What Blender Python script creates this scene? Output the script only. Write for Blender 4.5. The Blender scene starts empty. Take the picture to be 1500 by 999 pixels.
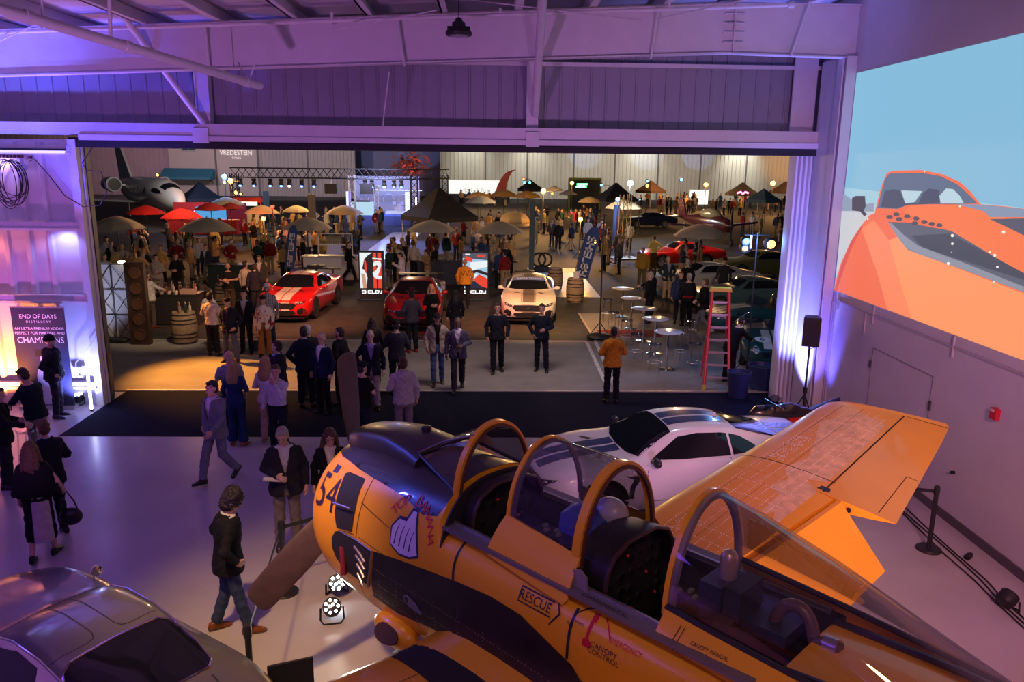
import bpy, bmesh, math, random
import numpy as np
from mathutils import Vector, Matrix, noise
from mathutils.bvhtree import BVHTree
random.seed(7)
R = math.radians
PI = math.pi
V = Vector
sc = bpy.context.scene
COL = sc.collection
PEND = []      # objects to link at the end
QUEUE = []     # surfaces to be fused into one skin

# ------------------------------------------------------------------ camera
F_PX = 1138.0
CAM = V((0, 0, 5.4))
_d = V((-57, 4940, F_PX)).normalized()
_y = V((-35, -262.5, F_PX)).normalized()
_y = (_y - _d * _y.dot(_d)).normalized()
_x = -_y.cross(_d) if (-_y.cross(_d)).x > 0 else _y.cross(_d)
AX = (_x, _y, -_d)                       # world axes seen from the camera (right, down, forward)
def ray(px, py):
    c = V((px - 750, py - 499.5, F_PX))
    return V((AX[0].dot(c), AX[1].dot(c), AX[2].dot(c)))
def gnd(px, py, z=0.0):
    r = ray(px, py); return CAM + r * ((z - CAM.z) / r.z)
def atY(px, py, y):
    r = ray(px, py); return CAM + r * (y / r.y)
def atX(px, py, x):
    r = ray(px, py); return CAM + r * (x / r.x)
cam_d = bpy.data.cameras.new('camera'); cam = bpy.data.objects.new('camera', cam_d)
cam_d.sensor_width = 36.0; cam_d.lens = F_PX / 1500 * 36.0; cam_d.clip_end = 600; cam_d.clip_start = 0.05
right = V((AX[0].x, AX[1].x, AX[2].x)); down = V((AX[0].y, AX[1].y, AX[2].y)); fwd = V((AX[0].z, AX[1].z, AX[2].z))
m = Matrix.Identity(4)
for i in range(3):
    m[i][0] = right[i]; m[i][1] = -down[i]; m[i][2] = -fwd[i]; m[i][3] = CAM[i]
cam.matrix_world = m
COL.objects.link(cam); sc.camera = cam

# ------------------------------------------------------------------ materials
MATS = {}
def mat(key, col, rough=0.5, metal=0.0, emit=None, es=1.0, var=0.0, vs=8.0, bump=0.0, bs=60.0, trans=0.0, alpha=1.0, ior=1.45, coat=0.0, spec=None):
    if key in MATS: return MATS[key]
    m = bpy.data.materials.new(key); m.use_nodes = True
    nt = m.node_tree; b = nt.nodes['Principled BSDF']
    b.inputs['Base Color'].default_value = (*col, 1); b.inputs['Roughness'].default_value = rough
    b.inputs['Metallic'].default_value = metal; b.inputs['IOR'].default_value = ior
    if spec is not None: b.inputs['Specular IOR Level'].default_value = spec
    if trans: b.inputs['Transmission Weight'].default_value = trans
    if alpha < 1: b.inputs['Alpha'].default_value = alpha
    if coat: b.inputs['Coat Weight'].default_value = coat; b.inputs['Coat Roughness'].default_value = 0.06
    if emit is not None:
        b.inputs['Emission Color'].default_value = (*emit, 1); b.inputs['Emission Strength'].default_value = es
    tc = nt.nodes.new('ShaderNodeTexCoord')
    if var > 0:
        n = nt.nodes.new('ShaderNodeTexNoise'); n.inputs['Scale'].default_value = vs; n.inputs['Detail'].default_value = 4
        nt.links.new(tc.outputs['Object'], n.inputs['Vector'])
        r = nt.nodes.new('ShaderNodeValToRGB')
        r.color_ramp.elements[0].position = 0.3; r.color_ramp.elements[1].position = 0.7
        r.color_ramp.elements[0].color = (*[c * (1 - var) for c in col], 1); r.color_ramp.elements[1].color = (*[min(1, c * (1 + var * 0.5)) for c in col], 1)
        nt.links.new(n.outputs['Fac'], r.inputs['Fac']); nt.links.new(r.outputs['Color'], b.inputs['Base Color'])
    if bump > 0:
        n = nt.nodes.new('ShaderNodeTexNoise'); n.inputs['Scale'].default_value = bs; n.inputs['Detail'].default_value = 3
        nt.links.new(tc.outputs['Object'], n.inputs['Vector'])
        u = nt.nodes.new('ShaderNodeBump'); u.inputs['Strength'].default_value = bump; u.inputs['Distance'].default_value = 0.02
        nt.links.new(n.outputs['Fac'], u.inputs['Height']); nt.links.new(u.outputs['Normal'], b.inputs['Normal'])
    MATS[key] = m
    return m
def hexc(h):
    h = h.lstrip('#'); c = [int(h[i:i + 2], 16) / 255 for i in (0, 2, 4)]
    return tuple(((x + 0.055) / 1.055) ** 2.4 if x > 0.04045 else x / 12.92 for x in c)
def cloth(h, rough=0.85):
    return mat('cloth_' + h, hexc(h), rough, var=0.18, vs=14, spec=0.25)
def glow(key, col, s): return mat(key, (0.02, 0.02, 0.02), 0.5, emit=col, es=s)
def glass(key, tint=(1, 1, 1), clear=0.86, rough=0.03):
    """thin pane: mostly lets light through, with a mirror-like sheen"""
    if key in MATS: return MATS[key]
    m = bpy.data.materials.new(key); m.use_nodes = True; nt = m.node_tree; nt.nodes.clear()
    o = nt.nodes.new('ShaderNodeOutputMaterial'); mx = nt.nodes.new('ShaderNodeMixShader')
    t = nt.nodes.new('ShaderNodeBsdfTransparent'); t.inputs['Color'].default_value = (*tint, 1)
    g = nt.nodes.new('ShaderNodeBsdfGlossy'); g.inputs['Roughness'].default_value = rough
    lw = nt.nodes.new('ShaderNodeLayerWeight'); lw.inputs['Blend'].default_value = 0.32
    mr = nt.nodes.new('ShaderNodeMapRange'); mr.inputs['To Min'].default_value = 1 - clear; mr.inputs['To Max'].default_value = 0.75
    nt.links.new(lw.outputs['Fresnel'], mr.inputs['Value']); nt.links.new(mr.outputs[0], mx.inputs['Fac'])
    nt.links.new(t.outputs[0], mx.inputs[1]); nt.links.new(g.outputs[0], mx.inputs[2]); nt.links.new(mx.outputs[0], o.inputs['Surface'])
    MATS[key] = m; return m

# ------------------------------------------------------------------ mesh builder
class MB:
    def __init__(s): s.v = []; s.f = []
    def add(s, vs, fs, M=None):
        b = len(s.v)
        for p in vs:
            p = V(p); s.v.append(tuple(M @ p) if M else tuple(p))
        for f in fs: s.f.append(tuple(i + b for i in f))
        return s
    def box(s, c, d, M=None, rz=0.0):
        x, y, z = d[0] / 2, d[1] / 2, d[2] / 2
        vs = [V((a, b, e)) for e in (-z, z) for a, b in ((-x, -y), (x, -y), (x, y), (-x, y))]
        if rz: vs = [Matrix.Rotation(rz, 3, 'Z') @ p for p in vs]
        vs = [p + V(c) for p in vs]
        return s.add(vs, [(3, 2, 1, 0), (4, 5, 6, 7), (0, 1, 5, 4), (1, 2, 6, 5), (2, 3, 7, 6), (3, 0, 4, 7)], M)
    def loft(s, rings, cap=(True, True), M=None, closed=True):
        n = len(rings[0]); vs = [p for r in rings for p in r]; fs = []
        for i in range(len(rings) - 1):
            for j in range(n if closed else n - 1):
                k = (j + 1) % n
                fs.append((i * n + j, i * n + k, (i + 1) * n + k, (i + 1) * n + j))
        if cap[0]: fs.append(tuple(range(n - 1, -1, -1)))
        if cap[1]: b = (len(rings) - 1) * n; fs.append(tuple(b + j for j in range(n)))
        return s.add(vs, fs, M)
    def path(s, pts, r, n=8, M=None, sx=1.0, cap=True):
        pts = [V(p) for p in pts]; rs = r if isinstance(r, (list, tuple)) else [r] * len(pts)
        rings = []; t0 = None; a = None
        for i, p in enumerate(pts):
            t = ((pts[min(i + 1, len(pts) - 1)] - pts[max(i - 1, 0)])).normalized()
            if a is None:
                up = V((0, 0, 1)) if abs(t.z) < 0.9 else V((0, 1, 0)); a = t.cross(up).normalized()
            else: a = (a - t * a.dot(t)).normalized()
            b = t.cross(a)
            rings.append([p + a * (math.cos(q) * rs[i] * sx) + b * (math.sin(q) * rs[i]) for q in [2 * PI * k / n for k in range(n)]])
        return s.loft(rings, (cap, cap), M)
    def cyl(s, p0, p1, r0, r1=None, n=12, M=None): return s.path([p0, p1], [r0, r0 if r1 is None else r1], n, M)
    def cap(s, p0, p1, r0, r1, n=10, M=None):
        """tapered limb with rounded ends"""
        p0, p1 = V(p0), V(p1); d = (p1 - p0); L = d.length; d = d / L if L > 1e-6 else V((0, 0, 1))
        pts = []; rs = []
        for q in (80, 50, 20): pts.append(p0 - d * r0 * math.sin(R(q))); rs.append(r0 * math.cos(R(q)))
        for q in (20, 50, 80): pts.append(p1 + d * r1 * math.sin(R(q))); rs.append(r1 * math.cos(R(q)))
        return s.path(pts, rs, n, M)
    def lathe(s, prof, c=(0, 0, 0), n=20, M=None, cap=(True, True)):
        rings = [[V((c[0] + r * math.cos(2 * PI * k / n), c[1] + r * math.sin(2 * PI * k / n), c[2] + z)) for k in range(n)] for r, z in prof]
        return s.loft(rings, cap, M)
    def ell(s, c, r, nu=14, nv=9, M=None):
        rings = []
        for i in range(nv + 1):
            th = PI * (i + 0.25) / (nv + 0.5) - PI / 2
            rings.append([V((c[0] + r[0] * math.cos(th) * math.cos(2 * PI * k / nu), c[1] + r[1] * math.cos(th) * math.sin(2 * PI * k / nu), c[2] + r[2] * math.sin(th))) for k in range(nu)])
        return s.loft(rings, (True, True), M)
    def prism(s, poly, z0, z1, M=None):
        n = len(poly); vs = [(x, y, z0) for x, y in poly] + [(x, y, z1) for x, y in poly]
        fs = [tuple(range(n - 1, -1, -1)), tuple(range(n, 2 * n))] + [(i, (i + 1) % n, n + (i + 1) % n, n + i) for i in range(n)]
        return s.add(vs, fs, M)
    def grid(s, rows, M=None): return s.loft(rows, (False, False), M, closed=False)
    def bvh(s): return BVHTree.FromPolygons([V(p) for p in s.v], s.f)
    def xf(s, M): s.v = [tuple(M @ V(p)) for p in s.v]; return s
def rz(a): return Matrix.Rotation(a, 4, 'Z')
def at(p, a=0.0): return Matrix.Translation(V(p)) @ rz(a)
def frame(o, x, y, z):
    m = Matrix.Identity(4)
    for i in range(3): m[i][0] = x[i]; m[i][1] = y[i]; m[i][2] = z[i]; m[i][3] = o[i]
    return m

def mesh_of(name, mb, sharp=38):
    me = bpy.data.meshes.new(name); me.from_pydata(mb.v, [], mb.f); me.validate()
    bm = bmesh.new(); bm.from_mesh(me)
    bmesh.ops.recalc_face_normals(bm, faces=bm.faces); bm.to_mesh(me); bm.free()
    if sharp is not None:
        me.polygons.foreach_set('use_smooth', [True] * len(me.polygons))
        me.set_sharp_from_angle(angle=R(sharp))
    return me
def obj(name, mb, m, parent=None, sharp=38):
    o = bpy.data.objects.new(name, mesh_of(name, mb, sharp))
    if m: o.data.materials.append(m)
    if parent: o.parent = parent
    PEND.append(o); return o
def thing(name, label, cat, loc=(0, 0, 0), a=0.0, group=None, kind=None):
    o = bpy.data.objects.new(name, None); o.location = loc; o.rotation_euler = (0, 0, a); o.empty_display_size = 0.2
    return tag(o, label, cat, group, kind, pend=True)
def tag(o, label, cat, group=None, kind=None, pend=False):
    o['label'] = label; o['category'] = cat
    if group: o['group'] = group
    if kind: o['kind'] = kind
    if pend: PEND.append(o)
    return o
def struct(name, mb, m, parent=None, label=None, sharp=38):
    o = obj(name, mb, m, parent, sharp)
    if not parent: o['kind'] = 'structure'
    if label: o['label'] = label
    return o
KIDS = {}
def copy_tree(o, parent=None):
    c = o.copy(); PEND.append(c)
    if parent: c.parent = parent
    for ch in [k for k in list(PEND) if k.parent == o]: copy_tree(ch, c)
    return c

# ------------------------------------------------------------------ decals on curved skins, lettering
def gridfill(poly, step):
    bm = bmesh.new(); vs = [bm.verts.new((x, y, 0)) for x, y in poly]; bm.faces.new(vs)
    xs = [p[0] for p in poly]; ys = [p[1] for p in poly]
    for ax, lo, hi in ((0, min(xs), max(xs)), (1, min(ys), max(ys))):
        k = lo + step
        while k < hi - 1e-6:
            no = (1, 0, 0) if ax == 0 else (0, 1, 0); co = (k, 0, 0) if ax == 0 else (0, k, 0)
            bmesh.ops.bisect_plane(bm, geom=bm.verts[:] + bm.edges[:] + bm.faces[:], plane_co=co, plane_no=no); k += step
    bmesh.ops.triangulate(bm, faces=bm.faces[:])
    bm.verts.index_update()
    out = [(v.co.x, v.co.y) for v in bm.verts], [tuple(v.index for v in f.verts) for f in bm.faces]
    bm.free(); return out
_tx = {}
def text2d(s, size=1.0, sx=1.0, align='CENTER'):
    k = (s, align)
    if k not in _tx:
        cu = bpy.data.curves.new('lettering', 'FONT'); cu.body = s; cu.size = 1; cu.align_x = align; cu.align_y = 'CENTER'; cu.resolution_u = 3
        o = bpy.data.objects.new('lettering', cu); me = bpy.data.meshes.new_from_object(o)
        _tx[k] = [tuple(v.co.xy) for v in me.vertices], [tuple(p.vertices) for p in me.polygons]
        bpy.data.objects.remove(o); bpy.data.curves.remove(cu); bpy.data.meshes.remove(me)
    v, f = _tx[k]
    return [(x * size * sx, y * size) for x, y in v], f
def flat(mb, vf, M, z=0.0): return mb.add([(x, y, z) for x, y in vf[0]], vf[1], M)
def decal(mb, vf, bvh, M, off=0.006, far=7.0):
    """lay a flat shape on a skin along the local -z of M"""
    N = (M.to_3x3() @ V((0, 0, -1))).normalized(); pts = []
    for x, y in vf[0]:
        p = M @ V((x, y, 0)); h = bvh.ray_cast(p, N, far)
        pts.append(None if h[0] is None else h[0] - N * off)
    fs = [f for f in vf[1] if all(pts[i] is not None for i in f)]
    mb.add([p if p is not None else V((0, 0, -50)) for p in pts], [], None)
    b = len(mb.v) - len(pts); mb.f += [tuple(i + b for i in f) for f in fs]
    used = sorted({i for f in mb.f for i in f}); mp = {o: n for n, o in enumerate(used)}
    mb.v = [mb.v[i] for i in used]; mb.f = [tuple(mp[i] for i in f) for f in mb.f]
    return mb
# wide square capitals made of strokes, for the show signs
SQ = {'S': [(0, 1, 1, 1), (0, .5, 0, 1), (0, .5, 1, .5), (1, 0, 1, .5), (0, 0, 1, 0)], 'H': [(0, 0, 0, 1), (1, 0, 1, 1), (0, .5, 1, .5)],
      'E': [(0, 0, 1, 0), (0, .5, 1, .5), (0, 1, 1, 1), (0, 0, 0, 1)], 'L': [(0, 0, 0, 1), (0, 0, 1, 0)],
      'B': [(0, 0, 0, 1), (0, 0, 1, 0), (0, .5, 1, .5), (0, 1, 1, 1), (1, 0, 1, 1)], 'Y': [(0, .5, 0, 1), (1, 0, 1, 1), (0, .5, 1, .5), (.3, 0, 1, 0)]}
def square_word(mb, word, w, h, M, t=None, z=0.0, d=0.0):
    n = len(word); cw = w / n * 0.74; gap = w / n; t = t or h * 0.2
    for i, ch in enumerate(word):
        x0 = -w / 2 + i * gap + (gap - cw) / 2
        for a, b, c, e in SQ[ch]:
            ax, ay, bx, by = x0 + a * cw, (b - .5) * (h - t), x0 + c * cw, (e - .5) * (h - t)
            mb.box(((ax + bx) / 2, (ay + by) / 2, z), (abs(bx - ax) + t, abs(by - ay) + t, d or 0.004), M)
    return mb

# ------------------------------------------------------------------ fused skins
def skin(name, mb, voxel, smooth, m, parent, post=None):
    me = bpy.data.meshes.new(name); me.from_pydata(mb.v, [], mb.f)
    o = bpy.data.objects.new(name, me); o.parent = parent
    QUEUE.append((o, voxel, smooth, m, post)); PEND.append(o)
    return o
def flush_skins():
    tmp = []
    for o, vx, sm, m, post in QUEUE:
        t = bpy.data.objects.new('fusing', o.data); COL.objects.link(t)
        a = t.modifiers.new('r', 'REMESH'); a.mode = 'VOXEL'; a.voxel_size = vx; a.use_smooth_shade = True
        if sm: b = t.modifiers.new('s', 'SMOOTH'); b.factor = 0.5; b.iterations = sm
        tmp.append(t)
    dg = bpy.context.evaluated_depsgraph_get(); dg.update()
    for t, (o, vx, sm, m, post) in zip(tmp, QUEUE):
        old = o.data
        me = bpy.data.meshes.new_from_object(t.evaluated_get(dg))
        if post: me = post(me) or me
        me.polygons.foreach_set('use_smooth', [True] * len(me.polygons))
        me.materials.clear(); me.materials.append(m); me.name = o.name
        for q in PEND:
            if q.type == 'MESH' and q.data == old:
                sl = [(s.link, s.material) for s in q.material_slots]
                q.data = me
        bpy.data.objects.remove(t); bpy.data.meshes.remove(old)
    QUEUE.clear()
def flush_link():
    for o in PEND: COL.objects.link(o)
def lamp(name, kind, loc, power, col, size=0.1, aim=None, angle=60, blend=0.5):
    l = bpy.data.lights.new(name, kind); l.energy = power; l.color = col
    if kind == 'AREA': l.size = size
    else: l.shadow_soft_size = size
    if kind == 'SPOT': l.spot_size = R(angle); l.spot_blend = blend
    o = bpy.data.objects.new(name, l); o.location = loc
    if aim is not None: o.rotation_euler = (V(aim) - V(loc)).to_track_quat('-Z', 'Y').to_euler()
    PEND.append(o); return o
def multi(name, items, parent=None, sharp=38):
    big = MB(); idx = []
    for k, (mb, m) in enumerate(items):
        big.add(mb.v, mb.f); idx += [k] * len(mb.f)
    me = bpy.data.meshes.new(name); me.from_pydata(big.v, [], big.f)
    for _, m in items: me.materials.append(m)
    me.polygons.foreach_set('material_index', idx)
    me.polygons.foreach_set('use_smooth', [True] * len(idx)); me.set_sharp_from_angle(angle=R(sharp))
    o = bpy.data.objects.new(name, me)
    if parent: o.parent = parent
    PEND.append(o); return o
# ================================================================== the hangar
PBK_ = mat('lamp_black', (.012, .012, .014), .5)
WX = 7.2                      # right wall
PAINT = mat('wall_paint', (0.62, 0.60, 0.62), 0.6, var=0.05, vs=1.5)
SHEET = mat('ribbed_sheet', (0.26, 0.26, 0.32), 0.55, var=0.06, vs=2)
STEEL = mat('painted_steel', (0.60, 0.58, 0.62), 0.5, var=0.05, vs=3)
EPOXY = mat('floor_epoxy', (0.46, 0.43, 0.44), 0.22, var=0.07, vs=1.2, bump=0.03, bs=25)
struct('floor', MB().box((-4.4, 5.0, -0.1), (23.4, 25.8, 0.2)), EPOXY)
struct('wall_right', MB().box((WX + 0.15, 5.0, 4.4), (0.3, 25.6, 8.8)), PAINT)
struct('wall_left', MB().box((-16.25, 5.0, 4.2), (0.3, 25.6, 8.4)), PAINT)
struct('wall_back', MB().box((-4.4, -8.05, 4.4), (23.4, 0.3, 8.8)), PAINT)
struct('baseboard_right', MB().box((WX - 0.012, 4.5, 0.07), (0.024, 22.0, 0.14)), mat('rubber_base', (0.10, 0.09, 0.10), 0.6))
def zb(x): return 6.60 + (x + 16) * 0.0447 if x < 4.6 else 7.52 - (x - 4.6) * 0.02     # underside of the rafters
def zt(x): return 7.36 + (x + 16) * 0.0520 if x < 4.6 else 8.43
# roof sheet
rows = [[V((x, y, zt(x) + 0.26)) for y in (-8.2, 17.5)] for x in (-16.4, 4.6, 7.5)]
rows2 = [[V((x, y, zt(x) + 0.34)) for y in (-8.2, 17.5)] for x in (-16.4, 4.6, 7.5)]
rf = MB().grid(rows); rf.grid(rows2)
struct('ceiling', rf, mat('roof_liner', (0.50, 0.48, 0.52), 0.6, var=0.06, vs=2))
for k, x in enumerate([-15.1 + 1.42 * i for i in range(16)]):
    if x > 7: break
    pr = MB().box((x, 4.7, zt(x) + 0.13), (0.05, 25.2, 0.24)); pr.box((x + 0.05, 4.7, zt(x) + 0.025), (0.14, 25.2, 0.03))
    struct('trim_%d' % (k + 1), pr, STEEL, label='roof purlin of painted steel running front to back')
def rafter(n, y, th=0.03):
    xs = [-16, -12, -8, -4, 0, 4.6, 7.2]
    b = MB()
    b.loft([[V((x, y - th, zb(x))), V((x, y + th, zb(x))), V((x, y + th, zt(x))), V((x, y - th, zt(x)))] for x in xs])
    for z in (zb, zt):
        b.loft([[V((x, y - 0.11, z(x) - 0.012)), V((x, y + 0.11, z(x) - 0.012)), V((x, y + 0.11, z(x) + 0.012)), V((x, y - 0.11, z(x) + 0.012))] for x in xs])
    for x in (-10.6, -4.9, 4.75):
        b.box((x, y - 0.06, (zb(x) + zt(x)) / 2), (0.02, 0.1, zt(x) - zb(x)))
    for z in (0.2, 0.38, 0.55, 0.72):
        b.box((4.75, y - 0.05, zb(4.75) + z), (0.4, 0.08, 0.02))
    struct('beam_%s' % n, b, STEEL, sharp=20)
rafter('front', 15.95); rafter('middle', 8.7)
# column at the right corner
c = MB().box((7.10, 16.4, 3.75), (0.19, 1.15, 7.5)); c.box((7.095, 15.80, 3.75), (0.20, 0.03, 7.48)); c.box((6.97, 16.0, 3.75), (0.03, 0.25, 7.5))
struct('column_right', c, STEEL)
# upper front wall with ribs
def ribs(mb, x0, x1, y, z0, z1, step, w=0.05, d=0.035):
    x = x0
    while x < x1:
        mb.loft([[V((x - w, y, z)), V((x - w * 0.5, y - d, z)), V((x + w * 0.5, y - d, z)), V((x + w, y, z))] for z in (z0, z1)], (True, True)); x += step
u = MB().box((-4.4, 17.45, 7.45), (23.6, 0.1, 2.9)); ribs(u, -16, 7.0, 17.40, 6.0, 8.7, 0.325, .03, .022)
struct('wall_front', u, SHEET, sharp=20)
g = MB().box((-4.4, 17.28, 7.42), (23.2, 0.16, 0.08)); struct('trim_20', g, STEEL, label='painted steel girt across the upper front wall')
h = MB().box((-4.4, 17.02, 5.98), (23.2, 0.3, 0.24)); h.box((-0.6, 16.92, 5.80), (15.7, 0.22, 0.11)); h.box((-4.4, 17.1, 5.855), (23.2, 0.2, 0.02))
struct('lintel_front', h, STEEL)
hd = MB().box((-0.75, 17.15, 5.70), (15.9, 0.5, 0.2)); hd.box((-0.75, 16.88, 5.665), (15.6, 0.03, 0.13))
struct('trim_21', hd, mat('door_seal', (0.012, 0.012, 0.016), 0.7), label='black rubber seal along the head of the hangar opening')
for n, x, w in (('front', -5.95, 0.26), ('middle', 0.93, 0.22)):
    p = MB().box((x, 17.1, 6.85), (w, 0.06, 2.0)); p.box((x - w / 2, 17.16, 6.85), (0.03, 0.22, 2.0)); p.box((x + w / 2, 17.16, 6.85), (0.03, 0.22, 2.0)); p.box((x, 16.84, 5.86), (w + .06, 0.1, 0.3))
    struct('column_' + n, p, STEEL)
fill = MB().box((6.75, 17.2, 6.9), (0.5, 0.05, 1.8)); struct('trim_22', fill, STEEL, label='steel closure panel between upper wall and corner column')
# braces and pipes
def pole_struct(n, pts, r, label, m=STEEL, extra=None):
    b = MB()
    for a, e in zip(pts[:-1], pts[1:]): b.cyl(a, e, r, n=14)
    if extra: extra(b)
    return struct('trim_%d' % n, b, m, label=label)
A_, B_ = atY(-30, 4, 9.6), atY(381, 126, 14.2)
def cuffs(b):
    for t in (0.12, 0.42, 0.93):
        p = A_.lerp(B_, t); d = (B_ - A_).normalized(); b.cyl(p - d * 0.05, p + d * 0.05, 0.085, n=14)
    p = A_.lerp(B_, 0.16); b.cyl(p, p + V((0.05, 0, 0.7)), 0.015)
    p = A_.lerp(B_, 0.94); b.cyl(p, p + V((0.15, 0, 0.4)), 0.012); b.cyl(p, p + V((-0.18, 0.05, 0.35)), 0.012)
pole_struct(23, [A_, B_], 0.068, 'thick round pipe sloping down under the roof at the left', extra=cuffs)
pole_struct(24, [atY(160, -6, 13.5), atY(162, 53, 14.0)], 0.03, 'short hanger rod dropping to the sloping pipe')
pole_struct(25, [atY(163, 0, 15.2), atY(305, 190, 17.0)], 0.06, 'diagonal brace from roof to lintel at the left')
pole_struct(26, [atY(795, -8, 14.0), atY(784, 168, 16.95)], 0.08, 'tall round brace dropping to the lintel in the middle')
pole_struct(27, [atY(-20, 48, 15.6), atY(1160, 7, 15.6)], 0.035, 'long sprinkler pipe along the top of the front rafter',
            extra=lambda b: [b.cyl(atY(x, y - 10, 15.6), atY(x, y + 1, 15.6), 0.03) for x, y in ((60, 45), (486, 28), (733, 22), (980, 13))] + [b.cyl(atY(1154, 7.5, 15.6), atY(1163, 7, 15.6), 0.06)])
for k, (a, e) in enumerate((((300, 36), (307, 103)), ((581, 27), (593, 97)), ((964, 10), (953, 86)), ((1186, 2), (1158, 82)))):
    pole_struct(28 + k, [atY(*a, 15.75), atY(*e, 15.82)], 0.025, 'thin flange brace bolted to the front rafter')
for k, (a, e) in enumerate((((480, 45), (640, 15)), ((690, 0), (940, 30)), ((960, 28), (1090, 0)), ((0, 60), (70, 28)), ((570, 105), (560, 190)))):
    pole_struct(33 + k, [atY(*a, 15.6), atY(*e, 14.6 if k < 4 else 15.9)], 0.012, 'thin steel tie rod under the roof')
# ------------------------------------------------------------------ door leaf on the left, stacked leaves on the right
LY = 16.95
lf = MB().box((-12.25, LY + 0.1, 2.88), (7.3, 0.08, 5.75)); ribs(lf, -15.8, -8.9, LY + 0.06, 0.02, 5.7, 0.46, 0.085, 0.05)
dl = struct('door_1', lf, mat('leaf_sheet', (0.60, 0.58, 0.62), 0.5, var=0.05, vs=3), sharp=20)
fr = MB()
for z, dz in ((5.55, 0.16), (3.98, 0.15), (2.42, 0.15), (0.48, 0.12)):
    fr.box((-12.25, LY - 0.05, z), (7.2, 0.16, dz)); fr.box((-12.25, LY - 0.14, z - dz / 2 - .005), (7.2, 0.03, 0.05))
fr.box((-8.62, LY - 0.02, 2.88), (0.16, 0.2, 5.75)); fr.box((-8.545, LY + 0.12, 2.88), (0.05, 0.1, 5.75))
struct('frame', fr, STEEL, dl)
rails = MB()
for i, x in enumerate((-8.52, -8.59, -8.66)): rails.box((x, LY + 0.24 + 0.17 * i, 2.85), (0.03, 0.11, 5.7))
struct('edge_strip', rails, mat('dark_strip', (0.05, 0.05, 0.06), 0.5), dl)
stk = MB()
for i in range(5):
    x = 6.75 + 0.088 * i; y = 17.12 + 0.04 * (4 - i)
    stk.loft([[V((x - 0.042, y, z)), V((x - 0.026, y - 0.075, z)), V((x + 0.022, y - 0.075, z)), V((x + 0.040, y, z)), V((x + 0.040, y + 0.3, z)), V((x - 0.042, y + 0.3, z))] for z in (0.0, 5.7)])
t = thing('high_bay_lamp', 'black high bay lamp hanging unlit below the roof', 'lamp', atY(672, 48, 14.5), 0)
obj('reflector', MB().lathe([(.08, .10), (.20, .05), (.235, .0), (.225, -.045), (.17, -.05), (.01, -.05)], n=26), PBK_, t); obj('driver_box', MB().lathe([(.12, .08), (.115, .17), (.07, .19), (.05, .24), (.02, .25)], n=14), PBK_, t)
for k in range(16): obj('cooling_fin', MB().box((.15 * math.cos(PI * k / 8), .15 * math.sin(PI * k / 8), .07), (.10, .008, .08), rz=0), PBK_, t) if k % 4 == 0 else None
obj('lens', MB().lathe([(.16, -.051), (.15, -.058), (.01, -.06)], n=22), mat('lamp_lens_off', (.35, .32, .35), .3), t); obj('cord', MB().cyl((0, 0, .24), (0, 0, 1.0), .008, n=6), PBK_, t)
struct('door_2', stk, mat('leaf_white', (0.70, 0.70, 0.74), 0.45, var=0.05, vs=3), sharp=15, label='stack of folded hangar door leaves beside the right column')
# bar lights and coiled cable on the leaf
CABLE = mat('cable_black', (0.012, 0.012, 0.016), 0.5)
t = thing('coiled_cable', 'black cable coiled on hooks high on the left hangar door leaf', 'cable', (-9.9, LY - 0.1, 5.0))
cc = MB(); rr = random.Random(3)
for k in range(9):
    ox, sx, sz = rr.uniform(-0.12, 0.12), rr.uniform(0.16, 0.36), rr.uniform(0.36, 0.50)
    cc.path([V((ox + sx * math.sin(a), -0.02 - 0.012 * k, 0.32 - sz + sz * math.cos(a) * (1 + .05 * math.sin(3 * a + k)))) for a in [2 * PI * i / 30 for i in range(31)]], 0.009, 6)
obj('coil', cc, CABLE, t)
tl = MB(); ctl = [(0.40, 0.30), (0.52, 0.34), (0.75, 0.05), (1.05, -0.40), (1.40, -0.62), (1.75, -0.58), (1.92, -0.30), (1.85, 0.10), (1.55, 0.14), (1.48, 0.28), (1.72, 0.60)]
tl.path([V((x, -0.04, z)) for x, z in ctl], 0.010, 6); obj('loose_end', tl, CABLE, t)
HKM = mat('hook_maroon', (0.10, 0.02, 0.03), 0.5)
for k in range(7): obj('hook', MB().box((-0.2 + 0.075 * k, -0.02, 0.40), (0.035, 0.06, 0.07)), HKM, t)
obj('hook', MB().box((0.42, -0.02, 0.38), (0.05, 0.06, 0.06)), HKM, t)
t = thing('light_bar', 'pale glowing light bar along the top of the left door leaf', 'light', (-9.75, LY - 0.16, 5.50), 0)
obj('diffuser', MB().box((0, 0, 0), (2.0, 0.05, 0.05)), glow('bar_lavender', (0.62, 0.50, 1.0), 1.6), t); obj('housing', MB().box((0, 0, 0.045), (2.05, 0.07, 0.04)), PBK_, t)
# ------------------------------------------------------------------ right wall fittings
SURF = mat('wall_conduit', (0.46, 0.43, 0.46), 0.55)
cd = MB(); z0 = 2.70
cd.box((WX - 0.012, 9.5, z0), (0.024, 12.0, 0.03))
for y in (15.5, 14.0, 11.45, 8.4): cd.box((WX - 0.016, y, z0), (0.03, 0.03, 0.34))
cd.box((WX - 0.012, 15.75, 1.4), (0.024, 0.05, 2.5)); cd.box((WX - 0.012, 15.62, 1.4), (0.024, 0.02, 2.5)); cd.box((WX - 0.012, 14.3, 2.48), (0.024, 0.03, 0.4))
struct('trim_40', cd, SURF, label='surface conduit painted like the right wall')
dr = MB()
dr.box((WX - 0.006, 13.87, 1.05), (0.012, 0.02, 2.1)); dr.box((WX - 0.006, 12.87, 2.1), (0.012, 2.0, 0.015)); dr.box((WX - 0.006, 11.87, 1.05), (0.012, 0.02, 2.1))
d3 = struct('door_3', dr, mat('door_gap', (0.30, 0.27, 0.30), 0.7), label='flush painted door in the right wall')
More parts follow.
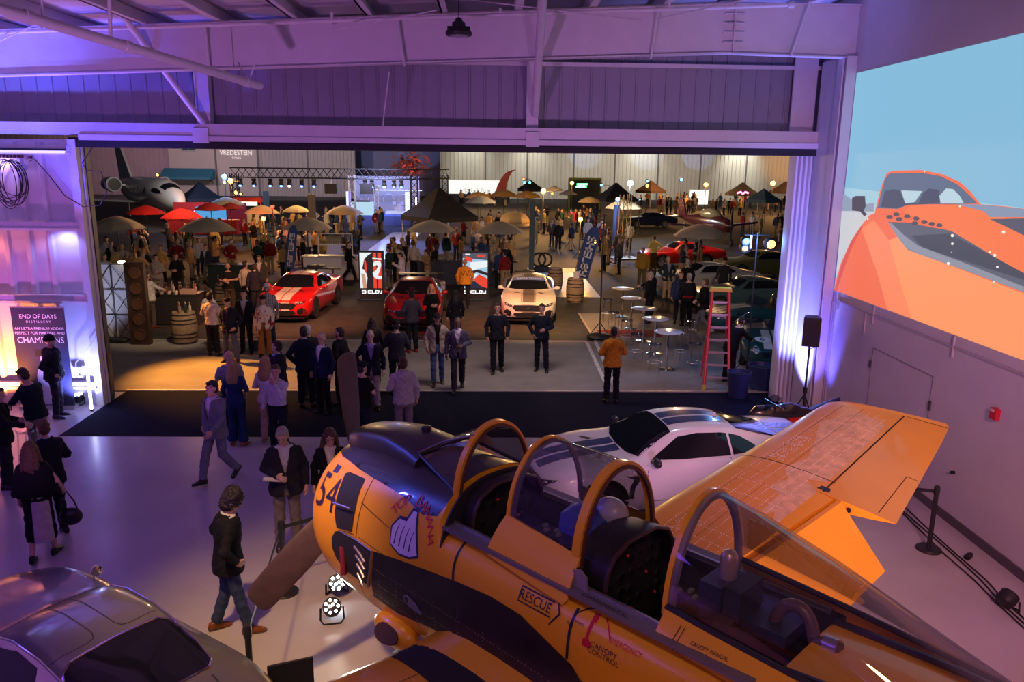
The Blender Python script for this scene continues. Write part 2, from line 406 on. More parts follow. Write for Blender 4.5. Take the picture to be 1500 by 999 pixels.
hg = MB().box((WX - 0.02, 13.90, 1.78), (0.03, 0.035, 0.13)); hg.box((WX - 0.02, 11.85, 1.62), (0.03, 0.035, 0.16)); struct('hinge', hg, mat('hinge_dark', (0.06, 0.05, 0.06), 0.5), d3)
t = thing('fire_alarm', 'small red fire alarm box on the right wall', 'fire alarm', atX(1461, 606, WX))
obj('case', MB().box((-0.035, 0, 0), (0.07, 0.13, 0.16)), mat('alarm_red', (0.55, 0.02, 0.03), 0.35), t); obj('lens', MB().box((-0.075, 0.01, 0.05), (0.02, 0.07, 0.04)), mat('alarm_lens', (0.7, 0.5, 0.5), 0.2), t)
t = thing('wall_hook', 'small dark hook on the right wall above the stanchion', 'hook', atX(1398, 692, WX)); obj('peg', MB().cyl((0, 0, 0), (-0.06, 0, 0), 0.025), CABLE, t)
# ------------------------------------------------------------------ projection on the right wall
def wallpoly(pts, k): return [atX(x, y, WX - 0.004 - 0.0015 * k) for x, y in pts]
def picture_face(mb, pts, k): mb.add(wallpoly(pts, k), [tuple(range(len(pts)))]); return mb
def em(key, h, s=1.0):
    return glow(key, hexc(h), s)
lays = []
def lay(key, h, *polys, s=1.0):
    mb = MB()
    for p in polys: picture_face(mb, p, len(lays))
    lays.append((mb, em('picture_' + key, h, s)))
lay('sky', '84bbd8', [(1255, 107), (1620, 19.5), (1620, 573), (1222, 425)])
lay('skylow', 'a2cbdc', [(1238, 275), (1620, 318), (1620, 573), (1222, 425)])
lay('ground', 'c9ccd0', [(1233, 308), (1300, 308), (1300, 380), (1225, 402)])
lay('hills', '8f9fb4', [(1235, 284), (1242, 288), (1251, 295), (1262, 300), (1280, 297), (1280, 310), (1232, 309)])
lay('body', 'f2714f', [(1281, 313), (1290, 276), (1299, 253), (1310, 250), (1350, 249), (1380, 255), (1405, 266), (1421, 280), (1436, 299), (1470, 302), (1520, 308), (1620, 322), (1620, 573), (1222, 425), (1224, 412), (1232, 385), (1247, 352), (1262, 330), (1274, 315)])
lay('lightside', 'ff9a66', [(1302, 352), (1318, 345), (1340, 370), (1400, 392), (1500, 430), (1620, 478), (1620, 573), (1336, 467), (1322, 425)])
lay('shoulder', 'fb8a60', [(1262, 335), (1280, 322), (1302, 352), (1322, 425), (1336, 467), (1300, 454), (1285, 400)])
lay('crease', 'd9584a', [(1262, 330), (1264, 331), (1247, 365), (1234, 400), (1226, 426), (1223, 425), (1232, 390), (1246, 355)])
lay('screen_glass', '5d6f8b', [(1285, 305), (1296, 262), (1303, 254), (1350, 253), (1378, 258), (1402, 270), (1418, 284), (1432, 298), (1400, 299), (1370, 299), (1330, 300), (1315, 306)])
lay('cabin', '46526b', [(1290, 303), (1296, 280), (1308, 277), (1318, 279), (1325, 297), (1345, 298), (1352, 283), (1360, 276), (1376, 278), (1376, 298), (1330, 300), (1312, 305)])
lay('seethrough', 'b7d3de', [(1320, 279), (1351, 280), (1340, 296), (1326, 298)], [(1376, 287), (1386, 276), (1396, 277), (1406, 287), (1412, 298), (1378, 298)])
lay('mirror', '3d4152', [(1248, 290), (1253, 287), (1267, 287), (1268, 302), (1265, 309), (1270, 314), (1266, 317), (1260, 310), (1248, 308)])
lay('hoodtop', 'f77c4e', [(1325, 312), (1332, 302), (1360, 299), (1400, 301), (1440, 309), (1480, 320), (1620, 372), (1620, 450), (1500, 404), (1460, 382), (1395, 340), (1350, 322)])
lay('vent', '5f6473', [(1301, 325), (1330, 326), (1365, 333), (1393, 338), (1460, 378), (1500, 402), (1620, 452), (1620, 478), (1500, 428), (1400, 391), (1345, 372), (1330, 366), (1318, 350)])
lay('vent_inner', '4a4f5e', [(1335, 345), (1390, 342), (1440, 368), (1500, 400), (1500, 410), (1420, 385), (1350, 362)])
lay('vent_edge', '8f93a2', [(1301, 326), (1306, 327), (1325, 345), (1345, 360), (1420, 388), (1500, 420), (1500, 428), (1400, 391), (1345, 372), (1328, 364), (1316, 349)])
lay('hexdark', '56505c', *[[(x + 5 * math.cos(q), y + 3.2 * math.sin(q)) for q in [PI / 3 * k for k in range(6)]] for x, y in ((1303, 318), (1313, 314), (1317, 321), (1329, 317), (1342, 320), (1354, 325), (1365, 328), (1376, 330), (1340, 327))])
lay('bonnet_far', '8796b0', [(1400, 299), (1436, 299.5), (1500, 306), (1620, 322), (1620, 330), (1500, 318), (1450, 318), (1440, 309)])
lay('far_vent', '565b6d', [(1450, 321), (1500, 320), (1620, 334), (1620, 392), (1500, 345), (1476, 333)])
lay('glints', 'fff4ec', *[[(x + r * math.cos(q), y + r * math.sin(q)) for q in [PI / 3 * k for k in range(6)]] for x, y, r in ((1395, 345, 2.4), (1395, 357, 2), (1389, 386, 2.4), (1394, 369, 1.2), (1470, 340, 2.6), (1457, 374, 2.5), (1461, 391, 2), (1450, 369, 1.4), (1456, 413, 1.5), (1354, 251, 1.3), (1406, 302, 1.6), (1271, 321, 1.3))])
lay('louvre', '4b505f', *[[(1340 + 3 * k, 349 + 3.2 * k), (1420 + 6 * k, 375 + 3.4 * k), (1420 + 6 * k, 376 + 3.4 * k), (1340 + 3 * k, 350.2 + 3.2 * k)] for k in range(-1, 5)])
pj = multi('projected_picture', lays, sharp=None if False else 30)
tag(pj, 'large projection of an orange sports car under blue sky on the right wall', 'projection')
# ------------------------------------------------------------------ black mat under the door line
rug = MB().box((-1.0, 16.5, 0.008), (15.0, 3.2, 0.016)); rug = MB().prism([(-8.5, 14.85), (6.9, 14.75), (6.9, 17.9), (-8.55, 18.15)], 0.0005, 0.004)
tag(obj('carpet', rug, mat('black_carpet', (0.010, 0.012, 0.026), 0.95, var=0.5, vs=60, bump=0.5, bs=300, spec=0.1)), 'long black carpet laid across the open hangar doorway', 'carpet')
# ------------------------------------------------------------------ apron and ground outside
CONC = mat('apron_concrete', (0.27, 0.255, 0.24), 0.8, var=0.2, vs=1.2, bump=0.25, bs=90)
ASPH = mat('asphalt', (0.048, 0.046, 0.046), 0.82, var=0.35, vs=2.5, bump=0.35, bs=60)
ap = MB().box((-10, 20.7, -0.1), (60, 5.4, 0.2)); ap.prism([(3.35, 23.4), (20, 23.4), (20, 28.0), (3.35, 28.0)], -0.2, 0.0)
struct('ground_apron', ap, CONC)
struct('ground', MB().box((0, 76, -0.115), (160, 105.2, 0.21)), ASPH)
struct('floor_track', MB().box((-0.8, 18.02, 0.004), (15.6, 0.12, 0.03)), mat('track_steel', (0.45, 0.42, 0.40), 0.4, metal=0.3), label='steel door track let into the ground')
kb = MB().box((-4.6, 23.42, 0.006), (15.4, 0.09, 0.02)); kb.box((3.36, 25.7, 0.006), (0.07, 4.6, 0.02)); struct('ground_kerb', kb, mat('kerb', (0.42, 0.36, 0.32), 0.8))
ln = MB().prism([(3.02, 23.3), (3.12, 23.3), (3.02, 17.3 + 0.85), (2.92, 17.3 + 0.85)], 0.001, 0.008); ln.prism([(3.3, 23.3), (3.4, 23.3), (3.22, 18.15), (3.12, 18.15)], 0.001, 0.008)
struct('ground_line', ln, mat('white_paint', (0.75, 0.74, 0.72), 0.7, var=0.3, vs=6), label='pair of white painted lines on the apron')
# ================================================================== the yellow trainer aeroplane
# local axes: x aft from the propeller, y to starboard, z up from the floor
PX, PY, PYAW = -1.37, 7.836, -0.818
PM = at((PX, PY, 0), PYAW); PMI = PM.inverted()
plane = thing('aeroplane', 'yellow vintage propeller trainer aeroplane with open canopies filling the foreground', 'aeroplane', (PX, PY, 0), PYAW)
YEL = mat('aero_yellow', (0.80, 0.36, 0.012), 0.30, var=0.08, vs=1.4, coat=0.35)
BLK = mat('aero_black', (0.018, 0.016, 0.02), 0.33, coat=0.2)
NAVY = mat('aero_soot', (0.016, 0.013, 0.016), 0.42, var=0.5, vs=5)
DARK = mat('cockpit_dark', (0.02, 0.019, 0.02), 0.6)
GREY = mat('cockpit_grey', (0.16, 0.155, 0.16), 0.55, var=0.2, vs=10)
ALU = mat('bare_metal', (0.62, 0.60, 0.60), 0.28, metal=0.9)
BROWN = mat('frame_brown', (0.10, 0.035, 0.02), 0.45)
def pint(tab, x):
    for (a, b) in zip(tab[:-1], tab[1:]):
        if x <= b[0]:
            t = (x - a[0]) / (b[0] - a[0]); t = max(0, t)
            return [p + (q - p) * t for p, q in zip(a, b)]
    return list(tab[-1])
#      a    w     zc    top   bot  nt  nb
FT = [(0.05, .56, 1.90, 2.49, 1.28, 2, 2), (0.09, .62, 1.89, 2.55, 1.22, 2, 2.05), (0.16, .665, 1.88, 2.595, 1.16, 2, 2.15), (0.30, .70, 1.87, 2.64, 1.10, 2, 2.25), (0.6, .72, 1.86, 2.69, 1.06, 2.05, 2.35),
      (1.0, .72, 1.87, 2.75, 1.04, 2.1, 2.45), (1.45, .715, 1.90, 2.80, 1.02, 2.3, 2.5), (2.08, .69, 1.94, 2.81, 1.02, 2.7, 2.5), (2.12, .69, 1.94, 2.47, 1.02, 4.2, 2.5),
      (3.5, .68, 1.96, 2.46, 1.02, 4.2, 2.5), (5.0, .65, 2.0, 2.46, 1.08, 4.0, 2.4), (5.9, .56, 2.04, 2.50, 1.22, 3.0, 2.3), (7.2, .40, 2.06, 2.55, 1.42, 2.2, 2.1), (8.6, .24, 2.1, 2.5, 1.72, 2.0, 2.0), (9.75, .06, 2.14, 2.30, 1.98, 2, 2)]
NR = 56
def fring(a):
    _, w, zc, top, bot, nt, nb = pint(FT, a); r = []
    for k in range(NR):
        q = 2 * PI * k / NR; c, s_ = math.cos(q), math.sin(q)
        n = nt if s_ >= 0 else nb
        y = w * math.copysign(abs(c) ** (2 / n), c); z = zc + (top - zc if s_ >= 0 else zc - bot) * math.copysign(abs(s_) ** (2 / n), s_)
        r.append(V((a, y, z)))
    return r
sts = [0.05, .07, .09, .12, .16, .2, .26, .34, .45, .6, .8, 1.0, 1.2, 1.45, 1.7, 1.9, 2.08, 2.12] + [2.12 + 0.2 * i for i in range(1, 15)] + [5.2, 5.6, 5.9, 6.5, 7.2, 7.9, 8.6, 9.2, 9.75]
rings = [fring(a) for a in sts]
FUS_FULL = MB().loft(rings)
FB = FUS_FULL.bvh()
fus = MB(); fus.v = list(FUS_FULL.v)
for f in FUS_FULL.f:
    c = sum((V(FUS_FULL.v[i]) for i in f), V()) / len(f)
    if 2.125 < c.x < 4.95 and c.z > 2.36 and abs(c.y) < 0.50: continue
    if c.x < 0.055 and len(f) > 5: continue
    fus.f.append(f)
obj('fuselage', fus, YEL, plane, 30)
obj('cowl_mouth', MB().lathe([(0.56, 0.0), (0.50, 0.06), (0.48, 0.3), (0.1, 0.3)], n=30, M=Matrix.Translation((0.05, 0, 1.89)) @ Matrix.Rotation(R(90), 4, 'Y')), DARK, plane)
# engine and propeller
pr = obj('hub', MB().lathe([(0.02, -0.22), (0.07, -0.2), (0.10, -0.1), (0.13, 0.0), (0.13, 0.25)], n=20, M=Matrix.Translation((0, 0, 1.96)) @ Matrix.Rotation(R(90), 4, 'Y')), ALU, plane)
PROPM = mat('blade_paint', (0.075, 0.045, 0.05), 0.55, var=0.2, vs=10)
for k in range(3):
    ang = -0.07 - k * 2 * PI / 3
    rad = V((0, math.sin(ang), math.cos(ang))); tan = V((0, math.cos(ang), -math.sin(ang))); ax = V((1, 0, 0))
    bl = []
    for r_, ch, tw in ((0.12, .11, 60), (0.25, .14, 52), (0.40, .24, 42), (0.6, .31, 34), (0.9, .345, 27), (1.2, .34, 22), (1.42, .325, 19), (1.49, .27, 18), (1.515, .17, 18), (1.522, .05, 18)):
        u = tan * math.cos(R(tw)) - ax * math.sin(R(tw)); n_ = rad.cross(u); th = max(0.012, 0.05 - 0.03 * r_)
        bl.append([V((0, 0, 1.96)) + rad * r_ + u * (ch / 2 * math.cos(q)) + n_ * (th / 2 * math.sin(q)) for q in [2 * PI * i / 16 for i in range(16)]])
    obj('propeller_blade', MB().loft(bl), PROPM, plane)
# carburettor scoop on the anti-glare deck
sp = []
for a, w, z0_, z1_ in ((0.16, .20, 2.56, 2.70), (0.22, .25, 2.58, 2.745), (0.5, .27, 2.62, 2.81), (0.86, .28, 2.64, 2.87), (1.2, .31, 2.68, 2.86), (1.44, .36, 2.72, 2.835)):
    sp.append([V((a, -w, z0_)), V((a, -w * .96, z1_ - .06)), V((a, -w * .75, z1_ - .015)), V((a, -w * .3, z1_)), V((a, w * .3, z1_)), V((a, w * .75, z1_ - .015)), V((a, w * .96, z1_ - .06)), V((a, w, z0_))])
obj('air_scoop', MB().loft(sp), BLK, plane, 50)
obj('filler_cap', MB().lathe([(0.05, 0), (0.05, 0.03), (0.035, 0.04)], (1.02, 0.12, 2.86), 14), BLK, plane)
def pix(px, py):                      # picture point -> (aft, up) on the port side skin
    d = PMI.to_3x3() @ ray(px, py); o = PMI @ CAM
    h = FB.ray_cast(o, d.normalized())
    return (h[0].x, h[0].z) if h[0] else None
SIDE = lambda a=0.0, z=0.0, rot=0.0: frame((a, -1.5, z), (1, 0, 0), (0, 0, 1), (0, -1, 0)) @ Matrix.Rotation(rot, 4, 'Z')
def spx(name, px, m, step=0.06, off=0.006, label=None): return side(name, [q for q in (pix(*p) for p in px) if q], m, step, off, label)
def side(name, poly, m, step=0.06, off=0.006, label=None):
    mb = decal(MB(), gridfill(poly, step), FB, SIDE(), off); o = obj(name, mb, m, plane, None)
    o.data.polygons.foreach_set('use_smooth', [True] * len(o.data.polygons))
    if label: o['label'] = label
    return o
TOPV = lambda: frame((0, 0, 4), (1, 0, 0), (0, 1, 0), (0, 0, 1))
deck = [(0.10, -.28), (0.3, -.38), (0.7, -.46), (1.2, -.52), (1.55, -.56), (1.85, -.60), (2.03, -.585), (2.075, -.52), (2.075, .52), (2.03, .585), (1.85, .6), (1.2, .52), (0.7, .46), (0.3, .38), (0.10, .28)]
mb = decal(MB(), gridfill(deck, 0.05), FB, TOPV(), 0.005); o = obj('antiglare_panel', mb, BLK, plane, 60)
# soot stripe, engine openings, panel gaps
stp = [pix(*q) for q in ((548, 807), (580, 818), (618, 832), (668, 851), (719, 873), (764, 901), (801, 938), (838, 974), (851, 996))]
stb = [pix(*q) for q in ((728, 996), (718, 983), (682, 951), (631, 919), (585, 899), (548, 873))]
stp = [(q[0], q[1]) for q in stp if q]; stb = [q for q in stb if q]
e_ = stp[-1]; stp += [(e_[0] + .8, e_[1] - .02), (e_[0] + 1.6, e_[1] - .05)]; stb = [(stp[-1][0], 1.40), (stp[-2][0], 1.38)] + stb
side('exhaust_stripe', stp + stb, NAVY, label='black exhaust stripe with rivets')
0 and print('STRIPE', [(round(a, 2), round(b, 2)) for a, b in stp + stb])
spx('exhaust_bay', [(487, 800), (487, 786), (492, 778), (501, 777), (523, 790), (546, 806), (543, 858), (528, 850), (508, 836), (494, 818)], DARK, 0.05, 0.008)
for k in range(4):
    q0, q1 = pix(520 + 2 * k, 800 + 13 * k), pix(538, 822 + 11 * k)
    obj('exhaust_stack', MB().path([V((q0[0], -.725, q0[1])), V(((q0[0] + q1[0]) / 2, -.735, (q0[1] + q1[1]) / 2 + .01)), V((q1[0], -.745, q1[1]))], 0.014, 8), mat('stack_steel', (0.45, 0.4, 0.5), 0.3, metal=0.8), plane)
q0, q1 = pix(503, 815), pix(508, 832)
obj('stay_strap', MB().cyl((q0[0], -0.72, q0[1] + .1), (q1[0], -0.74, q1[1] - .05), 0.03), mat('strap_red', (0.25, 0.02, 0.03), 0.6), plane)
fq = [pix(*q) for q in ((500, 777), (524, 790), (546, 806), (543, 858))]
obj('bay_frame', MB().path([V((a, -.728, z)) for a, z in fq], 0.009, 6), ALU, plane)
spx('cowl_gill', [(507, 693), (514, 691), (536, 701), (529, 716), (521, 748), (516, 779), (494, 773), (491, 752), (496, 722)], DARK, 0.05, 0.007)
gq = [pix(*q) for q in ((497, 733), (521, 741))]
obj('gill_strut', MB().cyl((gq[0][0], -0.72, gq[0][1]), (gq[1][0], -0.715, gq[1][1]), 0.01), ALU, plane)
GAP = mat('panel_gap', (0.12, 0.05, 0.01), 0.7)
side('panel_gaps', [(1.00, 2.62), (1.01, 2.62), (1.01, 1.25), (1.00, 1.25)], GAP, 0.05, 0.004)
side('drain_strip', [(2.335, 2.42), (2.36, 2.42), (2.36, 2.05), (2.335, 2.05)], BLK, 0.05)
side('drain_strip', [(2.345, 2.03), (2.365, 2.03), (2.365, 1.92), (2.345, 1.92)], BLK, 0.05)
for pts in ([(0.98, 2.32), (1.0, 2.33), (1.48, 2.27), (1.48, 2.262)], [(1.05, 2.03), (1.7, 1.99), (1.7, 1.982), (1.05, 2.022)], [(0.97, 2.02), (0.97, 2.03), (0.80, 2.005), (0.80, 1.995)]): side('panel_gaps', pts, GAP, 0.05, 0.004)
riv = MB()
def rivet_row(a0, z0_, a1, z1_, n):
    for i in range(n):
        a, z = a0 + (a1 - a0) * i / (n - 1), z0_ + (z1_ - z0_) * i / (n - 1)
        h = FB.ray_cast(V((a, -1.5, z)), V((0, 1, 0)))
        if h[0]: p = h[0]; riv.add([p + V((0.006, -.010, 0)), p + V((0, -.010, 0.006)), p + V((-0.006, -.010, 0)), p + V((0, -.010, -0.006))], [(0, 1, 2, 3)])
for dz in (0.05, 0.20, 0.33): rivet_row(1.0, 1.87 - dz, 4.0, 1.80 - dz, 90)
for a in (1.15, 1.35, 1.6, 1.85, 2.1, 2.4, 2.7): rivet_row(a, 1.82, a, 1.46, 11)
rv = obj('rivet_lines', riv, mat('rivet_glint', (0.38, 0.24, 0.2), 0.3), plane); rv['kind'] = 'stuff'
# nose art: a pale bunch of fruit under an arc of red letters
ART = mat('nose_art_pale', (0.60, 0.56, 0.72), 0.5); INK = mat('ink_navy', (0.02, 0.02, 0.08), 0.5); RED = mat('ink_red', (0.55, 0.01, 0.03), 0.5)
na, nz = 1.72, 2.27
def blob(pts): return [(na + 1.35 * x, nz + 1.35 * z) for x, z in pts]
side('nose_art', blob([(-.15, -.10), (-.16, .02), (-.10, .10), (-.03, .11), (.0, .18), (.06, .18), (.09, .10), (.12, .0), (.14, -.09), (.05, -.13), (-.05, -.14)]), INK, 0.05, 0.006)
side('nose_art', blob([(-.14, -.09), (-.145, .02), (-.09, .085), (-.02, .09), (.015, .165), (.05, .165), (.075, .09), (.105, .0), (.125, -.08), (.05, -.115), (-.05, -.125)]), ART, 0.05, 0.008)
for k in range(4): side('nose_art', blob([(-.11 + .05 * k, -.08), (-.10 + .05 * k, .0), (-.08 + .05 * k, .06), (-.075 + .05 * k, .06), (-.093 + .05 * k, .0), (-.10 + .05 * k, -.08)]), INK, 0.05, 0.010)
def letters(name, s, a, z, size, m, rot=0.0, sx=1.0, off=0.009):
    o = obj(name, decal(MB(), text2d(s, size, sx), FB, SIDE(a, z, rot), off), m, plane, None); return o
mb = MB()
for i, ch in enumerate('TOP BANANA'):
    q = R(150 - 15.5 * i); x, z = na + 0.03 + 0.29 * math.cos(q), nz + 0.02 + 0.28 * math.sin(q)
    if ch != ' ': decal(mb, text2d(ch, 0.115, 1.15), FB, SIDE(x, z, q - PI / 2), 0.009)
o = obj('nose_lettering', mb, RED, plane, None); o['label'] = 'arc of red letters over the nose art'
letters('cowl_number', '54', 0.40, 2.22, 0.44, mat('ink_purple', (0.03, 0.015, 0.06), 0.4), 0.06, 0.9)
side('cowl_mark', [(0.33, 2.46), (0.42, 2.47), (0.42, 2.41), (0.33, 2.40)], mat('ink_blue', (0.03, 0.03, 0.2), 0.4))
# rescue arrow and stencils
A1, A2 = pix(762, 868), pix(822, 900)
ra, rz_ = (A1[0] + A2[0]) / 2, (A1[1] + A2[1]) / 2; rw = (A2[0] - A1[0]); rh = 0.105; rr_ = math.atan2(A2[1] - A1[1], A2[0] - A1[0])
def arrow(t):
    w, h = rw / 2, rh / 2
    out = [(-w, h - t), (w * .58, h - t), (w * .58, h * 2.1 - 2 * t), (w - 2 * t, 0), (w * .58, -h * 2.1 + 2 * t), (w * .58, -h + t), (-w, -h + t)]
    return [(x + (t if x == -w else 0), z) for x, z in out]
o_, i_ = arrow(0), arrow(0.009); ring_v = o_ + i_; ring_f = [(k, (k + 1) % 7, 7 + (k + 1) % 7, 7 + k) for k in range(7)]
am = MB()
for k in range(7):
    decal(am, gridfill([o_[k], o_[(k + 1) % 7], i_[(k + 1) % 7], i_[k]], .04), FB, SIDE(ra, rz_, rr_), 0.008)
obj('rescue_arrow', am, BLK, plane, None)
obj('cockpit_bulkhead', MB().prism([(p.y * .98, p.z - .004) for p in fring(2.07) if p.z > 2.3], -.008, .008, frame((2.14, 0, 0), (0, 1, 0), (0, 0, 1), (1, 0, 0))), DARK, plane)
letters('stencil_lettering', 'RESCUE', ra - 0.045, rz_, 0.088, BLK, rr_, 1.0)
def stencil(s, px, py, size, m=BLK, rot=0.0, sx=1.0):
    p = pix(px, py)
    if p: return letters('stencil_lettering', s, p[0], p[1], size, m, rot, sx)
stencil('CANOPY', 885, 952, 0.055); stencil('CONTROL', 884, 962, 0.055); stencil('EMERGENCY', 917, 948, 0.045, RED)
stencil('STEP', 826, 966, 0.03); stencil('PULL', 836, 913, 0.028); stencil('RELEASE', 850, 912, 0.02)
p = pix(838, 915)
if p:
    side('drain_strip', [(p[0] - .012, p[1] + .10), (p[0] + .012, p[1] + .10), (p[0] + .0, p[1] - .26), (p[0] - .024, p[1] - .26)], BLK, 0.05)
p = pix(864, 922)
if p:
    side('lever_mark', [(p[0] - .012, p[1] + .09), (p[0] + .03, p[1] + .09), (p[0] + .03, p[1] + .05), (p[0] + .015, p[1] + .05), (p[0] + .01, p[1] - .05), (p[0] + .04, p[1] - .08), (p[0] + .03, p[1] - .115), (p[0] - .03, p[1] - .115), (p[0] - .04, p[1] - .08), (p[0] - .012, p[1] - .05)], RED, 0.04, 0.008)
    for q0, q1, mm in ((0.45, 1.15, RED), (1.75, 2.4, BLK)):
        arc = [(p[0] + r_ * math.cos(q), p[1] - .09 + r_ * math.sin(q)) for r_ in (0.20,) for q in [q0 + (q1 - q0) * i / 10 for i in range(11)]]
        arc += [(p[0] + .192 * math.cos(q), p[1] - .09 + .192 * math.sin(q)) for q in [q1 + (q0 - q1) * i / 10 for i in range(11)]]
        side('lever_mark', arc, mm, 0.05, 0.008)
p = pix(604, 885)
if p:
    side('hand_hold', [(p[0] - .10, p[1] + .05), (p[0] - .05, p[1] + .075), (p[0] + .06, p[1] + .04), (p[0] + .12, p[1] - .02), (p[0] + .12, p[1] - .06), (p[0] - .04, p[1] - .04), (p[0] - .10, p[1])], mat('hold_grey', (0.22, 0.19, 0.24), 0.4, metal=0.4), 0.05, 0.011)
    side('hand_hold', [(p[0] - .06 + .025 * math.cos(q), p[1] + .025 + .035 * math.sin(q)) for q in [PI / 5 * k for k in range(10)]], BLK, 0.05, 0.014)
# ------------------------------------------------------------------ wings
def foil(a0, c, y, z, th, k=0.0):
    up_, lo = [], []
    for x in (0, .012, .04, .1, .2, .32, .45, .6, .75, .88, 1):
        t = th * 5 * (.2969 * math.sqrt(x) - .126 * x - .3516 * x * x + .2843 * x ** 3 - .1015 * x ** 4) * c
        up_.append(V((a0 + x * c, y, z + t * 0.95))); lo.append(V((a0 + x * c, y, z - t * .85)))
    return up_ + lo[-2:0:-1]
RIVW = mat('rivet_glint_pale', (1.0, 0.95, 0.80), 0.4)  # near-white colour stands for the glint of the rivet heads
def wing(sg):
    tab = [(0.3, 2.03, 4.55, 1.40, .135), (0.66, 2.05, 4.45, 1.42, .135), (1.6, 2.11, 4.40, 1.57, .135), (2.6, 2.19, 4.35, 1.72, .135), (3.56, 2.27, 4.28, 1.855, .13), (5.0, 2.38, 4.12, 2.055, .12), (5.7, 2.43, 4.04, 2.155, .115), (5.98, 2.47, 4.0, 2.195, .105), (6.10, 2.60, 3.98, 2.22, .08), (6.16, 2.82, 3.93, 2.235, .04)]
    # inboard panel ends at the flap hinge, outboard panel carries the aileron
    def sec(r, te=None):
        s_, le, tr, z, th = r; f = foil(le, tr - le, sg * s_, z, th)
        if te is not None: f = [V((min(p.x, te(s_)), p.y, p.z)) for p in f]
        return f
    hinge = lambda s_: 3.32 + (s_ - 2.4) * 0.13 + 0.16
    inn = [sec(pint(tab, s_), hinge) for s_ in (0.3, .66, 1.1, 1.6, 2.1, 2.6, 3.1, 3.56)]
    out = [sec(pint(tab, s_)) for s_ in (3.57, 4.0, 4.5, 5.0, 5.4, 5.7, 5.98, 6.10, 6.16)]
    w = MB().loft(inn); w.loft(out)
    o = obj('wing', w, YEL, plane, 40); WB = w.bvh()
    fl = []
    for s_ in (0.72, 3.54):
        r = pint(tab, s_); h0 = hinge(s_) + 0.0; zc = r[3] + 0.02; cl = 0.80 if s_ > 3 else 0.95; dn = R(36)
        ca, sa = math.cos(dn), math.sin(dn); cc_ = (s_ > 3) * 0.05
        prof = [(0, .075), (.05, .10), (.18, .085), (1, .012), (1, -.004), (.2, -.03), (.05, -.04), (0, 0)]
        fl.append([V((h0 + .01 + x * cl * ca + t * sa, sg * (s_ - (0.16 * x if s_ > 3 else 0)), zc - x * cl * sa + t * ca)) for x, t in prof])
    obj('flap', MB().loft(fl), YEL, plane, 30)
    tops = lambda: frame((0, 0, 5), (1, 0, 0), (0, 1, 0), (0, 0, 1))
    def line(a0, s0, a1, s1, wd, m, off=0.004, n=24, name='panel_gaps'):
        d = V((a1 - a0, s1 - s0)).normalized() * wd / 2; nx, ny = -d.y, d.x
        vs, fs = [], []
        for i in range(n + 1):
            t = i / n; a, s_ = a0 + (a1 - a0) * t, s0 + (s1 - s0) * t; vs += [(a + nx, sg * (s_ + ny)), (a - nx, sg * (s_ - ny))]
            if i: fs.append((2 * i - 2, 2 * i, 2 * i + 1, 2 * i - 1))
        return vs, fs
    mb = MB()
    for ln_ in ((3.50, 3.6, 3.47, 6.02, .018), (3.575, 3.57, 3.65, 3.57, .02), (2.36, 3.9, 3.52, 3.86, .012), (3.50, 6.03, 3.98, 6.05, .01), (4.03, 4.55, 4.15, 4.55, .008), (4.08, 3.62, 4.03, 4.55, .008), (2.55, 0.8, 2.74, 5.9, .006), (2.9, .8, 3.0, 5.9, .004)):
        decal(mb, line(*ln_, None), WB, tops(), 0.004)
    obj('wing_gaps', mb, mat('gap_dark', (0.03, 0.012, 0.005), 0.7), plane, None)
    mb = MB(); rr = random.Random(5)
    def dots(a0, s0, a1, s1, n):
        for i in range(n):
            t = i / (n - 1); a, s_ = a0 + (a1 - a0) * t, s0 + (s1 - s0) * t; q = 0.0085
            decal(mb, ([(a - q, sg * s_), (a, sg * s_ - q), (a + q, sg * s_), (a, sg * s_ + q)], [(0, 1, 2, 3)]), WB, tops(), 0.005)
    if sg > 0:
        for a in (2.54, 2.60, 2.72, 2.86, 3.0, 3.12, 3.24): dots(a - .04, 1.0, a + .16 - (a - 2.54) * .1, 5.8, 120)
        for s_ in (1.4, 1.6, 2.0, 2.2, 2.6, 3.0, 3.3, 3.85, 4.4, 4.9, 5.3): dots(2.5 + s_ * .03, s_, 3.25 + s_ * .03, s_, 24)
        for k in range(260): a, s_ = rr.uniform(2.66, 2.86), rr.uniform(3.95, 4.7); dots(a, s_, a, s_ + .001, 2)
        for k in range(160): a, s_ = rr.uniform(2.62, 2.84), rr.uniform(1.6, 2.3); dots(a, s_, a, s_ + .001, 2)
    else:
        for a in (2.6, 2.9, 3.2): dots(a, .9, a + .1, 3.5, 40)
    rv = obj('rivet_lines', mb, RIVW, plane, None); rv['kind'] = 'stuff'
    if sg < 0:      # black walkway on the port wing root
        wk = [(2.02, -.92), (2.06, -1.18), (2.9, -1.24), (4.3, -1.3), (4.3, -.74), (2.9, -.74), (2.45, -.72), (2.2, -.78)]
        obj('walkway', decal(MB(), gridfill(wk, .08), WB, tops(), 0.006), mat('walkway_black', (0.02, 0.018, 0.024), 0.85), plane, None)
    else:
        obj('hinge_pad', decal(MB(), gridfill([(3.44, 3.7), (3.54, 3.7), (3.56, 3.62), (3.42, 3.62)], .1), WB, tops(), 0.006), BLK, plane, None)
        fd = mat('faded_yellow', (0.78, 0.50, 0.26), 0.5, var=0.25, vs=9)
        pt = [(3.02, 3.3), (3.18, 3.25), (3.2, 2.7), (3.3, 2.9), (3.42, 2.62), (3.46, 3.54), (3.25, 3.72), (3.45, 3.8), (3.44, 4.6), (3.40, 5.6), (3.0, 5.75), (2.72, 5.2), (2.9, 4.7), (3.05, 4.2), (2.95, 3.8), (3.1, 3.6)]
        obj('worn_patch', decal(MB(), gridfill(pt, .07), WB, tops(), 0.0025), fd, plane, None)
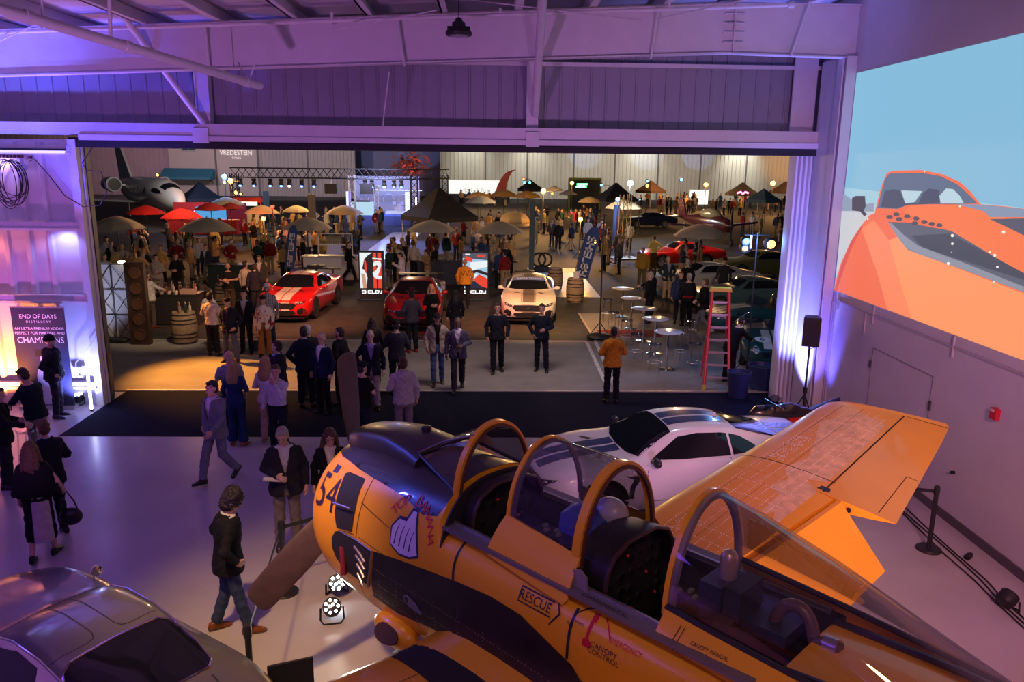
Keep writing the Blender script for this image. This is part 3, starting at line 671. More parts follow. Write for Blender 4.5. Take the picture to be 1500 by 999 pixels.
        for x, y in ((3.66, 3.565), (3.80, 3.565)):
            obj('rib_hole', MB().cyl((x, 3.570, 1.85), (x, 3.562, 1.85), 0.028), BLK, plane)
    # fairing where wing meets body
    fr_ = []
    for s_, dz in ((0.5, .17), (0.64, .11), (0.76, .04), (0.9, -.01)):
        r = pint(tab, s_); f = foil(r[1] - 0.03, r[2] - r[1] + .1, sg * s_, r[3], r[4]); fr_.append([V((p.x, p.y, p.z + dz * min(1, max(0, (p.x - 1.98) * 3)))) for p in f[:11]])
    obj('wing_fillet', MB().grid(fr_), YEL, plane, 60)
wing(1); wing(-1)
du = frame((1.46, -.66, 1.19), (1, 0, 0), (0, .6, .8), (0, -.8, .6))
obj('intake_duct', MB().ell((1.46, -.62, 1.22), (.30, .12, .15), 16, 10), YEL, plane)
obj('duct_mouth', MB().prism([(.13 * math.cos(q) + .06 * (math.cos(q) > 0) * math.cos(q), .085 * math.sin(q)) for q in [PI / 9 * k for k in range(18)]], .10, .118, du), mat('duct_shadow', (.06, .025, .01), .7), plane)
# tail
def fin(pts, th, M=None):
    m_ = MB().prism(pts, -th, th, M); return m_
obj('fin', fin([(7.7, 2.45), (8.6, 3.55), (8.85, 3.8), (9.7, 3.82), (9.85, 2.2), (9.4, 2.1), (8.2, 2.3)], .04, frame((0, 0, 0), (1, 0, 0), (0, 0, 1), (0, -1, 0))), YEL, plane)
for sg in (1, -1): obj('tailplane', fin([(8.4, 0.1), (8.9, 1.9), (9.15, 2.05), (9.7, 2.05), (9.75, 0.05)], .035, frame((0, 0, 2.2), (1, 0, 0), (0, sg, 0), (0, 0, 1))), YEL, plane)
# landing gear
TYRE = mat('tyre_rubber', (0.015, 0.015, 0.016), 0.75)
for (a, s_, r_, top) in ((0.95, 0, .26, 1.3), (3.2, -1.75, .34, 1.5), (3.2, 1.75, .34, 1.5)):
    g_ = obj('gear_leg', MB().cyl((a, s_, r_), (a - .05, s_, top), 0.05, 0.065).cyl((a, s_ - .12, r_), (a, s_ + .02, r_), 0.035), ALU, plane)
    obj('wheel', MB().lathe([(r_ * .5, -.07), (r_ * .9, -.085), (r_, -.04), (r_, .04), (r_ * .9, .085), (r_ * .5, .07)], n=24, M=Matrix.Translation((a, s_ - .1, r_)) @ Matrix.Rotation(R(90), 4, 'X')), TYRE, g_)
# ------------------------------------------------------------------ canopies
PERSPEX = glass('perspex', (0.93, 0.94, 0.97), 0.90)
def arch(a, hw, z0_, z1_, n=22, n_=2.3, da=0.0):
    out = []
    for i in range(n + 1):
        q = PI * i / n; c, s_ = math.cos(q), math.sin(q)
        out.append(V((a + da * s_, -hw * math.copysign(abs(c) ** (2 / n_), c), z0_ + (z1_ - z0_) * abs(s_) ** (2 / n_))))
    return out
def strip(a0, a1, hw, z0_, z1_, th=0.028, **k):
    A, B = arch(a0, hw, z0_, z1_, **k), arch(a1, hw, z0_, z1_, **k)
    A2, B2 = [V((p.x, p.y * (1 - th / hw), z0_ + (p.z - z0_) * (1 - th / (z1_ - z0_)))) for p in A], [V((p.x, p.y * (1 - th / hw), z0_ + (p.z - z0_) * (1 - th / (z1_ - z0_)))) for p in B]
    return MB().loft([[A[i], B[i], B2[i], A2[i]] for i in range(len(A))])
# windscreen
AR = arch(2.09, .425, 2.70, 3.235, n_=2.0)
base = []
for i in range(23):
    t = i / 22; u = abs(t - .5) * 2; sg = -1 if t < .5 else 1
    if u < .38: base.append(V((1.42, sg * .30 * u / .38, 2.845)))
    else: v = (u - .38) / .62; base.append(V((1.42 + .67 * v, sg * (.30 + .125 * v), 2.845 - .125 * v)))
mid = [b.lerp(a, .5) + V((0, 0, .03)) for a, b in zip(AR, base)]
ws = obj('windscreen', MB().grid([base, mid, AR]), PERSPEX, plane, 80)
obj('windscreen_arch', strip(2.06, 2.115, .44, 2.66, 3.25, n_=2.0), YEL, plane)
obj('windscreen_lining', strip(2.10, 2.135, .42, 2.62, 3.225, .02, n_=2.0), BROWN, plane)
for sg in (-1, 1):
    obj('windscreen_post', MB().path([V((1.43, sg * .30, 2.85)), V((1.76, sg * .27, 3.04)), V((2.08, sg * .22, 3.165))], 0.012, 6), BROWN, plane)
obj('windscreen_sill', MB().path(base, 0.016, 6), BLK, plane)
def moving_canopy(a0, a1, hw, top0, top1, zg):
    A = arch(a0, hw, zg, top0, n_=2.0); B = arch(a1, hw + .02, zg, top1, n_=2.0); M_ = [p.lerp(q, .5) + V((0, 0, .008)) for p, q in zip(A, B)]
    return MB().grid([A, M_, B])
obj('front_canopy_glass', moving_canopy(2.72, 3.42, .425, 3.255, 3.245, 2.70), PERSPEX, plane, 80)
obj('front_canopy_bow', strip(2.69, 2.725, .44, 2.66, 3.27, .022, n_=2.0), YEL, plane)
obj('front_canopy_bow', strip(2.725, 2.75, .425, 2.62, 3.255, .03, n_=2.0), mat('bow_lining', (0.14, .12, .13), .5), plane)
obj('front_canopy_bow', strip(3.385, 3.455, .468, 2.60, 3.265, .03, n_=2.0), YEL, plane)
obj('front_canopy_bow', strip(3.44, 3.47, .45, 2.58, 3.24, .03, n_=2.0), BROWN, plane)
for sg in (-1, 1):
    rows_ = []
    for z, s_, a0, a1 in ((2.735, .43, 2.69, 3.46), (2.66, .49, 2.67, 3.47), (2.56, .55, 2.65, 3.475), (2.475, .59, 2.64, 3.485), (2.44, .605, 2.66, 3.46)):
        rows_.append([V((a0 + (a1 - a0) * i / 8, sg * (s_ + .03 * i / 8), z - .06 * i / 8)) for i in range(9)])
    inner = [[V((p.x, p.y - sg * .015, p.z)) for p in r] for r in rows_]
    pm_ = MB().grid(rows_); pm_.grid(inner); obj('front_canopy_skirt', pm_, YEL, plane, 50)
RA, RT = [4.19, 4.5, 5.0, 5.5, 5.95, 6.5, 6.9], [3.27, 3.21, 3.06, 2.86, 2.67, 2.59, 2.55]
RW, RZ = (.45, .455, .45, .43, .39, .31, .22), (2.62, 2.60, 2.57, 2.54, 2.52, 2.51, 2.50)
RG = [arch(a, hw, zg, t, n_=2.0) for a, hw, zg, t in zip(RA, RW, RZ, RT)]
obj('rear_canopy_glass', MB().grid(RG), PERSPEX, plane, 80)
obj('rear_canopy_bow', strip(4.16, 4.195, .465, 2.56, 3.285, .02, n_=2.0), YEL, plane)
obj('rear_canopy_bow', strip(4.19, 4.225, .45, 2.54, 3.27, .045, n_=2.0), mat('bow_grey', (0.36, .30, .32), .4, metal=.3), plane)
SEAL = mat('seal_black', (0.02, 0.015, 0.018), 0.5)
for sg in (-1, 1):
    obj('rear_canopy_seal', MB().path([V((p[0].x if sg < 0 else p[-1].x, (p[0].y if sg < 0 else p[-1].y) * 1.02, p[0].z)) for p in RG], 0.02, 6), SEAL, plane)
    rows_ = []
    for dz, ds in ((0.0, .012), (-.06, .06), (-.14, .125), (-.17, .135)):
        rows_.append([V((a, sg * (hw + ds), zg + dz)) for a, hw, zg in zip(RA, RW, RZ)])
    sk = MB().grid(rows_); sk.grid([[V((p.x, p.y - sg * .015, p.z)) for p in r] for r in rows_])
    o = obj('rear_canopy_skirt', sk, YEL, plane, 50)
    sc_ = MB()
    for i in range(16):
        a = 4.2 + i * .14; r = pint([(x, h, z) for x, h, z in zip(RA, RW, RZ)], a)
        sc_.ell((a, sg * (r[1] + .03), r[2] - .035), (.008, .008, .008), 6, 4)
    obj('skirt_screws', sc_, ALU, o)['kind'] = 'stuff'
SKB = MB().grid([[V((a, -(hw + ds), zg + dz)) for a, hw, zg in zip(RA, RW, RZ)] for dz, ds in ((0.0, .012), (-.06, .06), (-.14, .125), (-.17, .135))]).bvh()
obj('stencil_lettering', decal(MB(), text2d('PUSH', .06), SKB, SIDE(4.36, 2.46), .006), BLK, plane, None)
mb = decal(MB(), text2d('CANOPY MANUAL', .03), SKB, SIDE(4.56, 2.515), .006); decal(mb, text2d('HANDLE', .03), SKB, SIDE(4.50, 2.485), .006); obj('stencil_lettering', mb, BLK, plane, None)
mb = MB()
for a in (4.335, 4.365): decal(mb, gridfill([(a - .003, 2.57), (a + .003, 2.57), (a - .012, 2.49), (a - .018, 2.49)], .05), SKB, SIDE(), .006)
obj('handle_marks', mb, BLK, plane, None)
# canopy rails beside the cockpits
for sg in (-1, 1):
    obj('canopy_rail', MB().box((3.5, sg * .545, 2.475), (2.75, .13, .03)), mat('rail_grey', (0.20, .18, .22), .45, metal=.4), plane)
    obj('rail_strip', MB().box((3.5, sg * .49, 2.495), (2.75, .025, .02)), ALU, plane)
    obj('deck_rail', MB().path([V((4.95, sg * .36, 2.50)), V((5.6, sg * .32, 2.54)), V((6.6, sg * .2, 2.585))], .025, 6), BLK, plane)
obj('stencil_lettering', flat(MB(), text2d('EXPERIMENTAL', .055, 1.05), frame((3.78, -.57, 2.4915), (1, 0, 0), (0, 1, 0), (0, 0, 1))), BLK, plane, None)
obj('canopy_latch', MB().prism([(-.07, 0), (.07, 0), (.06, .10), (.0, .14), (-.06, .12)], -.008, .008, frame((3.52, -.52, 2.49), (1, 0, 0), (0, 0, 1), (0, -1, 0))), mat('latch_grey', (.3, .25, .32), .45, metal=.3), plane)
# cockpit interior
tub = MB()
for sg in (-1, 1): tub.box((3.53, sg * .50, 2.05), (2.84, .02, .86))
tub.box((3.53, 0, 1.62), (2.84, 1.0, .02)); tub.box((2.11, 0, 2.05), (.02, 1.0, .86)); tub.box((4.96, 0, 2.05), (.02, 1.0, .86))
obj('cockpit_tub', tub, DARK, plane)
dk = MB().loft([[V((a, -w, z)), V((a, -w * .5, z + .03)), V((a, 0, z + .04)), V((a, w * .5, z + .03)), V((a, w, z))] for a, w, z in ((4.95, .42, 2.47), (5.6, .38, 2.505), (6.6, .26, 2.56))], (False, False), closed=False)
obj('aft_deck', dk, YEL, plane)
KN = mat('knob_red', (0.6, .03, .02), .4); CAR = mat('placard', (.35, .33, .3), .5)
def cockpit(a0, nm):
    # glare shield, instrument board, side consoles, stick, seat
    gs = MB()
    prof = [(-.42, 2.48), (-.40, 2.60), (-.33, 2.71), (-.16, 2.78), (.16, 2.78), (.33, 2.71), (.40, 2.60), (.42, 2.48)]
    gs.loft([[V((a, y, z + dz)) for y, z in prof] for a, dz in ((a0 - .22, -.02), (a0, 0), (a0 + .08, -.012))], (False, False), closed=False)
    gs.loft([[V((a, y * .94, z + dz - .03)) for y, z in prof] for a, dz in ((a0 - .22, -.02), (a0, 0), (a0 + .08, -.012))], (False, False), closed=False)
    g_ = obj('glare_shield', gs, mat('shield_leather', (.012, .010, .012), .45), plane, 60)
    obj('shield_trim', MB().path([V((a0 + .085, y, z - .012)) for y, z in prof], .018, 6), mat('trim_brown', (.05, .022, .02), .5), g_)
    pn = MB().prism([(y * .93, z - .02) for y, z in prof] + [(.45, 2.0), (.3, 1.9), (-.3, 1.9), (-.45, 2.0)], -.01, .01, frame((a0 - .02, 0, 0), (0, 1, 0), (0, 0, 1), (1, 0, 0)))
    pn_ = obj('instrument_panel', pn, DARK, plane)
    rr = random.Random(nm); kn = MB(); BZ_, FC_ = mat('bezel', (.022, .022, .024), .5), mat('gauge_face', (.012, .012, .014), .2)
    for i, z in enumerate((2.66, 2.54, 2.42, 2.30, 2.18)):
        for j in range(7):
            y = -.36 + .12 * j + rr.uniform(-.01, .01)
            if abs(y) > .40 - .10 * (i == 0) or rr.random() < .25: continue
            r_ = rr.choice((.04, .046, .03, .02)); z += rr.uniform(-.015, .015)
            multi('gauge', [(MB().cyl((a0 - .01, y, z), (a0 + .006, y, z), r_, n=14), BZ_), (MB().cyl((a0 + .004, y, z), (a0 + .009, y, z), r_ * .8, n=12), FC_)], pn_)
            if rr.random() < .22: obj('panel_knob', MB().ell((a0 + .02, y + .05, z - .05), (.014, .014, .014), 8, 5), KN, pn_)
    cs = MB()
    for sg in (-1, 1):
        cs.box((a0 + .42, sg * .40, 2.18), (.75, .17, .05)); cs.box((a0 + .42, sg * .44, 1.95), (.7, .08, .4))
    co = obj('side_console', cs, mat('console', (.05, .05, .05), .5, var=.4, vs=20), plane)
    kb_ = MB()
    for i in range(9): kb_.box((a0 + .12 + .07 * i, -.40 + .03 * math.sin(i * 2), 2.215), (.03, .04, .03)); kb_.box((a0 + .12 + .07 * i, .40 + .03 * math.cos(i * 3), 2.215), (.03, .05, .025))
    obj('console_switches', kb_, CAR, co)
    obj('throttle', MB().path([V((a0 + .28, -.38, 2.2)), V((a0 + .26, -.36, 2.36))], .012, 6).ell((a0 + .26, -.355, 2.38), (.03, .03, .035), 8, 6), KN, co)
    st_ = MB().path([V((a0 + .36, 0, 1.64)), V((a0 + .36, 0, 1.95)), V((a0 + .31, 0, 2.12)), V((a0 + .33, 0, 2.26))], [.02, .02, .018, .026], 8)
    obj('control_stick', st_, GREY, plane)
    obj('rudder_pedal', MB().box((a0 + .05, -.18, 1.78), (.05, .14, .18)).box((a0 + .05, .18, 1.78), (.05, .14, .18)), GREY, plane)
    seat = MB().box((a0 + .62, 0, 1.90), (.46, .46, .12))
    seat.box((a0 + .88, 0, 2.22), (.12, .48, .62), Matrix.Identity(4)); seat.box((a0 + .90, 0, 2.62), (.12, .3, .22))
    s_ = obj('seat', seat, mat('seat_dark', (.03, .03, .04), .7), plane)
    obj('seat_cushion', MB().box((a0 + .60, 0, 1.98), (.42, .42, .07)).box((a0 + .81, 0, 2.22), (.05, .42, .5)), mat('cushion_olive', (.06, .055, .05), .9, bump=.4, bs=40), s_)
    hb = MB()
    for sg in (-1, 1):
        hb.path([V((a0 + .80, sg * .12, 2.50)), V((a0 + .76, sg * .13, 2.30)), V((a0 + .74, sg * .10, 2.05)), V((a0 + .58, sg * .14, 2.03)), V((a0 + .45, sg * .2, 2.02))], .014, 6, sx=1.6)
    obj('harness', hb, mat('harness_yellow', (.45, .30, .06), .8), s_)
    return s_
s1 = cockpit(2.20, 1); s2 = cockpit(3.58, 2)
obj('headrest_cover', MB().loft([[V((a, y, z)) for y, z in ((-.17, 2.62), (-.15, 2.76 + d), (0, 2.80 + d), (.15, 2.76 + d), (.17, 2.62))] for a, d in ((3.0, 0), (3.06, .02), (3.2, 0), (3.3, -.06))]), mat('cover_blue', (.05, .07, .35), .5, bump=.6, bs=18), s1)
obj('beacon', MB().lathe([(.06, 0), (.06, .13), (.055, .16), (.04, .185), (.015, .196)], (4.36, .0, 2.72), 18), mat('beacon_cap', (.55, .42, .36), .3, metal=.6), plane)
obj('equipment_box', MB().box((4.33, -.02, 2.58), (.16, .30, .28)).box((4.60, .12, 2.48), (.45, .4, .08)), mat('box_navy', (.03, .035, .07), .35), plane)
obj('air_hose', MB().path([V((4.68 + .13 * (1 - math.cos(q)), .06 + .02 * math.sin(q), 2.48 + .19 * math.sin(q))) for q in [PI * i / 12 for i in range(13)]] + [V((5.02, .05, 2.52)), V((5.12, .04, 2.53))], .042, 12), mat('hose_brown', (.12, .07, .06), .35), plane)
obj('hose_clamp', MB().path([V((5.02, .05, 2.52)), V((5.11, .04, 2.53))], .055, 14), ALU, plane)
# a grey flying helmet and a folded blue cover between the cockpits
t = thing('flying_helmet', 'grey flying helmet resting behind the front seat of the yellow aeroplane', 'helmet', PM @ V((3.25, .16, 2.60)), PYAW)
hm = MB().ell((0, 0, .14), (.15, .12, .13), 18, 12); obj('shell', hm, mat('helmet_grey', (.32, .30, .32), .3), t)
obj('visor', MB().ell((.07, 0, .12), (.10, .10, .06), 14, 9), mat('visor_dark', (.04, .03, .05), .1), t)
# ================================================================== people
SKINS = {'fair': (0.55, 0.33, 0.24), 'tan': (0.42, 0.24, 0.16), 'brown': (0.16, 0.08, 0.05)}
def skinmat(k): return mat('skin_' + k, SKINS[k], 0.5, var=0.06, vs=20)
HAIRS = {'black': (0.012, 0.010, 0.010), 'dark': (0.03, 0.018, 0.012), 'brown': (0.09, 0.045, 0.02), 'blond': (0.42, 0.26, 0.11), 'grey': (0.32, 0.30, 0.29), 'white': (0.6, 0.58, 0.55), 'red': (0.3, .09, .03)}
def hairmat(k): return mat('hair_' + k, HAIRS[k], 0.6, var=0.35, vs=50, bump=0.4, bs=120)
# arm poses: elbow, wrist and which way the thumb points (right arm; the left arm is its mirror image)
ARM = {'down': ((.255, -.03, 1.15), (.265, .05, .91), (0, 1, 0)), 'relax': ((.27, -.02, 1.16), (.25, .10, .93), (0, 1, .2)),
       'pocket': ((.32, -.09, 1.17), (.205, .055, .97), (0, 1, .3)), 'front': ((.265, -.01, 1.16), (.10, .25, 1.13), (0, .2, 1)),
       'phone': ((.25, .06, 1.16), (.09, .28, 1.27), (-.2, 0, 1)), 'chin': ((.20, .17, 1.20), (.07, .17, 1.43), (-.6, 0, .6)),
       'cross': ((.27, .04, 1.18), (-.04, .21, 1.19), (0, 0, 1)), 'reach': ((.28, .17, 1.22), (.20, .43, 1.13), (-.3, 0, 1)),
       'swingf': ((.24, .06, 1.16), (.23, .27, 1.0), (0, .4, 1)), 'swingb': ((.26, -.15, 1.19), (.28, -.17, .95), (0, 1, 0)),
       'hip': ((.40, -.07, 1.20), (.20, .05, 1.02), (0, 1, 0)), 'back': ((.27, -.13, 1.18), (.08, -.20, 1.0), (1, 0, 0)), 'up': ((.30, .16, 1.42), (.16, .26, 1.62), (-.5, 0, .6)),
       'bag': ((.30, -.01, 1.17), (.31, .14, 1.0), (0, 1, .2)), 'table': ((.27, .13, 1.20), (.13, .36, 1.10), (-.4, .2, .8))}
#      hip-knee-ankle for each leg: (knee dx, knee y, knee z, ankle x, ankle y, ankle z, heel lift)
LEG = {'stand': ((.10, .02, .49, .115, -.01, .085, 0), (.10, .02, .49, .115, -.01, .085, 0)),
       'wide': ((.15, .02, .49, .19, -.01, .085, 0), (.15, .03, .49, .19, .02, .085, 0)),
       'walk': ((.09, .17, .51, .09, .27, .095, -8), (.09, -.02, .49, .09, -.30, .15, 28)),
       'step': ((.10, .08, .49, .10, .13, .085, 0), (.10, .0, .49, .11, -.13, .10, 8)),
       'contra': ((.10, .0, .49, .105, -.02, .085, 0), (.13, .10, .50, .15, .10, .085, 0)),
       'stag': ((.10, .07, .50, .12, .16, .085, 0), (.11, -.03, .49, .15, -.16, .09, 4))}
LV = [(.78, .178, .128), (.86, .180, .132), (.94, .172, .125), (1.02, .158, .113), (1.10, .150, .108), (1.20, .160, .114), (1.30, .178, .118), (1.37, .182, .112), (1.42, .165, .098), (1.46, .115, .082), (1.49, .07, .07)]
LF = [(.78, .180, .132), (.86, .185, .138), (.94, .176, .128), (1.02, .142, .105), (1.10, .126, .096), (1.20, .140, .110), (1.30, .155, .122), (1.37, .158, .106), (1.42, .145, .090), (1.46, .10, .075), (1.49, .06, .062)]
def person(label, loc, face=0, h=1.76, top=('jacket', '20222c'), shirt=None, legs='stand', arms=('down', 'down'), low=('trousers', '22232b'), hair=('short', 'dark'), skin_='fair',
           shoes='17130f', head=(0, 0), lean=0.0, fat=1.0, fem=False, vx=0.010, group=None, belt=None, beard=None, logo=None):
    s = h / 1.75
    t = thing('person', label, 'person', loc, R(face), group)
    LVV = LF if fem else LV
    def bend(p):       # lean from the hips, scale to height
        p = V(p); k = max(0, p.z - .93); return V((p.x * s, (p.y + lean * k) * s, (p.z - abs(lean) * k * .18) * s))
    HP = V((0, -.005, 1.50))
    HM = Matrix.Translation(HP) @ Matrix.Rotation(R(head[1]), 4, 'Z') @ Matrix.Rotation(R(-head[0]), 4, 'X') @ Matrix.Translation(-HP)
    def hb(p): return bend(HM @ V(p))
    def torso(mb, z0, z1, g, gf=0.0, n=22):
        rings = []
        zs = [z0] + [l[0] for l in LVV if z0 + .02 < l[0] < z1 - .02] + [z1]
        for z in zs:
            _, w, d = pint(LVV, z); w, d = (w - .0) * (1 + (fat - 1) * (1 if z < 1.3 else .4)) + g, d * (1 + (fat - 1) * (1.5 if z < 1.3 else .4)) + g + gf * max(0, (1.1 - z) / .3)
            rings.append([bend((w * math.copysign(abs(math.cos(q)) ** .85, math.cos(q)), d * math.copysign(abs(math.sin(q)) ** .9, math.sin(q)) + (.012 if fem and 1.15 < z < 1.36 and math.sin(q) > 0 else 0), z)) for q in [2 * PI * k / n for k in range(n)]])
        return mb.loft(rings)
    aj = []
    shx = .148 if fem else .172
    for sd, a in ((1, arms[0]), (-1, arms[1])):
        e, w, th = ARM[a]; m_ = lambda p: V((p[0] * sd * (.92 if fem else 1), p[1], p[2]))
        S = V((sd * shx, -.005, 1.378)); aj.append((bend(S), bend(m_(e)), bend(m_(w)), m_(th).normalized(), sd))
    lj = []
    for sd, l in ((1, LEG[legs][0]), (-1, LEG[legs][1])):
        lj.append((V((sd * .092, 0, .90)) * s, V((sd * l[0], l[1], l[2])) * s, V((sd * l[3], l[4], l[5])) * s, l[6], sd))
    # ---- the body, one skin
    b = MB(); torso(b, .84, 1.47, -.012)
    b.cap(bend((0, -.012, 1.42)), hb((0, -.002, 1.57)), .056 * s, .053 * s, 14)
    b.ell((0, 0, 0), (1, 1, 1), 18, 12, Matrix.Translation(hb((0, -.006, 1.652))) @ HM.to_3x3().to_4x4() @ Matrix.Diagonal((.075 * s, .096 * s, .100 * s, 1)))
    b.ell((0, 0, 0), (1, 1, 1), 14, 10, Matrix.Translation(hb((0, .024, 1.592))) @ HM.to_3x3().to_4x4() @ Matrix.Diagonal((.057 * s, .068 * s, .078 * s, 1)))
    b.cap(hb((0, .086, 1.648)), hb((0, .108, 1.612)), .011 * s, .015 * s, 8)
    b.cap(hb((-.016, .086, 1.572)), hb((.016, .086, 1.572)), .010 * s, .010 * s, 8)
    b.cap(hb((-.012, .074, 1.530)), hb((.012, .074, 1.530)), .020 * s, .020 * s, 8)
    b.cap(hb((-.035, .076, 1.672)), hb((.035, .076, 1.672)), .013 * s, .013 * s, 8)
    for sd in (1, -1): b.ell((0, 0, 0), (.012 * s, .022 * s, .032 * s), 8, 6, Matrix.Translation(hb((sd * .078, -.008, 1.625))) @ HM.to_3x3().to_4x4())
    fr_ = .0100 if vx <= .0085 else .0125
    for S, E, W, th, sd in aj:
        b.cap(S, E, .052 * s, .041 * s); b.cap(E, W, .041 * s, .028 * s)
        f = (W - E).normalized(); sv = (th - f * th.dot(f)).normalized(); n_ = f.cross(sv) * (-sd)
        if n_.length < .5: n_ = V((-sd, 0, 0))
        P_ = lambda a, c, d: W + (f * a + sv * c + n_ * d) * s
        b.cap(P_(.015, 0, 0), P_(.085, 0, .004), .030 * s, .034 * s, 8); b.cap(P_(.03, .016, 0), P_(.085, .026, .002), .022 * s, .020 * s, 8); b.cap(P_(.03, -.016, 0), P_(.08, -.028, .002), .022 * s, .019 * s, 8)
        for k, (c0, ln_) in enumerate(((.036, .072), (.013, .080), (-.011, .074), (-.034, .058))):
            b.path([P_(.085, c0, .002), P_(.085 + ln_ * .48, c0 * 1.08, .012), P_(.085 + ln_ * .78, c0 * 1.08, .030), P_(.085 + ln_ * .86, c0 * 1.05, .050)], [fr_ * s, fr_ * s, fr_ * .95 * s, fr_ * .8 * s], 7)
        b.path([P_(.022, .028, .004), P_(.052, .055, .012), P_(.080, .064, .022), P_(.098, .062, .030)], [.015 * s, .0135 * s, .012 * s, .009 * s], 7)
    for H_, K, A, lift, sd in lj:
        b.cap(H_, K, .085 * s, .055 * s); b.cap(K, A, .055 * s, .038 * s)
        M_ = Matrix.Translation(A) @ Matrix.Rotation(R(-sd * 9), 4, 'Z') @ Matrix.Rotation(R(-lift), 4, 'X')
        b.cap((0, -.03, -.035 * s), (0, .14 * s, -.055 * s), .036 * s, .026 * s, 8, M_); b.cap((0, -.03 * s, -.04 * s), (0, 0, .02), .034 * s, .038 * s, 8, M_)
    skin('body', b, vx, 2, skinmat(skin_), t)
    if vx < .0125:
        ey = MB(); br = MB()
        for sd in (1, -1):
            ey.ell((0, 0, 0), (.009 * s, .005 * s, .0055 * s), 8, 6, Matrix.Translation(hb((sd * .030, .0865, 1.645))) @ HM.to_3x3().to_4x4())
            br.path([hb((sd * .014, .0915, 1.668)), hb((sd * .030, .090, 1.673)), hb((sd * .046, .080, 1.667))], .005 * s, 5)
        obj('eyes', ey, mat('eye_dark', (.02, .015, .012), .15), t); obj('eyebrows', br, hairmat(hair[1]), t)
    # ---- clothes
    rr = random.Random(label)
    ph = rr.uniform(0, 9)
    def crease(me):
        n = len(me.vertices); co = np.empty(n * 3, np.float32); no = np.empty(n * 3, np.float32)
        me.vertices.foreach_get('co', co); me.vertex_normals.foreach_get('vector', no); co = co.reshape(-1, 3); no = no.reshape(-1, 3)
        d = .0035 * np.sin(co[:, 2] * 55 + 9 * np.sin(co[:, 0] * 14 + ph) + ph) + .003 * np.sin(co[:, 2] * 31 - co[:, 0] * 42 + co[:, 1] * 23 + ph * 2)
        me.vertices.foreach_set('co', (co + no * d[:, None]).ravel())
    kind, colr = top[0], top[1]
    cv = max(vx * 1.25, .0115)
    tm = cloth(colr)
    if len(top) > 2: tm = pattern(top[2], colr)
    if kind in ('jacket', 'blazer', 'cardigan', 'coat'):
        hem = .80 if kind != 'coat' else .62
        if shirt is None: shirt = 'c9c6cc'
        sh = MB(); torso(sh, .90, 1.475, .004); sh.path([hb((.050 * math.cos(q), .052 * math.sin(q) - .006, 1.485)) for q in [2 * PI * k / 14 for k in range(15)]], .016 * s, 6)
        skin('shirt', sh, cv, 2, cloth(shirt), t, crease)
        j = MB(); torso(j, hem, 1.46, .030, .012)
        for S, E, W, th, sd in aj: j.cap(S, E, .072 * s, .060 * s, 12); j.cap(E, E.lerp(W, .92), .064 * s, .048 * s, 12)
        j.path([bend((.085 * math.cos(q), .070 * math.sin(q) - .012, 1.475 + .012 * (math.sin(q) < 0))) for q in [R(150) + 2 * PI * k / 18 * .66 for k in range(19)]], .016 * s, 6)
        wide = kind == 'cardigan' or kind == 'coat'
        def carve(me):
            crease(me)
            bm = bmesh.new(); bm.from_mesh(me); dl = []
            for f in bm.faces:
                c = f.calc_center_median() / s
                if c.y < .02: continue
                z = c.z; x = abs(c.x)
                wv = max(0, (z - 1.10) / .36) * .085 if z > 1.10 else (max(0, (1.04 - z)) * (.35 if wide else .16))
                if wide: wv = max(wv, .045 if z < 1.3 else wv)
                if z < 1.52 and x < wv:
                    p = c * s; ok = True
                    for S, E, W, th, sd in aj:
                        for a_, b_ in ((S, E), (E, W)):
                            u = max(0, min(1, (p - a_).dot(b_ - a_) / (b_ - a_).length_squared))
                            if u > .15 and (p - a_.lerp(b_, u)).length < .085 * s: ok = False
                    if ok: dl.append(f)
            bmesh.ops.delete(bm, geom=dl, context='FACES'); bm.to_mesh(me); bm.free()
        skin('jacket', j, cv, 3, tm, t, carve)
        if kind == 'blazer':
            for sd in (1, -1):
                lp = MB().loft([[bend((sd * (.02 + .055 * k / 4), (.148 if k < 4 else .115) + (.0 if k < 3 else -.01) * 1, 1.12 + .085 * k)), bend((sd * (.035 + .085 * k / 4 - (.03 if k == 4 else 0)), .142 - .012 * k, 1.13 + .083 * k)), bend((sd * (.035 + .085 * k / 4 - (.03 if k == 4 else 0)), .132 - .012 * k, 1.13 + .083 * k))] for k in range(5)])
                obj('lapel', lp, tm, t)
    elif kind in ('shirt', 'tee', 'hoodie', 'sweater', 'polo', 'blouse'):
        j = MB(); g = {'shirt': .012, 'tee': .012, 'polo': .014, 'hoodie': .034, 'sweater': .026, 'blouse': .018}[kind]
        torso(j, .86 if kind in ('hoodie', 'sweater', 'tee', 'blouse') else (.985 if belt else .88), 1.46, g)
        for S, E, W, th, sd in aj:
            if kind in ('tee', 'polo'): j.cap(S, S.lerp(E, .62), .068 * s, .062 * s, 12)
            else:
                k_ = {'shirt': 1, 'hoodie': 1.22, 'sweater': 1.12, 'blouse': 1.15}[kind]
                j.cap(S, E, .066 * s * k_, .054 * s * k_, 12); j.cap(E, E.lerp(W, .93), .054 * s * k_, .042 * s * k_, 12)
        if kind in ('shirt', 'polo', 'blouse'): j.path([hb((.052 * math.cos(q), .054 * math.sin(q) - .006, 1.482)) for q in [2 * PI * k / 14 for k in range(15)]], .016 * s, 6)
        if kind == 'hoodie':
            j.ell((0, 0, 0), (.12 * s, .06 * s, .10 * s), 14, 9, Matrix.Translation(bend((0, -.115, 1.40)))); j.path([bend((.075 * math.cos(q), .072 * math.sin(q) - .012, 1.478)) for q in [2 * PI * k / 14 for k in range(15)]], .026 * s, 6)
        skin({'tee': 'tee_shirt', 'polo': 'polo_shirt'}.get(kind, kind), j, cv, 3, tm, t, crease)
    elif kind == 'dress' or kind == 'jumpsuit':
        j = MB(); torso(j, .88, 1.44, .012)
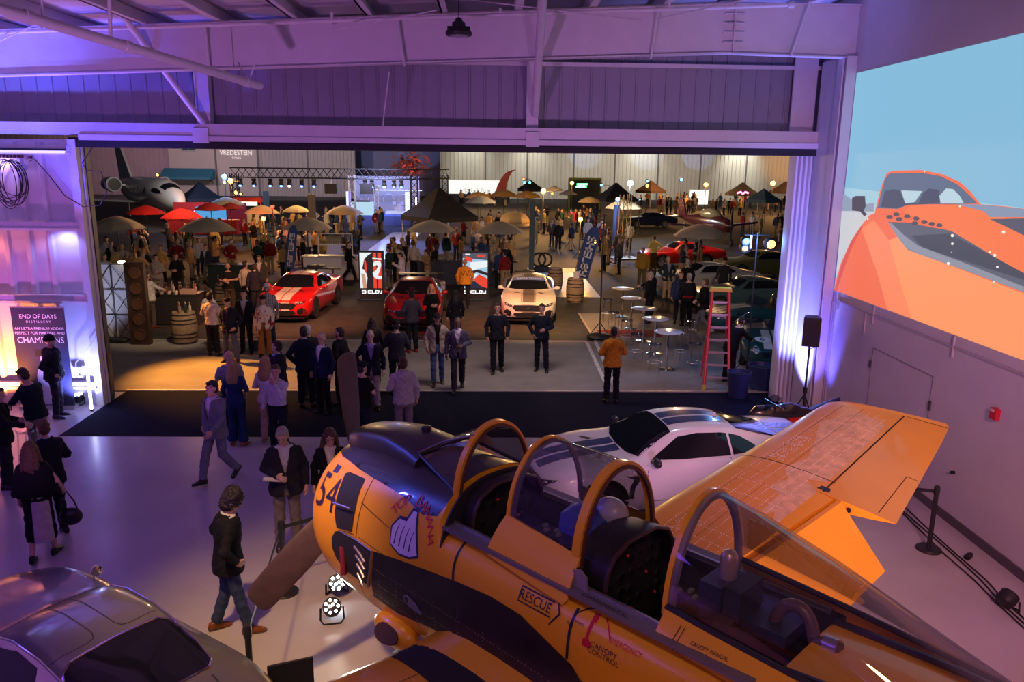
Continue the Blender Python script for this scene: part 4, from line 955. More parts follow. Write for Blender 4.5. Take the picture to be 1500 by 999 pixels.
        for S, E, W, th, sd in aj: j.cap(S, E, .062 * s, .050 * s, 12); j.cap(E, E.lerp(W, .6), .052 * s, .044 * s, 12)
        if kind == 'dress':
            zlow = top[3] if len(top) > 3 else .35
            j.loft([[V(((.17 + .09 * k / 4) * math.cos(q), (.128 + .08 * k / 4) * math.sin(q), .98 - (.98 - zlow) * k / 4)) * s for q in [2 * PI * i / 20 for i in range(20)]] for k in range(5)])
        skin(kind, j, cv, 3, tm, t, crease)
    elif kind == 'cape':
        j = MB(); torso(j, .92, 1.46, .02)
        j.loft([[bend((w * math.cos(q), d * math.sin(q) - .01, z)) for q in [2 * PI * i / 20 for i in range(20)]] for z, w, d in ((1.48, .09, .08), (1.42, .20, .13), (1.30, .255, .17), (1.12, .29, .19), (1.0, .31, .20))])
        skin('cape', j, cv, 3, tm, t, crease)
    if low[0] in ('trousers', 'jeans', 'flared', 'shorts'):
        j = MB(); k_ = {'trousers': 1.0, 'jeans': .94, 'flared': 1.02, 'shorts': 1.12}[low[0]]
        rg = []
        for z in (.80, .86, .93, .99, 1.02):
            _, w, d = pint(LVV, z); w = w * (1 + (fat - 1)) + .010; d = d * (1 + (fat - 1) * 1.4) + .010; rg.append([V((w * math.cos(q), d * math.sin(q), z)) * s for q in [2 * PI * i / 20 for i in range(20)]])
        j.loft(rg)
        for H_, K, A, lift, sd in lj:
            j.cap(H_, K, .100 * s * k_, .076 * s * k_, 14)
            if low[0] == 'shorts': continue
            fl = .105 if low[0] == 'flared' else .066 * k_
            j.cyl(K, K.lerp(A, .97), .076 * s * k_, fl * s, 14)
        skin('trousers' if low[0] == 'flared' else low[0], j, cv, 3, cloth(low[1]), t, crease)
    elif low[0] == 'skirt':
        zl = low[2] if len(low) > 2 else .3
        j = MB().loft([[V(((.172 + .03 * k / 4) * math.cos(q), (.128 + .05 * k / 4) * math.sin(q), 1.02 - (1.02 - zl) * k / 4)) * s for q in [2 * PI * i / 24 for i in range(24)]] for k in range(5)])
        skin('skirt', j, cv, 2, cloth(low[1]), t, crease)
        if len(low) > 3:
            obj('skirt_panel', MB().loft([[V(((.176 + .03 * k / 6) * math.cos(q) * 1.02, (.132 + .05 * k / 6) * math.sin(q) * 1.03, 1.0 - (1.0 - zl) * k / 6)) * s for q in [R(-100) + R(75) * i / 8 for i in range(9)]] for k in range(7)], (False, False), closed=False), cloth(low[3]), t)['label'] = 'pale side panel of the skirt'
    if belt: obj('belt', MB().path([V(((pint(LVV, 1.0)[1] * fat + .022) * math.cos(q), (pint(LVV, 1.0)[2] * (1 + (fat - 1) * 1.4) + .024) * math.sin(q), 1.0)) * s for q in [2 * PI * k / 24 for k in range(25)]], .016 * s, 6), cloth(belt), t)
    # ---- shoes
    for H_, K, A, lift, sd in lj:
        M_ = Matrix.Translation(A) @ Matrix.Rotation(R(-sd * 9), 4, 'Z') @ Matrix.Rotation(R(-lift), 4, 'X')
        sf = []
        for y, w, z1 in ((-.085, .018, -.02), (-.075, .034, .01), (-.03, .040, .035), (.03, .040, .015), (.09, .046, -.015), (.14, .046, -.032), (.175, .034, -.045), (.19, .012, -.058)):
            z0_ = -.083
            sf.append([V((w * math.cos(q), y, (z0_ + z1) / 2 + (z1 - z0_) / 2 * math.copysign(abs(math.sin(q)) ** .6, math.sin(q)))) * s for q in [2 * PI * i / 12 for i in range(12)]])
        o = obj('shoe', MB().loft(sf, (True, True), M_), mat('leather_' + shoes, hexc(shoes), .35), t, 60)
    # ---- hair and headwear
    hk, hc = hair
    def HT(c, r): return Matrix.Translation(hb(c)) @ HM.to_3x3().to_4x4() @ Matrix.Diagonal((r[0] * s, r[1] * s, r[2] * s, 1))
    hm = MB()
    if hk != 'bald' and hk not in ('beanie',):
        g = {'short': 0, 'curly': .022, 'long': .010, 'bun': .006, 'cap': 0, 'hat': 0, 'bob': .012, 'thin': -.004}[hk]
        hm.ell((0, 0, 0), (1, 1, 1), 18, 12, HT((0, -.022, 1.668), (.080 + g, .094 + g, .098 + g)))
        hm.ell((0, 0, 0), (1, 1, 1), 16, 10, HT((0, -.040, 1.615), (.077 + g, .070 + g, .085 + g)))
        if hk == 'short': hm.ell((0, 0, 0), (1, 1, 1), 14, 9, HT((0, .030, 1.722), (.062 + g, .055 + g, .030 + g)))
        if hk == 'curly':
            for k in range(26):
                q = rr.uniform(0, 2 * PI); e = rr.uniform(-.2, 1.3); hm.ell((0, 0, 0), (1, 1, 1), 8, 6, HT((.095 * math.cos(q) * math.cos(e), -.03 + .10 * math.sin(q) * math.cos(e) * (1 if math.sin(q) < .3 else .6), 1.675 + .10 * math.sin(e)), (.034, .034, .034)))
        if hk in ('long', 'bob'):
            dn = .30 if hk == 'long' else .12
            for x, y in ((-.06, -.05), (-.03, -.075), (0, -.085), (.03, -.075), (.06, -.05), (-.075, -.01), (.075, -.01)):
                hm.path([hb((x, y, 1.66)), hb((x * 1.25, y - .02, 1.55)), bend((x * 1.5, y - .055 if abs(x) < .07 else y + .02, 1.60 - dn * .6)), bend((x * 1.35, y - .06 if abs(x) < .07 else y + .03, 1.60 - dn))], [.034 * s, .036 * s, .036 * s, .016 * s], 8)
        if hk == 'bun': hm.ell((0, 0, 0), (1, 1, 1), 10, 8, HT((0, -.13, 1.67), (.04, .04, .04)))
        def ruffle(me):
            n = len(me.vertices); co = np.empty(n * 3, np.float32); no = np.empty(n * 3, np.float32)
            me.vertices.foreach_get('co', co); me.vertex_normals.foreach_get('vector', no); co = co.reshape(-1, 3); no = no.reshape(-1, 3); am = .012 if hk == 'curly' else .0045
            d = np.sin(co[:, 0] * 130 + 3 * np.sin(co[:, 2] * 60) + ph) * np.sin(co[:, 1] * 110 + 2 * np.sin(co[:, 0] * 70)) + .6 * np.sin(co[:, 2] * 95 + co[:, 0] * 60)
            me.vertices.foreach_set('co', (co + no * (am * d)[:, None]).ravel())
        skin('hair', hm, max(vx, .0095), 1, hairmat(hc), t, ruffle)
    if hk == 'cap':
        c_ = MB().ell((0, 0, 0), (1, 1, 1), 18, 10, HT((0, -.008, 1.700), (.090, .108, .075)))
        c_.loft([[hb((x, y, z)) for x, y, z in ((-.075 * k, .05 + .10 * math.sqrt(max(0, 1 - k * k)), 1.705), (-.075 * k, .05 + .10 * math.sqrt(max(0, 1 - k * k)), 1.693), (-.075 * k, .02, 1.700), (-.075 * k, .02, 1.712))] for k in (-1, -.8, -.4, 0, .4, .8, 1)])
        obj('cap', c_, cloth(top[4] if len(top) > 4 else '17171c'), t, 60)
    if hk == 'beanie':
        c_ = MB().ell((0, 0, 0), (1, 1, 1), 18, 10, HT((0, -.012, 1.690), (.090, .108, .100))); c_.path([hb((.088 * math.cos(q), -.01 + .104 * math.sin(q), 1.672)) for q in [2 * PI * k / 20 for k in range(21)]], .018 * s, 8)
        obj('beanie', c_, cloth('17171c'), t, 60)
    if hk == 'hat':
        hcx = hb((0, -.005, 1.70)); c_ = MB().lathe([(.155 * s, -.004), (.158 * s, .008), (.092 * s, .016), (.088 * s, .085 * s), (.06 * s, .115 * s), (.01, .11 * s)], n=22, M=Matrix.Translation(hcx) @ HM.to_3x3().to_4x4())
        obj('hat', c_, cloth(top[4] if len(top) > 4 else '3a1210'), t, 50)
    if beard:
        bd = MB().ell((0, 0, 0), (1, 1, 1), 14, 9, HT((0, .040, 1.565), (.058, .055, .055))); skin('beard', bd, max(vx, .0095), 2, hairmat(beard), t)
    if logo:
        lm = MB(); bk = logo.get('back', True)
        obj('print', flat(lm, text2d(logo['t'], logo['s'] * s), frame(bend((0, -.160 if bk else .16, logo['z'])), (1, 0, 0) if bk else (-1, 0, 0), (0, 0, 1), (0, -1, 0) if bk else (0, 1, 0))), cloth(logo['c']), t)
    return t
def pattern(kind, h):
    key = kind + h
    if key in MATS: return MATS[key]
    m = cloth(h).copy(); m.name = key; MATS[key] = m; nt = m.node_tree; b = nt.nodes['Principled BSDF']
    tc = nt.nodes.new('ShaderNodeTexCoord')
    if kind == 'plaid':
        ck = nt.nodes.new('ShaderNodeTexBrick'); ck.inputs['Scale'].default_value = 9; ck.inputs['Mortar Size'].default_value = .05; ck.offset = 0
        ck.inputs['Color1'].default_value = (*hexc('b9b3ae'), 1); ck.inputs['Color2'].default_value = (*hexc('d5d0c8'), 1); ck.inputs['Mortar'].default_value = (*hexc('2a2530'), 1)
        mp = nt.nodes.new('ShaderNodeMapping'); mp.inputs['Rotation'].default_value = (R(90), 0, 0); nt.links.new(tc.outputs['Object'], mp.inputs[0]); nt.links.new(mp.outputs[0], ck.inputs['Vector']); nt.links.new(ck.outputs['Color'], b.inputs['Base Color'])
    else:
        n = nt.nodes.new('ShaderNodeTexNoise'); n.inputs['Scale'].default_value = 7; r = nt.nodes.new('ShaderNodeValToRGB'); r.color_ramp.interpolation = 'CONSTANT'
        r.color_ramp.elements[0].color = (*hexc('c9bba8'), 1); r.color_ramp.elements[1].position = .56; r.color_ramp.elements[1].color = (*hexc('8c2a1c'), 1)
        nt.links.new(tc.outputs['Object'], n.inputs['Vector']); nt.links.new(n.outputs['Fac'], r.inputs[0]); nt.links.new(r.outputs['Color'], b.inputs['Base Color'])
    return m
def feet(px, py): return gnd(px, py)
def headat(px, py, h=1.76): p = gnd(px, py, h); return V((p.x, p.y, 0))
N_ = 'person '
HI = .0085
INSIDE = 'guests inside the hangar'; FRONT = 'guests on the apron'
# --- inside, left
person(N_ + 'in dark hoodie and black beanie, in front of the dark bottle banner', feet(87, 611), -80, 1.78, ('hoodie', '1d1d2a'), low=('trousers', '2a2832'), hair=('beanie', 'grey'), arms=('pocket', 'pocket'), beard='grey', shoes='3a3a44', vx=HI, fat=1.12, group=INSIDE)
person(N_ + 'in dark navy jacket reaching over the high table at far left', headat(45, 546, 1.70), 75, 1.80, ('sweater', '17202c'), low=('trousers', '8d8780'), arms=('reach', 'table'), lean=.16, head=(25, 0), vx=HI, group=INSIDE)
person(N_ + 'with cropped grey hair in dark jacket, just behind the long-haired guest', headat(62, 616), 55, 1.77, ('jacket', '1a1a26'), hair=('short', 'brown'), arms=('front', 'down'), head=(8, -10), vx=HI, group=INSIDE)
person(N_ + 'with long dark hair, black cape and black and white skirt', feet(66, 818), 12, 1.70, ('cape', '121016'), low=('skirt', '0d0c10', .32, 'b8a9ac'), hair=('long', 'brown'), arms=('bag', 'down'), fem=True, shoes='0c0b0d', legs='step', vx=HI, group=INSIDE)
person(N_ + 'in black clothes at far left edge, behind the high table', headat(-8, 566), -70, 1.74, ('jacket', '14141a'), shirt='1a1a22', arms=('table', 'front'), head=(12, 0), vx=.010, group=INSIDE)
# --- the group round the propeller
person(N_ + 'in light grey suit and open white shirt walking towards the plane', feet(322, 704), 150, 1.78, ('blazer', '737684'), shirt='d9d4dc', low=('trousers', '737684'), hair=('short', 'black'), legs='walk', arms=('pocket', 'swingf'), head=(6, -8), vx=HI, group=INSIDE)
person(N_ + 'in grey tee shirt behind the blond guest in denim jumpsuit', headat(334, 514), 215, 1.78, ('tee', '8a8696'), low=('trousers', '22232b'), hair=('thin', 'dark'), vx=.010, group=INSIDE)
person(N_ + 'with blond hair and long blue denim jumpsuit, back turned', feet(350, 652), -8, 1.70, ('jumpsuit', '223a63'), low=('flared', '20365c'), hair=('long', 'blond'), arms=('front', 'down'), fem=True, shoes='9a5a38', vx=HI, group=INSIDE)
person(N_ + 'with long blond hair, cream blouse and beige trousers, back turned', feet(396, 648), -12, 1.72, ('blouse', 'd8cbc4'), low=('trousers', 'b39a88'), hair=('long', 'blond'), arms=('hip', 'front'), fem=True, shoes='8a7060', vx=HI, group=INSIDE)
person(N_ + 'in navy suit facing left behind the guest in cream blouse', headat(405, 502), 80, 1.80, ('blazer', '1b1c2c'), shirt='9fb0d8', low=('trousers', '1b1c2c'), arms=('front', 'front'), vx=.010, group=INSIDE)
person(N_ + 'in white shirt and dark trousers with hand at chin', feet(411, 668), 165, 1.76, ('shirt', 'c9c4d4'), low=('trousers', '1c2033'), hair=('short', 'brown'), arms=('down', 'chin'), belt='14100e', head=(8, 20), vx=HI, group=INSIDE)
person(N_ + 'in dark navy suit with back turned, behind the bald guest in blazer', feet(450, 596), 10, 1.84, ('blazer', '151a2c'), low=('trousers', '151a2c'), hair=('short', 'dark'), arms=('front', 'pocket'), vx=HI, group=INSIDE)
person(N_ + 'with white hair hidden behind the tall guest in dark navy suit', headat(447, 484) + V((-.1, .6, 0)), 20, 1.76, ('jacket', '2a2a33'), hair=('short', 'white'), vx=.010, group=INSIDE)
person(N_ + 'balding in navy blazer, open white shirt and pocket square', feet(476, 604), 150, 1.78, ('blazer', '1a2140'), shirt='d6d2e2', low=('trousers', '17181f'), hair=('thin', 'grey'), arms=('down', 'down'), head=(4, 12), vx=HI, group=INSIDE)
person(N_ + 'in black jacket and glasses seen from the side, left of the upright blade', headat(497, 481), 70, 1.78, ('jacket', '15151b'), shirt='15151b', hair=('short', 'dark'), beard='dark', arms=('front', 'pocket'), vx=.010, group=INSIDE)
person(N_ + 'in dark blazer and lavender shirt, glasses, right of the upright blade', headat(542, 487), 190, 1.80, ('blazer', '17182a'), shirt='8d80b8', low=('trousers', 'a79a9c'), hair=('thin', 'grey'), arms=('pocket', 'down'), vx=HI, group=INSIDE)
person(N_ + 'in black short-sleeved shirt and black cap beside the upright blade', headat(530, 530, 1.72), -40, 1.72, ('tee', '101014'), low=('jeans', '1d2333'), hair=('cap', 'black'), arms=('cross', 'down'), vx=HI, group=INSIDE)
person(N_ + 'in pale grey hooded sweatshirt and grey trousers with back turned', headat(590, 523, 1.77), 18, 1.77, ('hoodie', 'b3a8ae'), low=('trousers', '7d7478'), hair=('short', 'brown'), arms=('down', 'front'), vx=HI, group=INSIDE)
person(N_ + 'in grey and black raglan shirt with back turned', headat(580, 471), 5, 1.80, ('sweater', '2a2b34'), low=('trousers', '14141a'), hair=('cap', 'dark'), arms=('front', 'front'), vx=.010, group=FRONT)
person(N_ + 'with long dark hair and black top, behind the guest in lavender shirt', headat(545, 466, 1.68), 10, 1.68, ('sweater', '14121a'), low=('trousers', '14141a'), hair=('long', 'dark'), fem=True, vx=.010, group=FRONT)
person(N_ + 'in beige open jacket, black tee, cap and blue jeans walking', feet(641, 563), 188, 1.80, ('cardigan', '9a8d7c'), shirt='101014', low=('jeans', '46597c'), hair=('cap', 'dark'), legs='step', arms=('relax', 'pocket'), skin_='tan', shoes='3a2a20', head=(18, 0), vx=HI, group=FRONT)
person(N_ + 'in grey blazer and white shirt with dark trousers walking', feet(671, 572), 182, 1.80, ('blazer', '4a4858'), shirt='c4bccc', low=('trousers', '2c2632'), hair=('thin', 'black'), legs='walk', arms=('down', 'front'), skin_='brown', vx=HI, group=FRONT)
person(N_ + 'in navy uniform walking with arms down, left of the uniformed pair', feet(728, 545), 182, 1.84, ('sweater', '131826'), low=('trousers', '11141f'), hair=('short', 'dark'), legs='step', arms=('relax', 'relax'), skin_='tan', belt='0c0c10', vx=HI, group=FRONT)
person(N_ + 'in navy uniform holding a drink, right of the uniformed pair', feet(792, 543), 172, 1.80, ('sweater', '141927'), low=('trousers', '11141f'), hair=('short', 'dark'), legs='contra', arms=('pocket', 'front'), skin_='tan', belt='0c0c10', vx=HI, group=FRONT)
person(N_ + 'in mustard yellow jacket with back turned beside the white lines', feet(895, 590), 4, 1.80, ('hoodie', 'b5791c'), low=('trousers', '14141c'), hair=('thin', 'black'), arms=('front', 'front'), skin_='brown', vx=HI, group=FRONT, logo=dict(t='W   N', s=.16, z=1.28, c='8a5a20'))
# --- in front of the plane's nose
person(N_ + 'with black curly hair, dark jacket and blue jeans in the foreground', feet(342, 926), -62, 1.78, ('jacket', '16171d'), shirt='c8c2c4', low=('jeans', '33415f'), hair=('curly', 'black'), legs='stag', arms=('pocket', 'pocket'), shoes='7a4420', head=(28, -12), lean=.05, vx=.0075, group=INSIDE)
person(N_ + 'with grey hair, navy blazer and grey trousers looking at the plane', feet(424, 800), 195, 1.84, ('blazer', '20222f'), shirt='b9b6c6', low=('trousers', '756c68'), hair=('short', 'grey'), arms=('front', 'down'), head=(25, -10), lean=.04, fat=1.1, vx=.0075, group=INSIDE)
person(N_ + 'with long wavy brown hair in black blazer with gold buttons', headat(482, 626, 1.72), 190, 1.72, ('blazer', '121118'), shirt='cfc8b4', low=('trousers', '121118'), hair=('long', 'brown'), fem=True, head=(24, 6), vx=.0085, group=INSIDE)
person(N_ + 'with blond hair standing beyond the windscreen of the yellow aeroplane', headat(712, 640, 1.66), 0, 1.66, ('sweater', '3a3038'), hair=('bob', 'blond'), fem=True, vx=.010, group=INSIDE)
# --- apron, left
person(N_ + 'in cream blazer at the bottle bar with back turned', feet(222, 480), -22, 1.84, ('sweater', 'd8cfc0'), low=('trousers', '5a5048'), hair=('short', 'dark'), arms=('reach', 'relax'), skin_='tan', shoes='6a3a1c', fat=1.1, vx=.010, group=FRONT)
person(N_ + 'in pale shirt and dark trousers, in front by the near barrel, back turned', feet(314, 521), -10, 1.80, ('shirt', 'd4c4b4'), low=('trousers', '1d1a1c'), hair=('short', 'dark'), arms=('front', 'front'), vx=.010, group=FRONT)
person(N_ + 'in white shirt mostly hidden behind the guest in pale shirt', headat(304, 430) + V((-.2, .65, 0)), -25, 1.80, ('shirt', 'd9d3cc'), low=('trousers', '1d1a1c'), hair=('short', 'dark'), arms=('front', 'front'), vx=.011, group=FRONT)
person(N_ + 'in dark jacket, scarf and flat cap with hands in jeans pockets', feet(340, 530), 165, 1.78, ('jacket', '1b1e28'), shirt='4a3a48', low=('jeans', '4c4f5c'), hair=('cap', 'dark'), legs='wide', arms=('pocket', 'pocket'), head=(16, 0), vx=.010, group=FRONT)
person(N_ + 'in dark suit and pale shirt, right behind the guest in flat cap', feet(358, 522) + V((-.05, .45, 0)), 185, 1.80, ('blazer', '1d1f2a'), shirt='aab0c4', low=('trousers', '1a1b24'), hair=('short', 'black'), vx=.010, group=FRONT)
person(N_ + 'in cream and red patterned jacket, brown trousers and dark cap', feet(390, 522), 185, 1.72, ('cardigan', 'c9bba8', 'blotch', 0, '2b2420'), shirt='d8cfc4', low=('flared', '8a5a26'), hair=('cap', 'dark'), fem=True, arms=('down', 'relax'), skin_='tan', vx=.010, group=FRONT)
person(N_ + 'in checked shirt and white cap behind the patterned jacket', headat(390, 416, 1.86), 190, 1.86, ('shirt', 'b0a8a4', 'plaid', 0, 'd8d4d0'), low=('jeans', '2a2c38'), hair=('cap', 'dark'), beard='dark', fat=1.1, vx=.010, group=FRONT)
person(N_ + 'in black shirt with white badge and lanyard by the barrel stand', headat(333, 387), 200, 1.80, ('tee', '141318'), low=('trousers', '3a332c'), hair=('bald', 'dark'), arms=('front', 'cross'), skin_='tan', beard='dark', vx=.011, group=FRONT)
person(N_ + 'in beige shirt and dark trousers, back turned, near red sports car', headat(359, 384), -20, 1.80, ('shirt', 'cdb9a2'), low=('trousers', '1c2024'), hair=('short', 'dark'), vx=.011, group=FRONT)
person(N_ + 'in grey suit jacket left of the red sports car', headat(379, 376), 190, 1.80, ('blazer', '4a4640'), shirt='d0c8b8', hair=('short', 'brown'), vx=.011, group=FRONT)
person(N_ + 'in dark navy coat at the left door mirror of the red sports car', headat(387, 388, 1.76) + V((-.45, .3, 0)), 20, 1.76, ('jacket', '262430'), hair=('short', 'dark'), vx=.011, group=FRONT)
person(N_ + 'in light grey track jacket behind the bottle bar', headat(228, 374), 190, 1.78, ('hoodie', 'a39a90'), low=('trousers', '8d857c'), hair=('short', 'black'), arms=('pocket', 'front'), vx=.011, group=FRONT)
person(N_ + 'in black jacket standing behind the bottles, hands folded', headat(257, 372), 180, 1.78, ('jacket', '17161a'), shirt='2a2628', hair=('short', 'brown'), arms=('front', 'front'), vx=.011, group=FRONT)
person(N_ + 'in dark suit and pale tie behind the dark panel of the bar', headat(209, 364), 200, 1.80, ('blazer', '1c1e28'), shirt='b8b4b8', hair=('short', 'dark'), vx=.011, group=FRONT)
person(N_ + 'in yellow jacket half hidden behind the hangar door edge', feet(147, 583), 0, 1.78, ('hoodie', 'c88a1c'), low=('trousers', '1c1c24'), hair=('short', 'dark'), vx=.011, group=FRONT)
# --- round the show cars
person(N_ + 'in dark grey coat and red-lit hat before the middle red car', feet(604, 516), 30, 1.84, ('coat', '33323a', 0, 0, '5a1a18') if False else ('sweater', '3a3840', None, 0, '5a1a18') if False else ('sweater', '3a3840'), low=('trousers', '17171c'), hair=('hat', 'black'), arms=('front', 'front'), skin_='brown', shoes='8a2018', vx=.010, group=FRONT)
person(N_ + 'with long blond hair and black dress before the middle red car', headat(632, 417, 1.70), 200, 1.70, ('dress', '121016', None, .45) if False else ('sweater', '121016'), low=('skirt', '121016', .45), hair=('long', 'blond'), fem=True, arms=('front', 'front'), vx=.010, group=FRONT)
person(N_ + 'with long black hair and black clothes right of the middle red car', headat(667, 424, 1.70), 20, 1.70, ('sweater', '15131a'), hair=('long', 'black'), fem=True, vx=.011, group=FRONT)
person(N_ + 'in orange jacket with back turned before the right display screen', feet(681, 451), 6, 1.86, ('hoodie', 'd08a2c'), low=('trousers', '241c24'), hair=('bald', 'dark'), arms=('relax', 'relax'), skin_='tan', legs='contra', vx=.010, group=FRONT, logo=dict(t='W', s=.3, z=1.25, c='7a5a20'))
person(N_ + 'in black walking past the white bar left of the display screen', feet(512, 412), -75, 1.80, ('sweater', '15151a'), low=('trousers', '131318'), hair=('short', 'brown'), legs='walk', arms=('swingb', 'swingf'), vx=.011, group=FRONT)
person(N_ + 'in white shirt looking down right of the left display screen', headat(588, 371), 100, 1.80, ('shirt', 'c8c0cc'), low=('trousers', '22222a'), hair=('short', 'dark'), arms=('phone', 'phone'), head=(20, 0), vx=.011, group=FRONT)
person(N_ + 'with long dark hair, black top and bright red skirt', headat(637, 358, 1.70), 90, 1.70, ('sweater', '17131a'), low=('skirt', 'a01418', .5), hair=('long', 'dark'), fem=True, arms=('front', 'front'), vx=.011, group=FRONT)
person(N_ + 'in beige shirt behind the middle red car with back turned', headat(606, 354), 10, 1.80, ('shirt', 'b9ab9a'), hair=('short', 'brown'), vx=.011, group=FRONT)
# --- right of the show cars
person(N_ + 'in pale yellow-lit shirt with hand on hip on the road', feet(956, 396), 10, 1.82, ('shirt', 'd8c46a'), low=('trousers', '4a3c1c'), hair=('short', 'brown'), arms=('hip', 'front'), vx=.011, group=FRONT)  # yellow lamplight is put into the pale shirt's colour
person(N_ + 'in mustard jacket, left of the pair on the road', headat(942, 364), 160, 1.80, ('hoodie', '9a7a28'), low=('trousers', '6a5a2a'), hair=('short', 'brown'), vx=.011, group=FRONT)
person(N_ + 'in black jacket nearest the clear bar stools, arm reaching to a table', headat(946, 396, 1.76) + V((.3, .2, 0)), 70, 1.76, ('jacket', '16161c'), shirt='16161c', hair=('short', 'black'), arms=('reach', 'down'), vx=.011, group=FRONT)
person(N_ + 'in black jacket with sleeve badge, right beside the reaching guest', headat(953, 399, 1.78), 60, 1.78, ('jacket', '14151c'), shirt='14151c', hair=('short', 'grey'), vx=.011, group=FRONT)
person(N_ + 'in navy zip jacket and beige trousers by the yellow classic car', feet(976, 440), 185, 1.78, ('jacket', '25303c'), shirt='8a8c90', low=('trousers', 'b39a72'), hair=('short', 'grey'), arms=('pocket', 'pocket'), vx=.011, group=FRONT)
person(N_ + 'in black coat before the silver classic car with back turned', headat(1008, 380, 1.80), 10, 1.80, ('sweater', '131317'), hair=('short', 'grey'), vx=.011, group=FRONT)
person(N_ + 'in blue denim jacket beside the guest with red jacket hem', headat(998, 398, 1.80), 170, 1.80, ('jacket', '2c3a5c'), shirt='1d1d24', hair=('short', 'brown'), vx=.011, group=FRONT)
person(N_ + 'in black jacket with red hem beside the green classic car', feet(1005, 478), 20, 1.82, ('sweater', '17151a'), low=('trousers', '141418'), hair=('short', 'grey'), belt='b01c1c', fat=1.12, vx=.010, group=FRONT)
person(N_ + 'in black jacket, grey jeans and white trainers beside the ladder', feet(1028, 488), 60, 1.80, ('jacket', '151518'), shirt='151518', low=('jeans', '6a6c74'), hair=('short', 'brown'), legs='walk', arms=('swingf', 'pocket'), shoes='b8b4b0', vx=.010, group=FRONT)
person(N_ + 'in straw hat standing beside the silver fastback', headat(1062, 379), 150, 1.78, ('shirt', '2c2a2c'), hair=('hat', 'brown'), vx=.011, group=FRONT)
person(N_ + 'in black bending forward just behind the red ladder', feet(1066, 560), -60, 1.74, ('sweater', '121216'), low=('trousers', '15151b'), lean=.45, arms=('reach', 'reach'), head=(20, 0), vx=.011, group=FRONT)
# bare-shouldered details
# ================================================================== cars: local x across, y from nose to tail, z up
CGL = mat('car_glass', (0.008, 0.009, 0.012), 0.06, spec=0.6); TRIM = mat('car_trim', (0.014, 0.014, 0.015), 0.4); CHR = mat('chrome', (0.8, 0.8, 0.82), 0.12, metal=1.0)
RIM = mat('wheel_rim', (0.10, 0.10, 0.105), 0.35, metal=0.7); RIMS = mat('wheel_silver', (0.55, 0.55, 0.57), 0.3, metal=0.8); LENS = mat('lamp_lens', (0.30, 0.32, 0.36), 0.1); TAIL = mat('tail_red', (0.35, 0.01, 0.01), 0.15)
def paint(k, c, r=0.28): return mat('paint_' + k, c, r, coat=0.8, var=0.03, vs=3)
#      y    zb   ws   wm  zbelt wb   zc    wr   ze
PONY = [(0.0, .27, .52, .60, .66, .56, .71, .48, .70), (.08, .22, .74, .80, .71, .74, .765, .60, .755), (.40, .18, .88, .935, .79, .87, .86, .70, .85), (.9, .18, .90, .958, .89, .90, .925, .72, .935), (1.45, .18, .90, .945, .93, .88, .995, .72, .985),
        (1.75, .18, .90, .94, .94, .87, 1.18, .64, 1.15), (2.10, .18, .90, .94, .95, .865, 1.335, .585, 1.30), (2.55, .18, .90, .94, .96, .86, 1.385, .58, 1.345), (3.05, .18, .90, .945, .975, .865, 1.36, .565, 1.315), (3.55, .18, .90, .965, 1.0, .885, 1.245, .53, 1.20), (4.05, .2, .90, .96, 1.01, .89, 1.10, .55, 1.085), (4.45, .24, .86, .93, 1.0, .85, 1.06, .60, 1.05), (4.74, .32, .80, .87, .94, .80, 1.03, .6, 1.02), (4.81, .40, .74, .80, .84, .74, .95, .55, .93)]
GULL = [(0.0, .36, .42, .48, .60, .42, .66, .34, .65), (.15, .27, .66, .72, .71, .62, .76, .48, .745), (.6, .2, .80, .87, .83, .75, .84, .5, .835), (1.1, .2, .82, .885, .88, .77, .90, .52, .895), (1.55, .2, .82, .885, .885, .78, .95, .55, .93), (1.75, .2, .82, .88, .885, .775, 1.08, .53, 1.04), (1.98, .2, .82, .88, .885, .77, 1.22, .51, 1.17), (2.3, .2, .82, .88, .88, .765, 1.295, .51, 1.235), (2.75, .2, .82, .88, .88, .765, 1.28, .51, 1.225),
        (3.15, .2, .82, .885, .87, .78, 1.19, .49, 1.14), (3.6, .2, .82, .89, .86, .78, 1.03, .47, .99), (4.1, .23, .78, .84, .80, .70, .86, .48, .84), (4.4, .3, .60, .66, .66, .52, .71, .4, .70), (4.5, .4, .4, .45, .55, .36, .58, .3, .575)]
FAST = [(0.0, .34, .6, .68, .66, .62, .74, .5, .735), (.12, .26, .78, .82, .75, .74, .80, .56, .795), (.6, .2, .82, .87, .82, .78, .87, .6, .865), (1.4, .2, .82, .87, .87, .78, .94, .62, .93), (1.62, .2, .82, .87, .88, .78, 1.02, .6, 1.0), (1.98, .2, .82, .87, .89, .78, 1.25, .54, 1.21), (2.3, .2, .82, .87, .9, .78, 1.30, .53, 1.26), (2.8, .2, .82, .87, .91, .78, 1.28, .52, 1.23), (3.5, .2, .82, .875, .93, .79, 1.12, .48, 1.08), (4.1, .24, .80, .85, .92, .77, .97, .55, .96), (4.5, .34, .74, .78, .86, .72, .90, .55, .89), (4.6, .42, .68, .72, .76, .66, .82, .5, .81)]
ROAD = [(0.0, .32, .35, .42, .54, .38, .58, .3, .575), (.15, .22, .60, .66, .64, .56, .66, .42, .655), (.65, .18, .74, .82, .80, .70, .78, .48, .79), (1.2, .18, .72, .78, .80, .68, .84, .5, .83), (1.7, .18, .72, .77, .82, .68, .88, .5, .87), (1.95, .18, .72, .77, .82, .68, .86, .52, .85), (2.5, .18, .72, .78, .82, .68, .80, .52, .80), (2.9, .18, .74, .82, .85, .70, .86, .5, .86), (3.3, .2, .74, .82, .84, .68, .84, .46, .84), (3.75, .26, .6, .68, .70, .54, .72, .4, .715), (3.9, .36, .4, .46, .58, .38, .6, .3, .595)]
